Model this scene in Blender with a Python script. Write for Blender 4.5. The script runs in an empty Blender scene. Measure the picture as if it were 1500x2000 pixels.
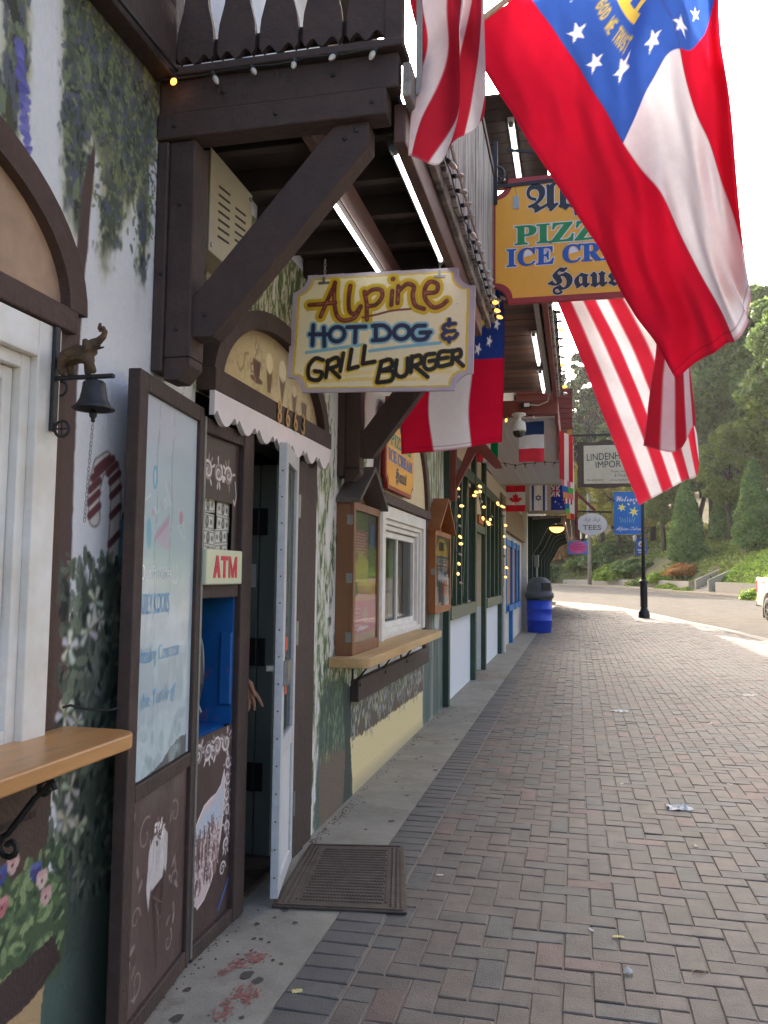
import bpy, math, random
import numpy as np
from mathutils import Vector, Matrix
R = math.radians
scene = bpy.context.scene
COL = scene.collection
random.seed(7)

# ------------------------------------------------------------------ camera, sky, sun, exposure
cam_d = bpy.data.cameras.new('camera'); cam = bpy.data.objects.new('camera', cam_d); COL.objects.link(cam)
cam_d.sensor_fit = 'VERTICAL'; cam_d.sensor_height = 36.0; cam_d.lens = 29.124
cam_d.clip_start = 0.05; cam_d.clip_end = 3000.0
_r, _u, _f = Vector((0.974129, 0.225685, 0.011768)), Vector((0.005755, -0.076829, 0.997028)), Vector((-0.225918, 0.971166, 0.076140))
cam.matrix_world = Matrix(((_r.x, _u.x, -_f.x, 0), (_r.y, _u.y, -_f.y, 0), (_r.z, _u.z, -_f.z, 1.45), (0, 0, 0, 1)))
scene.camera = cam
scene.render.resolution_x, scene.render.resolution_y = 768, 1024

SUN_AZ, SUN_EL = R(15), R(24)            # sun stands ahead of the camera, a little left of the street
w = bpy.data.worlds.new('World'); scene.world = w; w.use_nodes = True
nt = w.node_tree; bg = nt.nodes['Background']
sky = nt.nodes.new('ShaderNodeTexSky'); sky.sky_type = 'NISHITA'; sky.sun_disc = False
sky.sun_elevation = SUN_EL; sky.sun_rotation = -SUN_AZ; sky.air_density = 0.7; sky.dust_density = 9.0; sky.ozone_density = 1.0
nt.links.new(sky.outputs[0], bg.inputs[0]); bg.inputs[1].default_value = 0.15
sd = bpy.data.lights.new('sun', 'SUN'); sun = bpy.data.objects.new('sun', sd); COL.objects.link(sun)
sd.energy = 2.8; sd.angle = R(0.55); sd.color = (1.0, 0.88, 0.70)
sun.rotation_euler = Vector((math.sin(SUN_AZ) * math.cos(SUN_EL), -math.cos(SUN_AZ) * math.cos(SUN_EL), -math.sin(SUN_EL))).to_track_quat('-Z', 'Y').to_euler()
sun.location = (-12, 40, 30)
vs = scene.view_settings; vs.view_transform = 'Standard'; vs.look = 'None'; vs.exposure = 2.24; vs.gamma = 1.0; vs.use_curve_mapping = False

# ------------------------------------------------------------------ colour and material helpers
def lin(c, k=1.0):
    c = np.asarray(c, float) / 255.0
    l = np.where(c <= 0.04045, c / 12.92, ((c + 0.055) / 1.055) ** 2.4)
    return np.clip(l * k, 0.0, 0.88)
MATS = {}
def M(name, c=(128, 128, 128), rough=0.6, var=0.12, scale=6.0, bump=0.0, bscale=60.0, metal=0.0, stretch=(1, 1, 1),
      coat=0.0, attr=None, trans=0.0, c2=None, emit=0.0, spec=0.5, k=1.0, island=0.0, wear=None, wear_amt=0.5, wscale=9.0, wlo=0.60, world=False, stain=None):
    if name in MATS: return MATS[name]
    m = bpy.data.materials.new(name); m.use_nodes = True; n = m.node_tree; N = n.nodes; L = n.links
    p = N['Principled BSDF']; out = N['Material Output']
    p.inputs['Roughness'].default_value = rough; p.inputs['Metallic'].default_value = metal
    p.inputs['Specular IOR Level'].default_value = spec
    if coat: p.inputs['Coat Weight'].default_value = coat; p.inputs['Coat Roughness'].default_value = 0.08
    tc = N.new('ShaderNodeTexCoord'); mp = N.new('ShaderNodeMapping'); mp.inputs['Scale'].default_value = stretch
    if world:
        gp_ = N.new('ShaderNodeNewGeometry'); L.new(gp_.outputs['Position'], mp.inputs[0])
    else: L.new(tc.outputs['Object'], mp.inputs[0])
    nz = N.new('ShaderNodeTexNoise'); nz.inputs['Scale'].default_value = scale; nz.inputs['Detail'].default_value = 5; nz.inputs['Roughness'].default_value = 0.65
    L.new(mp.outputs[0], nz.inputs['Vector'])
    a = lin(c, k); b = lin(c2, k) if c2 is not None else a
    if attr:
        at = N.new('ShaderNodeAttribute'); at.attribute_name = attr; base = at.outputs['Color']
    else:
        mx = N.new('ShaderNodeMix'); mx.data_type = 'RGBA'
        mx.inputs['A'].default_value = (*a, 1); mx.inputs['B'].default_value = (*b, 1)
        if island:
            g = N.new('ShaderNodeNewGeometry'); L.new(g.outputs['Random Per Island'], mx.inputs['Factor'])
        else:
            rp = N.new('ShaderNodeMapRange'); rp.inputs[1].default_value = 0.35; rp.inputs[2].default_value = 0.65
            L.new(nz.outputs['Fac'], rp.inputs[0]); L.new(rp.outputs[0], mx.inputs['Factor'])
        base = mx.outputs['Result']
    # value variation: base * (1-var .. 1+var)
    mr = N.new('ShaderNodeMapRange'); mr.inputs[1].default_value = 0.25; mr.inputs[2].default_value = 0.75
    mr.inputs[3].default_value = 1 - var; mr.inputs[4].default_value = 1 + var
    nz2 = N.new('ShaderNodeTexNoise'); nz2.inputs['Scale'].default_value = scale * 2.3; nz2.inputs['Detail'].default_value = 6; nz2.inputs['Roughness'].default_value = 0.7
    L.new(mp.outputs[0], nz2.inputs['Vector']); L.new(nz2.outputs['Fac'], mr.inputs[0])
    mu = N.new('ShaderNodeVectorMath'); mu.operation = 'SCALE'
    L.new(base, mu.inputs[0]); L.new(mr.outputs[0], mu.inputs['Scale']); colour = mu.outputs[0]
    if wear is not None:                       # worn-off paint and scuffs with a shape of their own
        wn = N.new('ShaderNodeTexNoise'); wn.inputs['Scale'].default_value = wscale; wn.inputs['Detail'].default_value = 8; wn.inputs['Roughness'].default_value = 0.75
        L.new(mp.outputs[0], wn.inputs['Vector'])
        wr = N.new('ShaderNodeMapRange'); wr.inputs[1].default_value = wlo; wr.inputs[2].default_value = wlo + .08; wr.inputs[4].default_value = wear_amt
        L.new(wn.outputs['Fac'], wr.inputs[0])
        wm = N.new('ShaderNodeMix'); wm.data_type = 'RGBA'; wm.inputs['B'].default_value = (*lin(wear, k), 1)
        L.new(wr.outputs[0], wm.inputs['Factor']); L.new(colour, wm.inputs['A']); colour = wm.outputs['Result']
    if stain is not None:                      # spilled drinks, grease and tramped-in dirt: patches of their own
        for sc_, lo_, am_ in ((1.1, .57, .45), (4.5, .63, .5)):
            sn = N.new('ShaderNodeTexNoise'); sn.inputs['Scale'].default_value = sc_; sn.inputs['Detail'].default_value = 7; sn.inputs['Roughness'].default_value = 0.7; L.new(mp.outputs[0], sn.inputs['Vector'])
            sr = N.new('ShaderNodeMapRange'); sr.inputs[1].default_value = lo_; sr.inputs[2].default_value = lo_ + .07; sr.inputs[4].default_value = am_; L.new(sn.outputs['Fac'], sr.inputs[0])
            sm_ = N.new('ShaderNodeMix'); sm_.data_type = 'RGBA'; sm_.inputs['B'].default_value = (*lin(stain, k), 1); L.new(sr.outputs[0], sm_.inputs['Factor']); L.new(colour, sm_.inputs['A']); colour = sm_.outputs['Result']
    L.new(colour, p.inputs['Base Color'])
    if bump:
        bn = N.new('ShaderNodeTexNoise'); bn.inputs['Scale'].default_value = bscale; bn.inputs['Detail'].default_value = 4
        L.new(mp.outputs[0], bn.inputs['Vector'])
        bp = N.new('ShaderNodeBump'); bp.inputs['Strength'].default_value = bump; bp.inputs['Distance'].default_value = 0.01
        L.new(bn.outputs['Fac'], bp.inputs['Height']); L.new(bp.outputs[0], p.inputs['Normal'])
    if emit:
        L.new(colour, p.inputs['Emission Color']); p.inputs['Emission Strength'].default_value = emit
    if trans:
        tr = N.new('ShaderNodeBsdfTranslucent'); L.new(colour, tr.inputs['Color'])
        ms = N.new('ShaderNodeMixShader'); ms.inputs[0].default_value = trans
        L.new(p.outputs[0], ms.inputs[1]); L.new(tr.outputs[0], ms.inputs[2]); L.new(ms.outputs[0], out.inputs[0])
    MATS[name] = m; return m
def glass_mat(name, tint=(220, 225, 225), refl=0.12):
    if name in MATS: return MATS[name]
    m = bpy.data.materials.new(name); m.use_nodes = True; n = m.node_tree; N = n.nodes; L = n.links
    N.remove(N['Principled BSDF']); out = N['Material Output']
    t = N.new('ShaderNodeBsdfTransparent'); t.inputs[0].default_value = (*lin(tint), 1)
    g = N.new('ShaderNodeBsdfGlossy'); g.inputs['Roughness'].default_value = 0.03
    lw = N.new('ShaderNodeLayerWeight'); lw.inputs[0].default_value = 0.5
    pw = N.new('ShaderNodeMath'); pw.operation = 'POWER'; pw.inputs[1].default_value = 5.0; L.new(lw.outputs['Facing'], pw.inputs[0])
    mr = N.new('ShaderNodeMapRange'); mr.inputs[3].default_value = refl * .25; mr.inputs[4].default_value = 0.6
    L.new(pw.outputs[0], mr.inputs[0])
    ms = N.new('ShaderNodeMixShader'); L.new(mr.outputs[0], ms.inputs[0]); L.new(t.outputs[0], ms.inputs[1]); L.new(g.outputs[0], ms.inputs[2]); L.new(ms.outputs[0], out.inputs[0])
    MATS[name] = m; return m

# ------------------------------------------------------------------ mesh helpers
class MB:
    def __init__(s): s.v = []; s.f = []; s.m = []
    def add(s, vs, fs, mi=0):
        o = len(s.v); s.v += [tuple(v) for v in vs]; s.f += [tuple(i + o for i in f) for f in fs]; s.m += [mi] * len(fs); return s
    def box(s, x0, x1, y0, y1, z0, z1, mi=0):
        return s.add([(x0,y0,z0),(x1,y0,z0),(x1,y1,z0),(x0,y1,z0),(x0,y0,z1),(x1,y0,z1),(x1,y1,z1),(x0,y1,z1)],
                     [(0,3,2,1),(4,5,6,7),(0,1,5,4),(1,2,6,5),(2,3,7,6),(3,0,4,7)], mi)
    def bar(s, p, q, w, h, up=(0, 0, 1), mi=0):
        p, q, up = Vector(p), Vector(q), Vector(up); d = (q - p).normalized(); sd_ = d.cross(up)
        if sd_.length < 1e-4: sd_ = d.cross(Vector((1, 0, 0)))
        sd_.normalize(); u = sd_.cross(d).normalized(); a, b = sd_ * w / 2, u * h / 2
        return s.add([p-a-b,p+a-b,p+a+b,p-a+b,q-a-b,q+a-b,q+a+b,q-a+b], [(0,1,2,3),(7,6,5,4),(0,4,5,1),(1,5,6,2),(2,6,7,3),(3,7,4,0)], mi)
    def tube(s, pts, r, n=8, mi=0, cap=True):
        pts = [Vector(p) for p in pts]; rs = r if isinstance(r, (list, tuple)) else [r] * len(pts)
        o = len(s.v); ref = None
        for i, p in enumerate(pts):
            d = (pts[min(i + 1, len(pts) - 1)] - pts[max(i - 1, 0)])
            if d.length < 1e-9: d = Vector((0, 0, 1))
            d.normalize()
            if ref is None: ref = d.orthogonal().normalized()
            ref = (ref - d * ref.dot(d));
            ref = ref.normalized() if ref.length > 1e-6 else d.orthogonal().normalized()
            b = d.cross(ref)
            for k in range(n):
                a = 2 * math.pi * k / n; s.v.append(tuple(p + (ref * math.cos(a) + b * math.sin(a)) * rs[i]))
        for i in range(len(pts) - 1):
            for k in range(n):
                k2 = (k + 1) % n; s.f.append((o+i*n+k, o+i*n+k2, o+(i+1)*n+k2, o+(i+1)*n+k)); s.m.append(mi)
        if cap:
            s.f.append(tuple(o + k for k in range(n))[::-1]); s.m.append(mi); l = o + (len(pts) - 1) * n
            s.f.append(tuple(l + k for k in range(n))); s.m.append(mi)
        return s
    def lathe(s, prof, c=(0, 0, 0), n=24, mi=0):
        o = len(s.v)
        for r, z in prof:
            for k in range(n):
                a = 2 * math.pi * k / n; s.v.append((c[0] + r * math.cos(a), c[1] + r * math.sin(a), c[2] + z))
        for i in range(len(prof) - 1):
            for k in range(n):
                k2 = (k + 1) % n; s.f.append((o+i*n+k, o+i*n+k2, o+(i+1)*n+k2, o+(i+1)*n+k)); s.m.append(mi)
        return s
    def prism(s, poly, fn, d0, d1, mi=0):
        """closed 2D outline extruded between depths d0 and d1; fn(a, b, d) -> xyz"""
        n = len(poly); o = len(s.v)
        s.v += [tuple(fn(a, b, d0)) for a, b in poly] + [tuple(fn(a, b, d1)) for a, b in poly]
        s.f += [tuple(range(o, o + n))[::-1], tuple(range(o + n, o + 2 * n))]; s.m += [mi, mi]
        for i in range(n):
            j = (i + 1) % n; s.f.append((o+i, o+j, o+n+j, o+n+i)); s.m.append(mi)
        return s
    def build(s, name, mat, parent=None, smooth=False, bevel=0.0, seg=2, solid=0.0):
        root = parent
        while root is not None and root.parent is not None: root = root.parent
        off = root.location if root is not None else Vector((0, 0, 0))
        me = bpy.data.meshes.new(name)
        me.from_pydata([(v[0]-off[0], v[1]-off[1], v[2]-off[2]) for v in s.v], [], s.f)
        for mm in (mat if isinstance(mat, (list, tuple)) else [mat]):
            if mm is not None: me.materials.append(mm)
        if any(s.m): me.polygons.foreach_set('material_index', s.m)
        if smooth: me.polygons.foreach_set('use_smooth', [True] * len(me.polygons))
        me.update()
        o = bpy.data.objects.new(name, me); COL.objects.link(o)
        if parent is not None: o.parent = parent
        if bevel:
            b = o.modifiers.new('bevel', 'BEVEL'); b.width = bevel; b.segments = seg; b.limit_method = 'ANGLE'; b.angle_limit = R(40)
        return o
def box(name, mat, parent, x0, x1, y0, y1, z0, z1, bevel=0.0):
    return MB().box(x0, x1, y0, y1, z0, z1).build(name, mat, parent, bevel=bevel)
def tag(o, label=None, cat=None, group=None, kind=None):
    if label: o['label'] = label
    if cat: o['category'] = cat
    if group: o['group'] = group
    if kind: o['kind'] = kind
    return o
def thing(name, label, cat, loc=(0, 0, 0), group=None):
    o = bpy.data.objects.new(name, None); COL.objects.link(o); o.location = loc; o.empty_display_size = 0.1
    return tag(o, label, cat, group)
def copy_tree(o, parent=None):
    c = o.copy(); COL.objects.link(c); c.parent = parent
    for ch in list(o.children): copy_tree(ch, c)
    return c

# ------------------------------------------------------------------ painted surfaces: a raster of brush work carried as vertex colour on a fine grid
def vnoise(A, B, fa, fb, seed):
    rng = np.random.RandomState(seed); G = rng.rand(128, 128)
    x, y = A * fa + 1000.3, B * fb + 1000.7
    xi, yi = np.floor(x).astype(int), np.floor(y).astype(int); fx, fy = x - xi, y - yi
    fx, fy = fx * fx * (3 - 2 * fx), fy * fy * (3 - 2 * fy)
    g = lambda i, j: G[i % 128, j % 128]
    return (g(xi, yi) * (1 - fx) + g(xi + 1, yi) * fx) * (1 - fy) + (g(xi, yi + 1) * (1 - fx) + g(xi + 1, yi + 1) * fx) * fy
def fbm(A, B, fa, fb, seed, o=4):
    t = 0; s = 0
    for i in range(o):
        k = 2 ** i; t = t + vnoise(A, B, fa * k, fb * k, seed + i) / 1.7 ** i; s += 1 / 1.7 ** i
    return t / s
def sstep(x, a, b): t = np.clip((x - a) / (b - a + 1e-9), 0, 1); return t * t * (3 - 2 * t)
class Canvas:
    def __init__(s, a0, a1, b0, b1, res, base=(255, 255, 255)):
        s.a0, s.b0, s.res = a0, b0, res
        s.na, s.nb = int(round((a1 - a0) / res)) + 1, int(round((b1 - b0) / res)) + 1
        s.a1, s.b1 = a0 + (s.na - 1) * res, b0 + (s.nb - 1) * res
        s.A, s.B = np.meshgrid(a0 + np.arange(s.na) * res, b0 + np.arange(s.nb) * res)
        s.rgb = np.ones((s.nb, s.na, 3)) * np.array(base, float)
    def win(s, a0, a1, b0, b1):
        i0 = max(0, int((a0 - s.a0) / s.res)); i1 = min(s.na, int((a1 - s.a0) / s.res) + 2)
        j0 = max(0, int((b0 - s.b0) / s.res)); j1 = min(s.nb, int((b1 - s.b0) / s.res) + 2)
        return (slice(j0, j1), slice(i0, i1)) if i1 > i0 and j1 > j0 else None
    def mix(s, sl, mask, c):
        if sl is None: sl = (slice(None), slice(None))
        m = mask[..., None]; s.rgb[sl] = s.rgb[sl] * (1 - m) + np.array(c, float) * m
    def all(s, mask, c): s.mix(None, np.clip(mask, 0, 1), c)
    def poly(s, pts, c, alpha=1.0, soft=0.0, wob=0.0, seed=1):
        P = np.array(pts); pad = soft + wob + s.res
        sl = s.win(P[:, 0].min() - pad, P[:, 0].max() + pad, P[:, 1].min() - pad, P[:, 1].max() + pad)
        if sl is None: return
        A, B = s.A[sl], s.B[sl]
        if wob: A, B = A + (fbm(A, B, 12, 12, seed) - .5) * 2 * wob, B + (fbm(A, B, 12, 12, seed + 50) - .5) * 2 * wob
        ins = np.zeros(A.shape, bool); d = np.full(A.shape, 1e9)
        for i in range(len(P)):
            (xa, ya), (xb, yb) = P[i], P[(i + 1) % len(P)]
            cr = (ya > B) != (yb > B)
            with np.errstate(divide='ignore', invalid='ignore'): ins ^= cr & (A < (xb - xa) * (B - ya) / (yb - ya + 1e-12) + xa)
            if soft:
                dx, dy = xb - xa, yb - ya; t = np.clip(((A - xa) * dx + (B - ya) * dy) / (dx * dx + dy * dy + 1e-12), 0, 1)
                d = np.minimum(d, np.hypot(A - xa - t * dx, B - ya - t * dy))
        m = ins.astype(float)
        if soft: m = np.clip(0.5 + np.where(ins, d, -d) / (2 * soft), 0, 1)
        s.mix(sl, m * alpha, c)
    def stroke(s, pts, wd, c, alpha=1.0, soft=None, dry=0.0, seed=3):
        P = np.array(pts, float); ws = np.array(wd if isinstance(wd, (list, tuple)) else [wd] * len(P)) / 2
        soft = s.res * .6 if soft is None else soft; pad = ws.max() + soft
        sl = s.win(P[:, 0].min() - pad, P[:, 0].max() + pad, P[:, 1].min() - pad, P[:, 1].max() + pad)
        if sl is None: return
        A, B = s.A[sl], s.B[sl]; m = np.zeros(A.shape)
        for i in range(len(P) - 1):
            (xa, ya), (xb, yb) = P[i], P[i + 1]; dx, dy = xb - xa, yb - ya
            t = np.clip(((A - xa) * dx + (B - ya) * dy) / (dx * dx + dy * dy + 1e-12), 0, 1)
            m = np.maximum(m, np.clip(.5 - (np.hypot(A - xa - t * dx, B - ya - t * dy) - (ws[i] * (1 - t) + ws[i + 1] * t)) / (2 * soft), 0, 1))
        if dry: m = m * sstep(fbm(A, B, 40, 40, seed), dry - .15, dry + .1)
        s.mix(sl, m * alpha, c)
    def ell(s, a, b, ra, rb, ang, c, alpha=1.0, soft=0.2):
        r = max(ra, rb) * 1.2; sl = s.win(a - r, a + r, b - r, b + r)
        if sl is None: return
        A, B = s.A[sl] - a, s.B[sl] - b; ca, sa = math.cos(ang), math.sin(ang)
        q = np.hypot((A * ca + B * sa) / ra, (-A * sa + B * ca) / rb)
        s.mix(sl, np.clip((1 - q) / soft + .5, 0, 1) * alpha, c)
    def leaves(s, n, region, cols, r, seed, ratio=.45, ang=(0, 6.3), alpha=.9, dens=None):
        rg = random.Random(seed); a0, a1, b0, b1 = region
        for _ in range(n):
            a, b = rg.uniform(a0, a1), rg.uniform(b0, b1)
            if dens is not None and rg.random() > dens(a, b): continue
            rr = r * rg.uniform(.6, 1.4); s.ell(a, b, rr, rr * ratio, rg.uniform(*ang), rg.choice(cols), alpha)
    def mesh(s, name, fn, mat, parent, holes=(), k=1.0, smooth=True):
        X = np.stack(fn(s.A.ravel(), s.B.ravel()), 1)
        root = parent
        while root is not None and root.parent is not None: root = root.parent
        if root is not None: X = X - np.array(root.location)
        idx = np.arange(s.na * s.nb).reshape(s.nb, s.na)
        F = np.stack([idx[:-1, :-1], idx[:-1, 1:], idx[1:, 1:], idx[1:, :-1]], -1).reshape(-1, 4)
        if holes:
            ca = (s.A[:-1, :-1] + s.res / 2).ravel(); cb = (s.B[:-1, :-1] + s.res / 2).ravel(); keep = np.ones(len(F), bool)
            for h in holes:
                if callable(h): keep &= ~h(ca, cb)
                else: keep &= ~((ca > h[0]) & (ca < h[1]) & (cb > h[2]) & (cb < h[3]))
            F = F[keep]
        me = bpy.data.meshes.new(name); me.vertices.add(len(X)); me.vertices.foreach_set('co', X.ravel().astype(np.float32))
        me.loops.add(F.size); me.loops.foreach_set('vertex_index', F.ravel().astype(np.int32))
        me.polygons.add(len(F)); me.polygons.foreach_set('loop_start', np.arange(0, F.size, 4, dtype=np.int32))
        me.update(calc_edges=True)
        at = me.color_attributes.new('paint', 'FLOAT_COLOR', 'POINT')
        c = np.ones((len(X), 4), np.float32); c[:, :3] = lin(np.clip(s.rgb.reshape(-1, 3), 0, 255), k); at.data.foreach_set('color', c.ravel())
        if smooth: me.polygons.foreach_set('use_smooth', np.ones(len(F), bool))
        me.materials.append(mat); o = bpy.data.objects.new(name, me); COL.objects.link(o); o.parent = parent
        return o

# ------------------------------------------------------------------ lettering: font outlines turned into thin meshes at the end of the script
TEXTS = []
FRAK = lambda t: ''.join(chr(0x1D56C + ord(c) - 65) if 'A' <= c <= 'Z' else chr(0x1D586 + ord(c) - 97) if 'a' <= c <= 'z' else c for c in t)
SERIF = lambda t: ''.join(chr(0x1D400 + ord(c) - 65) if 'A' <= c <= 'Z' else chr(0x1D41A + ord(c) - 97) if 'a' <= c <= 'z' else c for c in t)
SCRIPT = lambda t: ''.join(chr(0x1D4D0 + ord(c) - 65) if 'A' <= c <= 'Z' else chr(0x1D4EA + ord(c) - 97) if 'a' <= c <= 'z' else c for c in t)
def text(s, parent, o, right, up, wd, ht, layers, name='lettering'):
    """lettering whose ink box is wd x ht with its lower left corner at o; layers = [(material, outline offset, height above the board)]"""
    TEXTS.append((s, parent, Vector(o), Vector(right).normalized(), Vector(up).normalized(), wd, ht, layers, name))
def make_texts():
    made = []
    for t in TEXTS:
        for (mat, off, lift) in [(None, 0, 0)] + t[7]:
            cu = bpy.data.curves.new('txt', 'FONT'); cu.body = t[0]; cu.size = 1.0; cu.offset = off; cu.resolution_u = 4; cu.fill_mode = 'FRONT'
            ob = bpy.data.objects.new('txt', cu); COL.objects.link(ob); made.append((ob, t, mat, lift))
    dg = bpy.context.evaluated_depsgraph_get(); box_ = None
    for ob, t, mat, lift in made:
        me = bpy.data.meshes.new_from_object(ob.evaluated_get(dg), depsgraph=dg)
        n = len(me.vertices); co = np.zeros(n * 3); me.vertices.foreach_get('co', co); co = co.reshape(-1, 3)
        if mat is None:
            box_ = (co[:, 0].min(), co[:, 1].min(), max(np.ptp(co[:, 0]), 1e-6), max(np.ptp(co[:, 1]), 1e-6)) if n else (0, 0, 1, 1)
            bpy.data.meshes.remove(me); continue
        s, parent, o, r, u, wd, ht, _, name = t; nn = r.cross(u)
        root = parent
        while root.parent is not None: root = root.parent
        o = o - root.location
        P = np.array(o)[None] + ((co[:, 0] - box_[0]) / box_[2] * wd)[:, None] * np.array(r) + ((co[:, 1] - box_[1]) / box_[3] * ht)[:, None] * np.array(u) + np.array(nn) * lift
        me.vertices.foreach_set('co', P.ravel()); me.materials.clear(); me.materials.append(mat); me.update(); me.name = name
        ob2 = bpy.data.objects.new(name, me); COL.objects.link(ob2); ob2.parent = parent
    for ob, *_ in made:
        cu = ob.data; bpy.data.objects.remove(ob); bpy.data.curves.remove(cu)


# ================================================================== SETTING: ground, road, pavements
WX = -1.45                                             # shop front plane
def zprof(Y): return np.where(Y < 30, 0.0, np.where(Y < 80, 0.014 * (Y - 30), 0.7))
NEAR = [(5.2,-25),(5.2,0),(5.1,8),(5.0,15),(4.62,22.4),(4.18,27.2),(3.27,33.1),(2.33,37.6),(1.27,41.0),(0.09,43.3),(-1.26,44.5),(-4.5,46.2),(-12,49.0),(-30,54)]
FAR = [(17.5,-25),(17.3,0),(16.6,20),(15.2,36),(13.4,46),(10.73,55.2),(8.56,61.5),(6.26,70.0),(4.47,76.0),(2.47,83.0),(0.11,91.0),(-3.14,98.5),(-10,108),(-30,130)]
def resamp(P, n):
    P = np.array(P, float); d = np.r_[0, np.cumsum(np.hypot(*np.diff(P, axis=0).T))]; t = np.linspace(0, d[-1], n)
    # smooth the polyline a little
    Q = np.stack([np.interp(t, d, P[:, 0]), np.interp(t, d, P[:, 1])], 1)
    for _ in range(6): Q[1:-1] = Q[1:-1] * .5 + (Q[:-2] + Q[2:]) * .25
    return Q
NC, FC = resamp(NEAR, 140), resamp(FAR, 140)
def offset_line(Q, d):
    T = np.gradient(Q, axis=0); T /= np.linalg.norm(T, axis=1)[:, None]; return Q + np.stack([T[:, 1], -T[:, 0]], 1) * d
def ribbon(name, A, B, dz, mat, kind='structure', parent=None, thick=0.0):
    mb = MB(); n = len(A)
    za, zb = zprof(A[:, 1]) + dz, zprof(B[:, 1]) + dz
    vs_ = [(A[i,0],A[i,1],za[i]) for i in range(n)] + [(B[i,0],B[i,1],zb[i]) for i in range(n)]
    fs = [(i, n+i, n+i+1, i+1) for i in range(n-1)]
    if thick:
        vs_ += [(A[i,0],A[i,1],za[i]-thick) for i in range(n)] + [(B[i,0],B[i,1],zb[i]-thick) for i in range(n)]
        fs += [(2*n+i, i, i+1, 2*n+i+1) for i in range(n-1)] + [(n+i, 3*n+i, 3*n+i+1, n+i+1) for i in range(n-1)]
    mb.add(vs_, fs); o = mb.build(name, mat, parent)
    if kind: tag(o, kind=kind)
    return o
m_asph = M('asphalt', (112,109,104), 1.0, .16, 1.2, .25, 120, c2=(124,120,113), spec=.0)
m_kerb = M('kerb_concrete', (166,160,148), .95, .10, 3, .2, 80, spec=.1)
m_conc = M('slab_concrete', (148,143,130), .8, .13, 3.5, .25, 90, c2=(130,127,116), wear=(112,102,88), wear_amt=.6, wscale=3.2, stain=(104,97,84))
m_soil = M('soil_grass', (84,98,52), .95, .25, .8, .4, 20, c2=(120,100,72))
m_walk = M('far_pavement', (168,156,138), 1.0, .08, 1.5, spec=0.0)
# road and kerbs
ribbon('road', NC, FC, -0.12, m_asph)
K1 = offset_line(NC, -0.34)
ribbon('kerb_near', K1, NC, 0.004, m_kerb, thick=0.16)
K2 = offset_line(FC, 2.2)
ribbon('pavement_far_side', FC, K2, 0.02, m_walk, thick=0.2)
L1, L2 = offset_line(FC, -1.05), offset_line(FC, -0.92)
ribbon('road_edge_line', L1[20:], L2[20:], -0.112, M('edge_line_paint', (214,196,150), .7, .15, 4))
mid = (NC * .52 + FC * .48)
for dd in (-.12, .12):
    ribbon('road_centre_line', offset_line(mid, dd-.05)[:70], offset_line(mid, dd+.05)[:70], -0.113, M('centre_line_paint', (200,160,70), .7, .2, 4))
# ground sheet with the wooded bank on the far side of the road
def bank(X, Y):
    # signed distance right of the far kerb, approximated along X
    xf = np.interp(Y, FC[:, 1], FC[:, 0]); d = X - xf - 2.7
    rise = np.clip(d, 0, 60); h = 2.0 * (1 - np.exp(-rise / 1.6)) + 0.30 * rise + 0.6 * np.sin(X * .13 + Y * .09) * np.clip(rise / 12, 0, 1)
    fardist = np.clip(Y - 112, 0, 90); h2 = 0.10 * fardist
    return np.where(d > 0, np.maximum(h, h2), h2)
gx = np.r_[np.linspace(-420,-40,14), np.linspace(-30,70,110), np.linspace(80,460,16)]; gy = np.r_[np.linspace(-120,-10,8), np.linspace(0,150,130), np.linspace(160,700,20)]
GX, GY = np.meshgrid(gx, gy); GZ = zprof(GY) - 0.30 + bank(GX, GY)
ii = np.arange(GX.size).reshape(GX.shape)
mb = MB(); mb.add(list(zip(GX.ravel(), GY.ravel(), GZ.ravel())), [tuple(int(q) for q in t) for t in np.stack([ii[:-1,:-1],ii[:-1,1:],ii[1:,1:],ii[1:,:-1]],-1).reshape(-1,4)])
tag(mb.build('ground', m_soil, smooth=True), kind='structure')
def gz(x, y): return float(zprof(np.array(float(y)))) - 0.30 + float(bank(np.array(float(x)), np.array(float(y))))

# concrete apron along the shop fronts, with gum spots and red paint spills
apron = box('concrete_apron', m_conc, None, -2.2, -1.0, -3.0, 43.5, -0.2, 0.0); tag(apron, kind='structure')
rg = random.Random(5)
def splat(mb, x, y, r, z, n=11, jag=.35, ecc=1.0):
    a0 = rg.uniform(0, 6); o = []
    for k in range(n):
        rr = r * (1 + rg.uniform(-jag, jag)); a = a0 + 2 * math.pi * k / n; o.append((x + rr * math.cos(a), y + rr * ecc * math.sin(a), z))
    mb.add(o, [tuple(range(n))])
mb = MB()
for (x, y, r) in [(-1.17,2.93,.022),(-1.12,2.90,.02),(-1.33,2.78,.016),(-1.3,3.35,.014),(-1.15,3.4,.012),(-1.24,3.52,.018),(-1.28,2.60,.02)] + \
        [(rg.uniform(-1.4,-1.02), rg.uniform(4.6,13), rg.uniform(.008,.02)) for _ in range(46)] + [(rg.uniform(-1.35,-1.02), rg.uniform(2.2,3.5), rg.uniform(.004,.010)) for _ in range(12)]:
    splat(mb, x, y, r, 0.0015 + rg.uniform(0,.0004), ecc=1.3, jag=.28)
tag(mb.build('gum_spots', M('old_gum', (74,70,64), .8, .2, 30), apron), kind='stuff')
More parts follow.
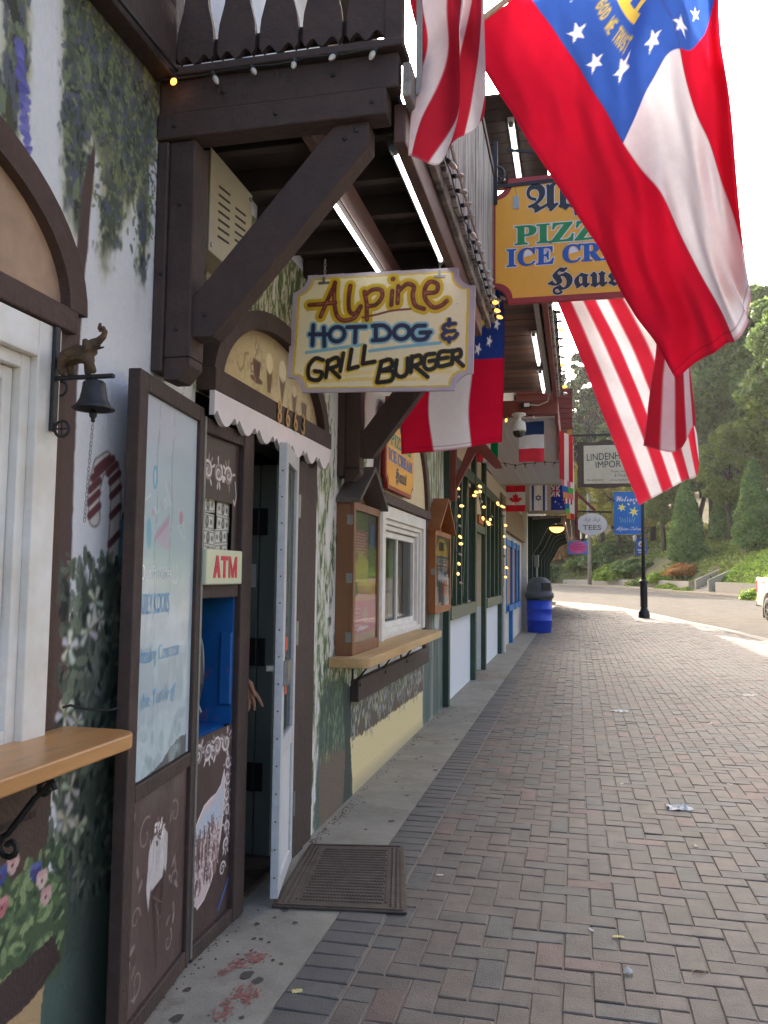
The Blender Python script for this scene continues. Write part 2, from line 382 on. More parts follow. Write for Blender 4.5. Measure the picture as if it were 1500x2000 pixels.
for (x, y, r) in [(-1.19,3.06,.045),(-1.235,3.00,.035),(-1.255,2.93,.022),(-1.10,2.82,.03),(-1.135,2.80,.04),(-1.10,2.76,.022),(-1.145,2.66,.032),(-1.16,2.73,.014)]:
    mb = MB()
    for k in range(46):
        q = rg.gauss(0,.5)*r, rg.gauss(0,.8)*r; splat(mb, x+q[0], y+q[1], r*rg.uniform(.04,.20), .0018+.00003*k, 8, .6, 1.5)
    mb.build('paint_spill', M('red_paint_spill', (152,78,72), .75, .35, 60, c2=(142,112,102)), apron)
# grit along the wall foot
mb = MB()
for _ in range(420):
    y = rg.choice([rg.uniform(2.2,3.5), rg.uniform(4.4,9.1), rg.uniform(4.4,5.2)]); x = WX + .03 + abs(rg.gauss(0,.028)); r = rg.uniform(.002,.007)
    mb.add([(x-r,y,0),(x,y-r,0),(x+r,y,0),(x,y+r,0),(x,y,r*.9)], [(0,1,4),(1,2,4),(2,3,4),(3,0,4)])
tag(mb.build('grit', M('grit', (112,98,80), .9, .3, 60), apron), kind='stuff')

# ---- brick paving: herringbone field with a dark header course, each brick a piece with its own edges
pave = ribbon('brick_pavement', np.stack([np.full(140,-1.0), np.linspace(-3,44.2,140)],1)[:, :], np.stack([np.interp(np.linspace(-3,44.2,140), K1[:,1], K1[:,0]), np.linspace(-3,44.2,140)],1), -0.0065,
              M('joint_sand', (140,131,118), .95, .3, 30))
cols = [(111,102,94),(108,101,93),(105,101,94),(113,103,94),(99,99,94),(109,102,94),(116,98,90),(103,97,89)]
bm_ = [M('brick_%d' % i, c, .66, .22, 5, .45, 160, c2=tuple(v*.86 for v in c), wear=(166,158,146), wear_amt=.55, wscale=95, wlo=.655, world=True, stain=(66,60,54)) for i, c in enumerate(cols)]
cols_d = [(92,91,88),(86,86,84),(97,95,91)]
bd_ = [M('header_brick_%d' % i, c, .65, .2, 5, .4, 160, world=True, stain=(60,58,55), wear=(140,134,124), wear_amt=.4, wscale=95, wlo=.66) for i, c in enumerate(cols_d)]
BMESH = {}
def brick_geo(lx, ly, mb, x, y, z, mi, tilt=(0,0)):
    hx, hy, b = lx/2-.0026, ly/2-.0026, .004
    pts_ = []
    for (sx, sy) in ((-1,-1),(1,-1),(1,1),(-1,1)): pts_.append((x+sx*hx, y+sy*hy, z-.016))
    for (sx, sy) in ((-1,-1),(1,-1),(1,1),(-1,1)): pts_.append((x+sx*hx, y+sy*hy, z-.0035+sx*tilt[0]+sy*tilt[1]))
    for (sx, sy) in ((-1,-1),(1,-1),(1,1),(-1,1)): pts_.append((x+sx*(hx-b), y+sy*(hy-b), z+sx*tilt[0]+sy*tilt[1]))
    f = [(8,9,10,11)]
    for k in range(4): k2=(k+1)%4; f += [(k,k2,4+k2,4+k),(4+k,4+k2,8+k2,8+k)]
    mb.add(pts_, f, mi)
U = 0.1055; bricks = []
# field cells
X0 = -0.795
for j in range(int(-1.0/U), int(45/U)):
    for i in range(0, 60):
        q = (i - j) % 4
        if q == 0: x, y, lx, ly = X0+(i+1)*U, (j+.5)*U, 2*U, U
        elif q == 3: x, y, lx, ly = X0+(i+.5)*U, (j+1)*U, U, 2*U
        else: continue
        if i == 0 and q != 3 and False: continue
        xe = np.interp(y, K1[:,1], K1[:,0])
        if x + lx/2 > xe or y > 44: continue
        bricks.append((x, y, lx, ly, 0))
    # half bricks that fill the stepped edge
    if (0 - j) % 4 == 1: bricks.append((X0+.5*U, (j+.5)*U, U, U, 0))
for j in range(int(-1/U), int(44/U)): bricks.append((-0.9, (j+.5)*U, 0.2, U, 1))
# visible ones first: largest in the photograph are the nearest in view
def vis(b):
    x, y = b[0], b[1]
    p = Vector((x, y, -1.45)); d = p.dot(_f)
    if d < .2: return None
    sx, sy = p.dot(_r)/d, p.dot(_u)/d
    return d if abs(sx) < .49 and -.64 < sy else None
order = sorted([(vis(b), k) for k, b in enumerate(bricks) if vis(b) is not None]); chosen = {k for _, k in order[:300]}
rest = MB(); meshes = {}
for k, (x, y, lx, ly, dk) in enumerate(bricks):
    mi = rg.choice([0,0,1,1,2,2,3,4,4,5,5,6,7,7]) if not dk else 8 + rg.randrange(3)
    tl = (rg.gauss(0,.0009), rg.gauss(0,.0009)); dz = rg.gauss(0,.0011)
    if k in chosen:
        key = (round(lx,3), round(ly,3), mi)
        if key not in meshes:
            t_ = MB(); brick_geo(lx, ly, t_, 0, 0, 0, 0); o = t_.build('brick', (bm_+bd_)[mi], pave); meshes[key] = o.data
        else:
            o = bpy.data.objects.new('brick', meshes[key]); COL.objects.link(o); o.parent = pave
        o.location = (x, y, dz); o.rotation_euler = (tl[0]*14, tl[1]*14, rg.gauss(0,.004))
    else:
        brick_geo(lx, ly, rest, x, y, dz + float(zprof(np.array(y))), mi, tl)
tag(rest.build('bricks_beyond', bm_+bd_, pave), kind='stuff')


# ================================================================== SHOP WITH MURALS (building 1)
m_paint = M('mural_paint', rough=.75, var=.05, scale=14, bump=.55, bscale=70, attr='paint', k=1.0)
m_paint_s = M('sign_paint', rough=.5, var=.05, scale=16, attr='paint')
m_panelp = M('panel_paint', rough=.5, var=.07, scale=20, bump=.15, bscale=40, attr='paint')
m_white = M('white_stucco', (226,228,230), .8, .06, 3, .5, 60)
m_brown = M('brown_timber_paint', (60,48,45), .68, .24, 4, .4, 45, stretch=(1,1,1), c2=(70,54,49), wear=(112,96,86), wear_amt=.5, wscale=26, wlo=.63)
m_brown2 = M('red_brown_timber_paint', (92,64,56), .6, .14, 6, .2, 30)
m_bstuc = M('brown_stucco_paint', (84,66,62), .75, .14, 8, .6, 60, c2=(76,58,48))
m_dark = M('dark_soffit_wood', (52,40,34), .8, .2, 5, .3, 30)
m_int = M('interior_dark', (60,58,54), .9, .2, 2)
m_vinyl = M('white_vinyl_frame', (232,232,228), .45, .05, 5, .1, 40, c2=(218,214,204))
m_glass = glass_mat('window_glass')
m_iron = M('black_iron', (36,36,38), .5, .2, 20, .2, 60)
m_steel = M('galvanised_steel', (150,152,150), .4, .15, 20, metal=.8)
m_wood1 = M('varnished_pine', (202,152,96), .4, .18, 3, .1, 40, stretch=(1,.15,1), c2=(178,126,74), wear=(122,110,98), wear_amt=.7, wscale=16, wlo=.57, coat=.1)
m_wood2 = M('raw_pine', (206,176,128), .7, .15, 5, .25, 50, stretch=(1,.12,1), c2=(184,148,98))

shop = thing('mural_shop', 'white stucco shop with vine murals, brown timbers and a balcony', 'building', (WX, 3.0, 0))
wallmap = lambda a, b: (np.full(a.shape, WX), a, b)
G_D, G_O, G_L, G_S = (70,82,66), (104,108,70), (124,138,96), (86,92,98)
# ---- wall A: wisteria, painted trunk, vine with white flowers, planter of pansies (Y 1.3 - 2.62)
A = Canvas(1.30, 2.62, 0.0, 3.22, .005, (224,227,231))
a, b = A.A, A.B
A.all(.10 * fbm(a, b, 4, 2, 3), (180,184,190))
def strip(c, y0, wd, zb, zt, seed, dens=1.0):
    """hanging spray of wisteria: olive wash, then slate and leaf-green dabs"""
    a, b = c.A, c.B; n1 = fbm(a, b, 9, 5, seed); n2 = fbm(a, b, 34, 22, seed+9, 3)
    t = np.clip((b - zb) / (zt - zb), 0, 1); half = wd * (.25 + .75 * t ** .7) * (b > zb - .1)
    d = np.abs(a - y0 - (n1 - .5) * .10) - half
    wash = sstep(-d + (n1-.5)*.10, -.05, .03) * sstep(b + (n1-.5)*.3, zb-.06, zb+.10)
    c.all(wash * .75 * dens, (150,150,104)); body = sstep(-d + (n2-.5)*.09, -.02, .02) * sstep(b + (n1-.5)*.35, zb, zb+.14)
    c.all(body * dens, (82,90,76)); c.all(body * sstep(n2, .52, .62) * .8, (92,96,116)); c.all(body * sstep(fbm(a, b, 30, 14, seed+21), .56, .66) * .85, (122,136,98))
    c.all(body * sstep(fbm(a, b, 46, 26, seed+33), .60, .70) * .9, (52,60,54))
strip(A, 1.82, .05, 2.50, 3.2, 60, .9)
strip(A, 2.12, .10, 2.42, 3.3, 11); strip(A, 2.32, .10, 2.30, 3.3, 23); strip(A, 2.53, .05, 2.32, 3.3, 37); strip(A, 2.34, .30, 2.68, 3.25, 47)
dn = lambda y, z: float(np.clip((z - 2.5) / .3, 0, 1)) * (1 if y > 2.06 else .15)
A.leaves(900, (2.02,2.62,2.45,3.2), [(120,136,96),(98,112,84),(70,80,70),(100,100,122),(134,142,100)], .012, 5, .5, alpha=.75, dens=dn)
# purple wisteria flower and dark leaves
for k in range(26):
    t = k / 25; A.ell(1.845 + .055*t + random.gauss(0,.010)*(1-t*.6), 2.86 - .30*t, .016*(1-.55*t), .022, random.uniform(0,3), random.choice([(104,104,178),(120,120,192),(88,86,160)]), .9)
A.poly([(1.80,3.02),(1.84,2.93),(1.815,2.90),(1.78,2.95)], (60,64,54), wob=.01); A.poly([(1.80,2.75),(1.845,2.62),(1.85,2.50),(1.82,2.56),(1.80,2.66)], (76,80,58), wob=.012)
# trunk / brown band
A.poly([(2.205,2.776),(2.163,2.664),(2.141,2.439),(2.125,2.230),(2.042,2.143),(2.034,0.996),(2.179,0.992),(2.167,1.993),(2.178,2.247),(2.198,2.511),(2.213,2.746)], (90,72,66), wob=.006, soft=.003)
A.poly([(2.079,2.094),(2.068,1.618),(2.046,1.008),(2.106,1.000),(2.111,1.621),(2.109,2.087)], (82,62,50), .7, wob=.004, soft=.008)
# candy cane, blue cloth and greenery behind the open leaf
A.poly([(2.33,1.02),(2.62,1.02),(2.62,1.86),(2.50,1.80),(2.36,1.40)], (58,66,54), .9, wob=.03)
A.poly([(2.43,1.20),(2.62,1.20),(2.62,1.62),(2.43,1.62)], (98,142,168), wob=.01)
cane = [(2.285,1.62),(2.275,1.70),(2.30,1.775),(2.345,1.80),(2.39,1.77),(2.405,1.68),(2.40,1.50),(2.385,1.25),(2.37,0.98)]
A.stroke(cane, .068, (128,120,116)); A.stroke(cane, .056, (212,206,200)); 
for k in range(17):
    q = np.interp(k*.5+.2, range(9), [p[0] for p in cane]), np.interp(k*.5+.2, range(9), [p[1] for p in cane])
    A.stroke([(q[0]-.026,q[1]-.016),(q[0]+.026,q[1]+.02)], .024, (110,64,66))
# dark undergrowth
A.poly([(2.14,.95),(2.20,1.25),(2.24,1.48),(2.30,1.36),(2.36,1.5),(2.62,1.3),(2.62,0),(1.98,0),(2.10,.40),(2.16,.62)], (66,78,66), .92, wob=.035, soft=.012)
A.poly([(2.27,1.02),(2.36,1.02),(2.40,1.22),(2.36,1.34),(2.28,1.22)], (150,150,148), .8, wob=.02, soft=.02)
A.leaves(520, (2.12,2.6,.45,1.5), [(92,102,86),(66,78,66),(112,120,104),(34,42,38),(82,94,80)], .026, 8, .42, (1.0,2.2), alpha=.75); A.leaves(200, (2.14,2.6,.5,1.5), [(144,152,132),(124,132,112),(98,110,92)], .018, 9, .5, alpha=.7)
A.poly([(2.02,0),(2.20,0),(2.26,.30),(2.16,.42),(2.08,.25)], (84,108,98), .6, wob=.03, soft=.03)
def flower(c, y, z, r, col=(232,232,222), rot=0.3, n=5):
    q = random.Random(int(y*9999)); n = q.choice((4,5,5))
    for k in range(n):
        an = rot + 2*math.pi*k/n + q.uniform(-.35,.35); L_ = r*q.uniform(.55,1.0); cc = tuple(v-q.uniform(0,30) for v in col)
        c.stroke([(y+r*.12*math.cos(an), z+r*.12*math.sin(an)), (y+L_*.8*math.cos(an+.1), z+L_*.8*math.sin(an+.1))], [r*.14, r*q.uniform(.3,.5)], cc, .95, soft=.006)
    c.ell(y, z, r*.16, r*.16, 0, (150,150,110), .9)
for (p, r) in zip([(2.307,1.358),(2.277,1.271),(2.340,1.302),(2.178,1.228),(2.174,1.036),(2.234,1.004)], (.055,.06,.04,.06,.065,.04)): flower(A, p[0], p[1], r, rot=random.random())
for (p, r) in zip([(2.216,0.815),(2.194,0.733),(2.260,0.697)], (.06,.06,.05)): flower(A, p[0], p[1], r, (206,208,192), random.random())
for p in [(2.210,1.353),(2.215,1.293),(2.248,1.184),(2.200,1.129),(2.183,1.087),(2.268,0.893),(2.297,0.856)]: A.ell(p[0], p[1], .035, .016, random.uniform(0,3), (122,134,112), .85)
# planter below the shelf
A.poly([(1.30,.55),(2.10,.55),(2.13,.90),(1.30,.93)], (84,68,60), wob=.004)
A.poly([(1.30,.78),(2.06,.78),(2.06,.80),(1.30,.80)], (58,46,42))
A.poly([(1.30,.30),(2.20,.30),(2.22,.50),(2.16,.58),(2.08,.66),(1.98,.63),(1.90,.70),(1.30,.72)], (78,96,66), wob=.02)
A.leaves(520, (1.30,2.2,.34,.68), [(96,120,82),(128,150,104),(70,90,64),(146,166,116),(58,74,56)], .020, 15, .5, alpha=.9)
def pansy(c, y, z, r, c1, c2_):
    for (dy, dz, s_) in ((-.4,.5,.55),(.4,.5,.55),(-.5,-.05,.5),(.5,-.05,.5),(0,-.5,.6)): c.ell(y+dy*r, z+dz*r, r*s_, r*s_*.9, 0, c1 if dz > 0 else c2_, .95)
    c.ell(y, z-.1*r, r*.22, r*.22, 0, (120,60,80), .9)
for p, c1, c2_ in zip([(1.969,0.680),(2.068,0.628),(2.097,0.597),(2.119,0.545),(1.933,0.584),(1.924,0.666)], [(206,150,152),(96,108,170),(214,176,170),(210,160,160),(210,150,152),(84,96,160)], [(214,180,176),(62,70,140),(220,196,186),(214,178,172),(196,120,124),(70,80,150)]): pansy(A, p[0], p[1], .026, c1, c2_)
A.poly([(1.30,.14),(2.10,.29),(2.20,.34),(2.16,.42),(1.98,.40),(1.30,.32)], (70,54,50), wob=.012)
A.poly([(1.30,0),(2.06,0),(2.10,.12),(2.13,.30),(1.30,.15)], (186,158,116), wob=.008)
A.poly([(1.30,.02),(1.9,.02),(1.98,.14),(1.30,.12)], (204,178,124), .7, wob=.04, soft=.04)
A.all(np.where(b < .06, .35, 0) * fbm(a, b, 10, 10, 77), (60,60,56))
wA = A.mesh('wall', wallmap, m_paint, shop, holes=[(1.30, 2.035, 1.0, 2.13)])
# ---- wall B: round the doorway
B = Canvas(2.62, 4.56, 0.0, 3.10, .008, (222,224,222)); a, b = B.A, B.B
def moss(c, seed, lo, dens=1.0, col1=(96,112,70), col2=(128,136,88)):
    """mossy vertical brush work over white stucco"""
    a, b = c.A, c.B; n1 = fbm(a, b, 5, 1.6, seed); n2 = fbm(a, b, 26, 7, seed+5); n3 = fbm(a, b, 60, 24, seed+8, 3)
    m = sstep(n1 * .6 + n2 * .4 + lo, .50, .60); c.all(m * .55 * dens, (176,176,140)); c.all(sstep(n1*.45+n2*.55+lo, .53, .60) * sstep(n3, .38, .5) * dens, col2)
    c.all(sstep(n1*.4+n2*.6+lo, .56, .63) * sstep(n3, .42, .56) * dens, col1); c.all(sstep(n2+lo*.6, .62, .68) * sstep(n3, .5, .6) * dens * .9, (66,84,58))
moss(B, 101, np.clip((a-2.95)*.5, -.3, .10) + np.clip((b-2.35)*.15, -.1, .06))
B.leaves(260, (3.2,4.56,2.4,3.1), [(104,120,74),(78,96,62),(206,196,176),(196,176,160)], .016, 44, .4, (1.2,1.9), .7)
wB = B.mesh('wall', wallmap, m_paint, shop, holes=[(2.95, 4.47, -.1, 2.16)])
# ---- wall C: bushes, flower window, mossy brushwork (Y 4.56 - 9.2)
Cv = Canvas(4.56, 9.20, 0.0, 3.10, .010, (220,222,220)); a, b = Cv.A, Cv.B
Cv.all(np.where(a < 5.15, 1, 0) * .0, (0,0,0))
Cn = fbm(a, b, 7, 2.2, 205); Cn3 = fbm(a, b, 50, 20, 209, 3); Cn2 = fbm(a, b, 24, 6, 207)
zone = sstep(a, 4.5, 4.62) * (1 - sstep(a, 5.55, 5.75)); zoneR = sstep(a, 7.9, 8.15)
Cv.all(zone * sstep(Cn*.5+Cn2*.5, .44, .52) * .6, (184,190,160))
Cv.all(zone * sstep(Cn*.4+Cn2*.6, .47, .55) * sstep(Cn3, .36, .5), (126,140,104)); Cv.all(zone * sstep(Cn2, .52, .60) * sstep(Cn3, .42, .55), (84,104,72))
Cv.all(zoneR * sstep(b, 1.9, 2.2) * sstep(Cn2 + .06, .42, .55), (150,156,128)); Cv.all(zoneR * sstep(fbm(a,b,22,2,215), .48, .58) * sstep(b,1.95,2.2), (98,104,76))
# right: grey green planks and dark teal at the foot
Cv.poly([(7.95,0),(9.2,0),(9.2,1.75),(8.05,1.5)], (96,108,104), wob=.03, soft=.03); Cv.all(zoneR * (b < 1.6) * sstep(fbm(a,b,14,.8,221), .5, .6) * .7, (150,150,140)); Cv.all(zoneR*(b<1.6)*sstep(fbm(a,b,9,2,224),.48,.6)*.7, (70,92,82))
Cv.poly([(8.6,.9),(8.9,.85),(8.95,1.05),(8.8,1.2),(8.65,1.1)], (210,214,206), .8, wob=.05, soft=.02)
# bush in a pot by the door
Cv.poly([(4.576,-0.037),(4.613,0.293),(4.656,0.718),(4.803,0.817),(5.114,0.812),(5.403,0.510),(5.433,-0.029),(5.071,-0.062)], (66,84,76), .9, wob=.04, soft=.02)
Cv.poly([(4.692,-0.072),(4.645,0.400),(5.044,0.411),(5.288,0.300),(5.163,-0.056),(4.854,-0.076)], (110,96,82), .95, wob=.015, soft=.02)
Cv.leaves(700, (4.66,5.55,.35,.95), [(84,112,82),(104,130,94),(60,82,66),(126,146,110)], .022, 66, .35, (1.2,1.95), .85, dens=lambda y,z: 1-abs(y-5.0)/.5)
Cv.poly([(5.163,-0.056),(5.228,0.280),(5.116,0.780),(5.392,0.713),(5.443,0.268),(5.433,-0.029)], (54,66,60), .9, wob=.015)
# wall below the flower window
Cv.poly([(5.435,-0.063),(5.333,0.389),(7.923,0.395),(8.000,-0.101)], (222,206,156), wob=.01)
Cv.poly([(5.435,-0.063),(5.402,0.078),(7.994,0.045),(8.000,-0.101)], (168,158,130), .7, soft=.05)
Cv.poly([(5.412,0.358),(5.393,0.696),(7.965,0.683),(7.980,0.339)], (92,80,70), .95, wob=.02)
Cv.leaves(1500, (5.35,7.95,.30,.72), [(100,112,88),(128,140,116),(74,88,70),(136,142,160),(176,176,170),(190,182,150),(112,118,104)], .026, 71, .35, (1.2,1.95), .9, dens=lambda y,z: 1 if z > .42 + .05*math.sin(y*17) else .25*(math.sin(y*11)>.3))
# arch fill above the window
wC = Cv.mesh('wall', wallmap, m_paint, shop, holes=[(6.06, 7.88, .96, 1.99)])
# plain wall further left, behind the camera and upper storey
box('wall', m_white, shop, WX-.2, WX, -3.0, 1.30, 0, 3.22)
box('upper_wall', m_white, shop, WX-.2, WX-.002, -3.0, 9.2, 3.1, 4.9)
box('side_wall', m_white, shop, -9.0, WX-.21, -3.2, -3.0, 0, 4.9); box('back_wall', m_white, shop, -9.2, -9.0, -3.2, 12.4, 0, 4.9); box('end_wall', m_white, shop, -9.0, WX-.21, 9.02, 9.18, 0, 4.9)
box('floor', M('shop_floor', (96,82,66), .7, .2, 4, stretch=(.2,4,1)), shop, -9.0, WX-.001, -3.0, 9.0, -.1, .012)
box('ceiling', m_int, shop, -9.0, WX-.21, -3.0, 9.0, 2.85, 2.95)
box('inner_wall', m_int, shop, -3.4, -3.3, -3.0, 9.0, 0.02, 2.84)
# roof
mb = MB(); mb.prism([(-1.2,4.7),(-1.2,4.82),(-5.3,7.6),(-9.4,4.82),(-9.4,4.7),(-5.3,7.45)], lambda x, z, d: (x, d, z), -3.4, 12.2)
mb.build('roof', M('roof_shingle', (92,84,78), .85, .2, 8), shop)
# reveals behind the painted skin
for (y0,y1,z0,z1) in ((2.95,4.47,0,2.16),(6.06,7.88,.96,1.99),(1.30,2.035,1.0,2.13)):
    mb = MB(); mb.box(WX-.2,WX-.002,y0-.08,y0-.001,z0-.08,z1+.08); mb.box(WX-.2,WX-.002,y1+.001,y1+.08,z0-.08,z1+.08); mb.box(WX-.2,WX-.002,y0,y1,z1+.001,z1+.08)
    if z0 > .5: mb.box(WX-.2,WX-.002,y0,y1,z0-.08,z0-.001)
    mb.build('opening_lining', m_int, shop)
box('upper_floor_band', m_brown, shop, WX+.001, WX+.07, -3.0, 2.58, 3.20, 3.46, bevel=.004)
mb = MB(); mb.tube([(WX+.085, -1+ .3*k, 3.215+.006*math.sin(k*1.7)) for k in range(13)], .006, 6); mb.build('cable', m_iron, shop)

# ---- sash windows
def window(y0, y1, z0, z1, cas, label, rail=None, blinds=False):
    wd = MB()
    # casing proud of the wall
    wd.box(WX-.03,WX+.035,y1-cas,y1+.0,z0-.0,z1); wd.box(WX-.03,WX+.035,y0,y0+cas,z0,z1); wd.box(WX-.03,WX+.0355,y0+cas+.0006,y1-cas-.0006,z1-cas,z1-.0006)
    w_ = wd.build('window', m_vinyl, shop, bevel=.004); w_['label'] = label
    for k, (ins, dep) in enumerate(((cas, .012), (cas+.04, -.012), (cas+.085, -.04))):
        f = MB(); t = .038 if k < 2 else .05
        f.box(WX-.09,WX+dep,y0+ins+.001,y0+ins+t,z0+(.0 if k==0 else .035*k),z1-ins-.001); f.box(WX-.09,WX+dep,y1-ins-t,y1-ins-.001,z0+(.0 if k==0 else .035*k),z1-ins-.001)
        f.box(WX-.09,WX+dep-.001,y0+ins+t+.0005,y1-ins-t-.0005,z1-ins-t,z1-ins-.0015); f.box(WX-.09,WX+dep-.001,y0+ins+t+.0005,y1-ins-t-.0005,z0+.035*k+.001,z0+.035*k+t)
        f.build('frame', m_vinyl, w_, bevel=.003)
    i = cas+.13
    box('pane', m_glass, w_, WX-.07, WX-.066, y0+i, y1-i, z0+.11, z1-i)
    ym = (y0+y1)/2 if rail is None else rail
    box('sash_rail', m_vinyl, w_, WX-.085, WX-.05, ym-.022, ym+.022, z0+.11, z1-i, bevel=.003)
    return w_
w1 = window(.86, 2.035, 1.0, 2.13, .10, 'white framed serving window beside the bell')
w2 = window(6.06, 7.88, .955, 1.99, .10, 'white framed sliding window above the pale shelf')
mb = MB()
for k in range(26): mb.box(WX-.115,WX-.10,1.04,1.86,1.14+k*.033,1.14+k*.033+.024)
mb.build('blind_slats', M('blind', (196,196,190), .6, .06, 5), w1)
box('curtain', M('window_curtain', (176,178,172), .8, .1, 4, stretch=(1,6,.3)), w2, WX-.14, WX-.12, 6.95, 7.5, 1.08, 1.86)
box('door_edge', M('inner_door_wood', (140,100,66), .6, .2, 4), w2, WX-.6, WX-.5, 6.5, 6.75, 0.05, 1.8)
def arch_pts(yc, hw, h, n=28): return [(yc + hw*math.cos(math.pi*k/n), h*math.sin(math.pi*k/n)) for k in range(n+1)]
def arch(yc, hw, h, z0, t, x0, x1, mat, parent, name='arch'):
    mb = MB(); O, I = arch_pts(yc, hw, h), arch_pts(yc, hw-t, h-t)
    n = len(O); v = []
    for (P, x) in ((O,x0),(O,x1),(I,x1),(I,x0)): v += [(x, p[0], z0+p[1]) for p in P]
    f = []
    for r_ in range(4):
        q = (r_+1)%4
        for k in range(n-1): f.append((r_*n+k, r_*n+k+1, q*n+k+1, q*n+k))
    f += [(0,n,2*n,3*n),(n-1,4*n-1,3*n-1,2*n-1)]
    mb.add(v, f); return mb.build(name, mat, parent)
# window 1 arch: thick stucco band with a tan infill
a1 = arch(1.45, .69, .43, 2.20, .085, WX+.002, WX+.045, m_bstuc, shop)
mb = MB(); mb.prism(arch_pts(1.45,.61,.35), lambda y,z,d:(d,y,2.2+z), WX+.002, WX+.012); mb.build('arch_infill', M('tan_plaster', (176,148,122), .85, .14, 5, .3, 40, c2=(156,130,112)), shop)
box('arch_base', m_bstuc, shop, WX+.003, WX+.043, .80, 2.10, 2.135, 2.205, bevel=.006)
# window 2 arch
arch(6.95, 1.12, .95, 2.02, .12, WX+.002, WX+.045, m_bstuc, shop)
mb = MB(); mb.prism(arch_pts(6.95,1.01,.84), lambda y,z,d:(d,y,2.02+z), WX+.002, WX+.012); mb.build('arch_infill', M('cream_plaster', (214,198,160), .85, .1, 4, .3, 40), shop)
box('arch_base', m_bstuc, shop, WX+.003, WX+.06, 6.0, 8.02, 1.995, 2.075, bevel=.006)
box('window_post', m_bstuc, shop, WX+.002, WX+.04, 7.90, 8.06, .75, 2.0, bevel=.008)
# shelves with iron scroll brackets
def scroll(y, z0, mat, parent, s=1.0, x0=WX):
    pts_ = []
    for k in range(13): t = k/12*math.pi*2.4; r = .035*s*(1-k/16); pts_.append((x0+.055*s+r*math.cos(t+1.6), y, z0-.20*s+r*math.sin(t+1.6)))
    p2 = [(x0+.05*s, y, z0-.165*s),(x0+.085*s,y,z0-.12*s),(x0+.12*s,y,z0-.075*s),(x0+.17*s,y,z0-.03*s)]
    p3 = []
    for k in range(10): t = k/9*math.pi*1.9; r=.028*s*(1-k/14); p3.append((x0+.15*s+r*math.cos(t), y, z0-.05*s+r*math.sin(t)))
    mb = MB(); mb.tube(pts_, .008*s, 6); mb.tube(p2, .009*s, 6); mb.tube(p3, .007*s, 6); mb.box(x0+.002,x0+.012,y-.012*s,y+.012*s,z0-.30*s,z0-.002); mb.box(x0+.002,x0+.2*s,y-.012*s,y+.012*s,z0-.010,z0-.001)
    return mb.build('shelf_bracket', mat, parent)
def shelf(y0, y1, zt, dep, th, mat, label, rc=.07):
    P = [(WX+.002,y0)]+[(WX+dep-rc+rc*math.sin(t), y0+rc-rc*math.cos(t)) for t in np.linspace(0,math.pi/2,8)]+[(WX+dep-rc+rc*math.cos(t), y1-rc+rc*math.sin(t)) for t in np.linspace(0,math.pi/2,8)]+[(WX+.002,y1)]
    mb = MB(); mb.prism(P, lambda x,y,d:(x,y,d), zt-th, zt); o = mb.build('counter_shelf', mat, shop, bevel=.006); o['label'] = label; return o
s1 = shelf(.70, 2.17, 1.005, .25, .042, m_wood1, 'varnished shelf below the serving window')
scroll(1.88, .955, m_iron, s1, 1.0)
s2 = shelf(4.80, 7.60, .955, .25, .06, m_wood2, 'pale raw wood shelf below the sliding window')
for y in (5.35, 6.1, 6.9): scroll(y, .893, m_iron, s2, .8)
box('planter_ledge', m_brown, shop, WX+.002, WX+.055, 5.32, 8.0, .62, .76, bevel=.006)

# ---- entrance: arch panel with painted drinks, scalloped trim, frame
T = Canvas(2.98, 4.50, 2.20, 2.66, .006, (206,192,148)); a, b = T.A, T.B
T.all(sstep(np.hypot((a-3.74)/.78, (b-2.22)/.42), .62, 1.0) * .8, (128,108,90)); T.all(sstep(fbm(a,b,7,7,301), .5, .65) * .4, (186,168,120)); T.all(sstep(fbm(a,b,30,30,305), .6, .7)*.25, (120,104,80))
def tri(c, y, z, w0, w1_, h, col): c.poly([(y-w0,z),(y+w0,z),(y+w1_,z+h),(y-w1_,z+h)], col, soft=.004)
# cup
tri(T, 3.50, 2.34, .03, .05, .085, (104,76,68)); T.ell(3.50,2.335,.075,.016,0,(112,84,74)); T.stroke([(3.455,2.40),(3.43,2.39),(3.44,2.36),(3.46,2.36)], .008, (104,76,68))
for q in ((3.49,2.44),(3.51,2.47),(3.485,2.49)): T.stroke([(q[0],q[1]-.02),(q[0]-.012,q[1]),(q[0]+.006,q[1]+.015),(q[0],q[1]+.03)], .005, (120,100,80))
T.stroke([(3.28,2.36),(3.31,2.33),(3.35,2.36),(3.36,2.42),(3.40,2.43)], .012, (150,130,92))
tri(T, 3.66, 2.31, .02, .042, .12, (122,98,74)); T.ell(3.66,2.45,.045,.05,0,(236,226,186)); 
tri(T, 3.84, 2.29, .006, .045, .13, (118,90,66)); T.ell(3.84,2.455,.05,.055,0,(238,230,196)); 
for k in range(4): T.stroke([(3.80+.02*k,2.42),(3.835,2.31)], .003, (86,64,50))
tri(T, 4.02, 2.28, .018, .04, .10, (128,106,82)); T.ell(4.02,2.395,.035,.03,0,(216,204,164))
tri(T, 4.18, 2.29, .035, .045, .075, (120,96,86)); T.ell(4.18,2.285,.06,.012,0,(126,102,92))
for k in range(7): q = random.Random(k); y = q.uniform(3.2,4.35); T.stroke([(y,2.30),(y+.015,2.33),(y-.01,2.36)], .005, (160,142,100))
door = MB(); door.box(WX-.10,WX+.03,4.10,4.30,0.0,2.10); door.box(WX-.10,WX+.018,4.3005,4.475,0.0,2.10); door.box(WX-.10,WX+.0,3.452,3.50,0.0,2.10); door.box(WX-.10,WX+.031,3.5005,4.0995,2.05,2.10)
dfr = door.build('entrance', m_brown, shop, bevel=.005)
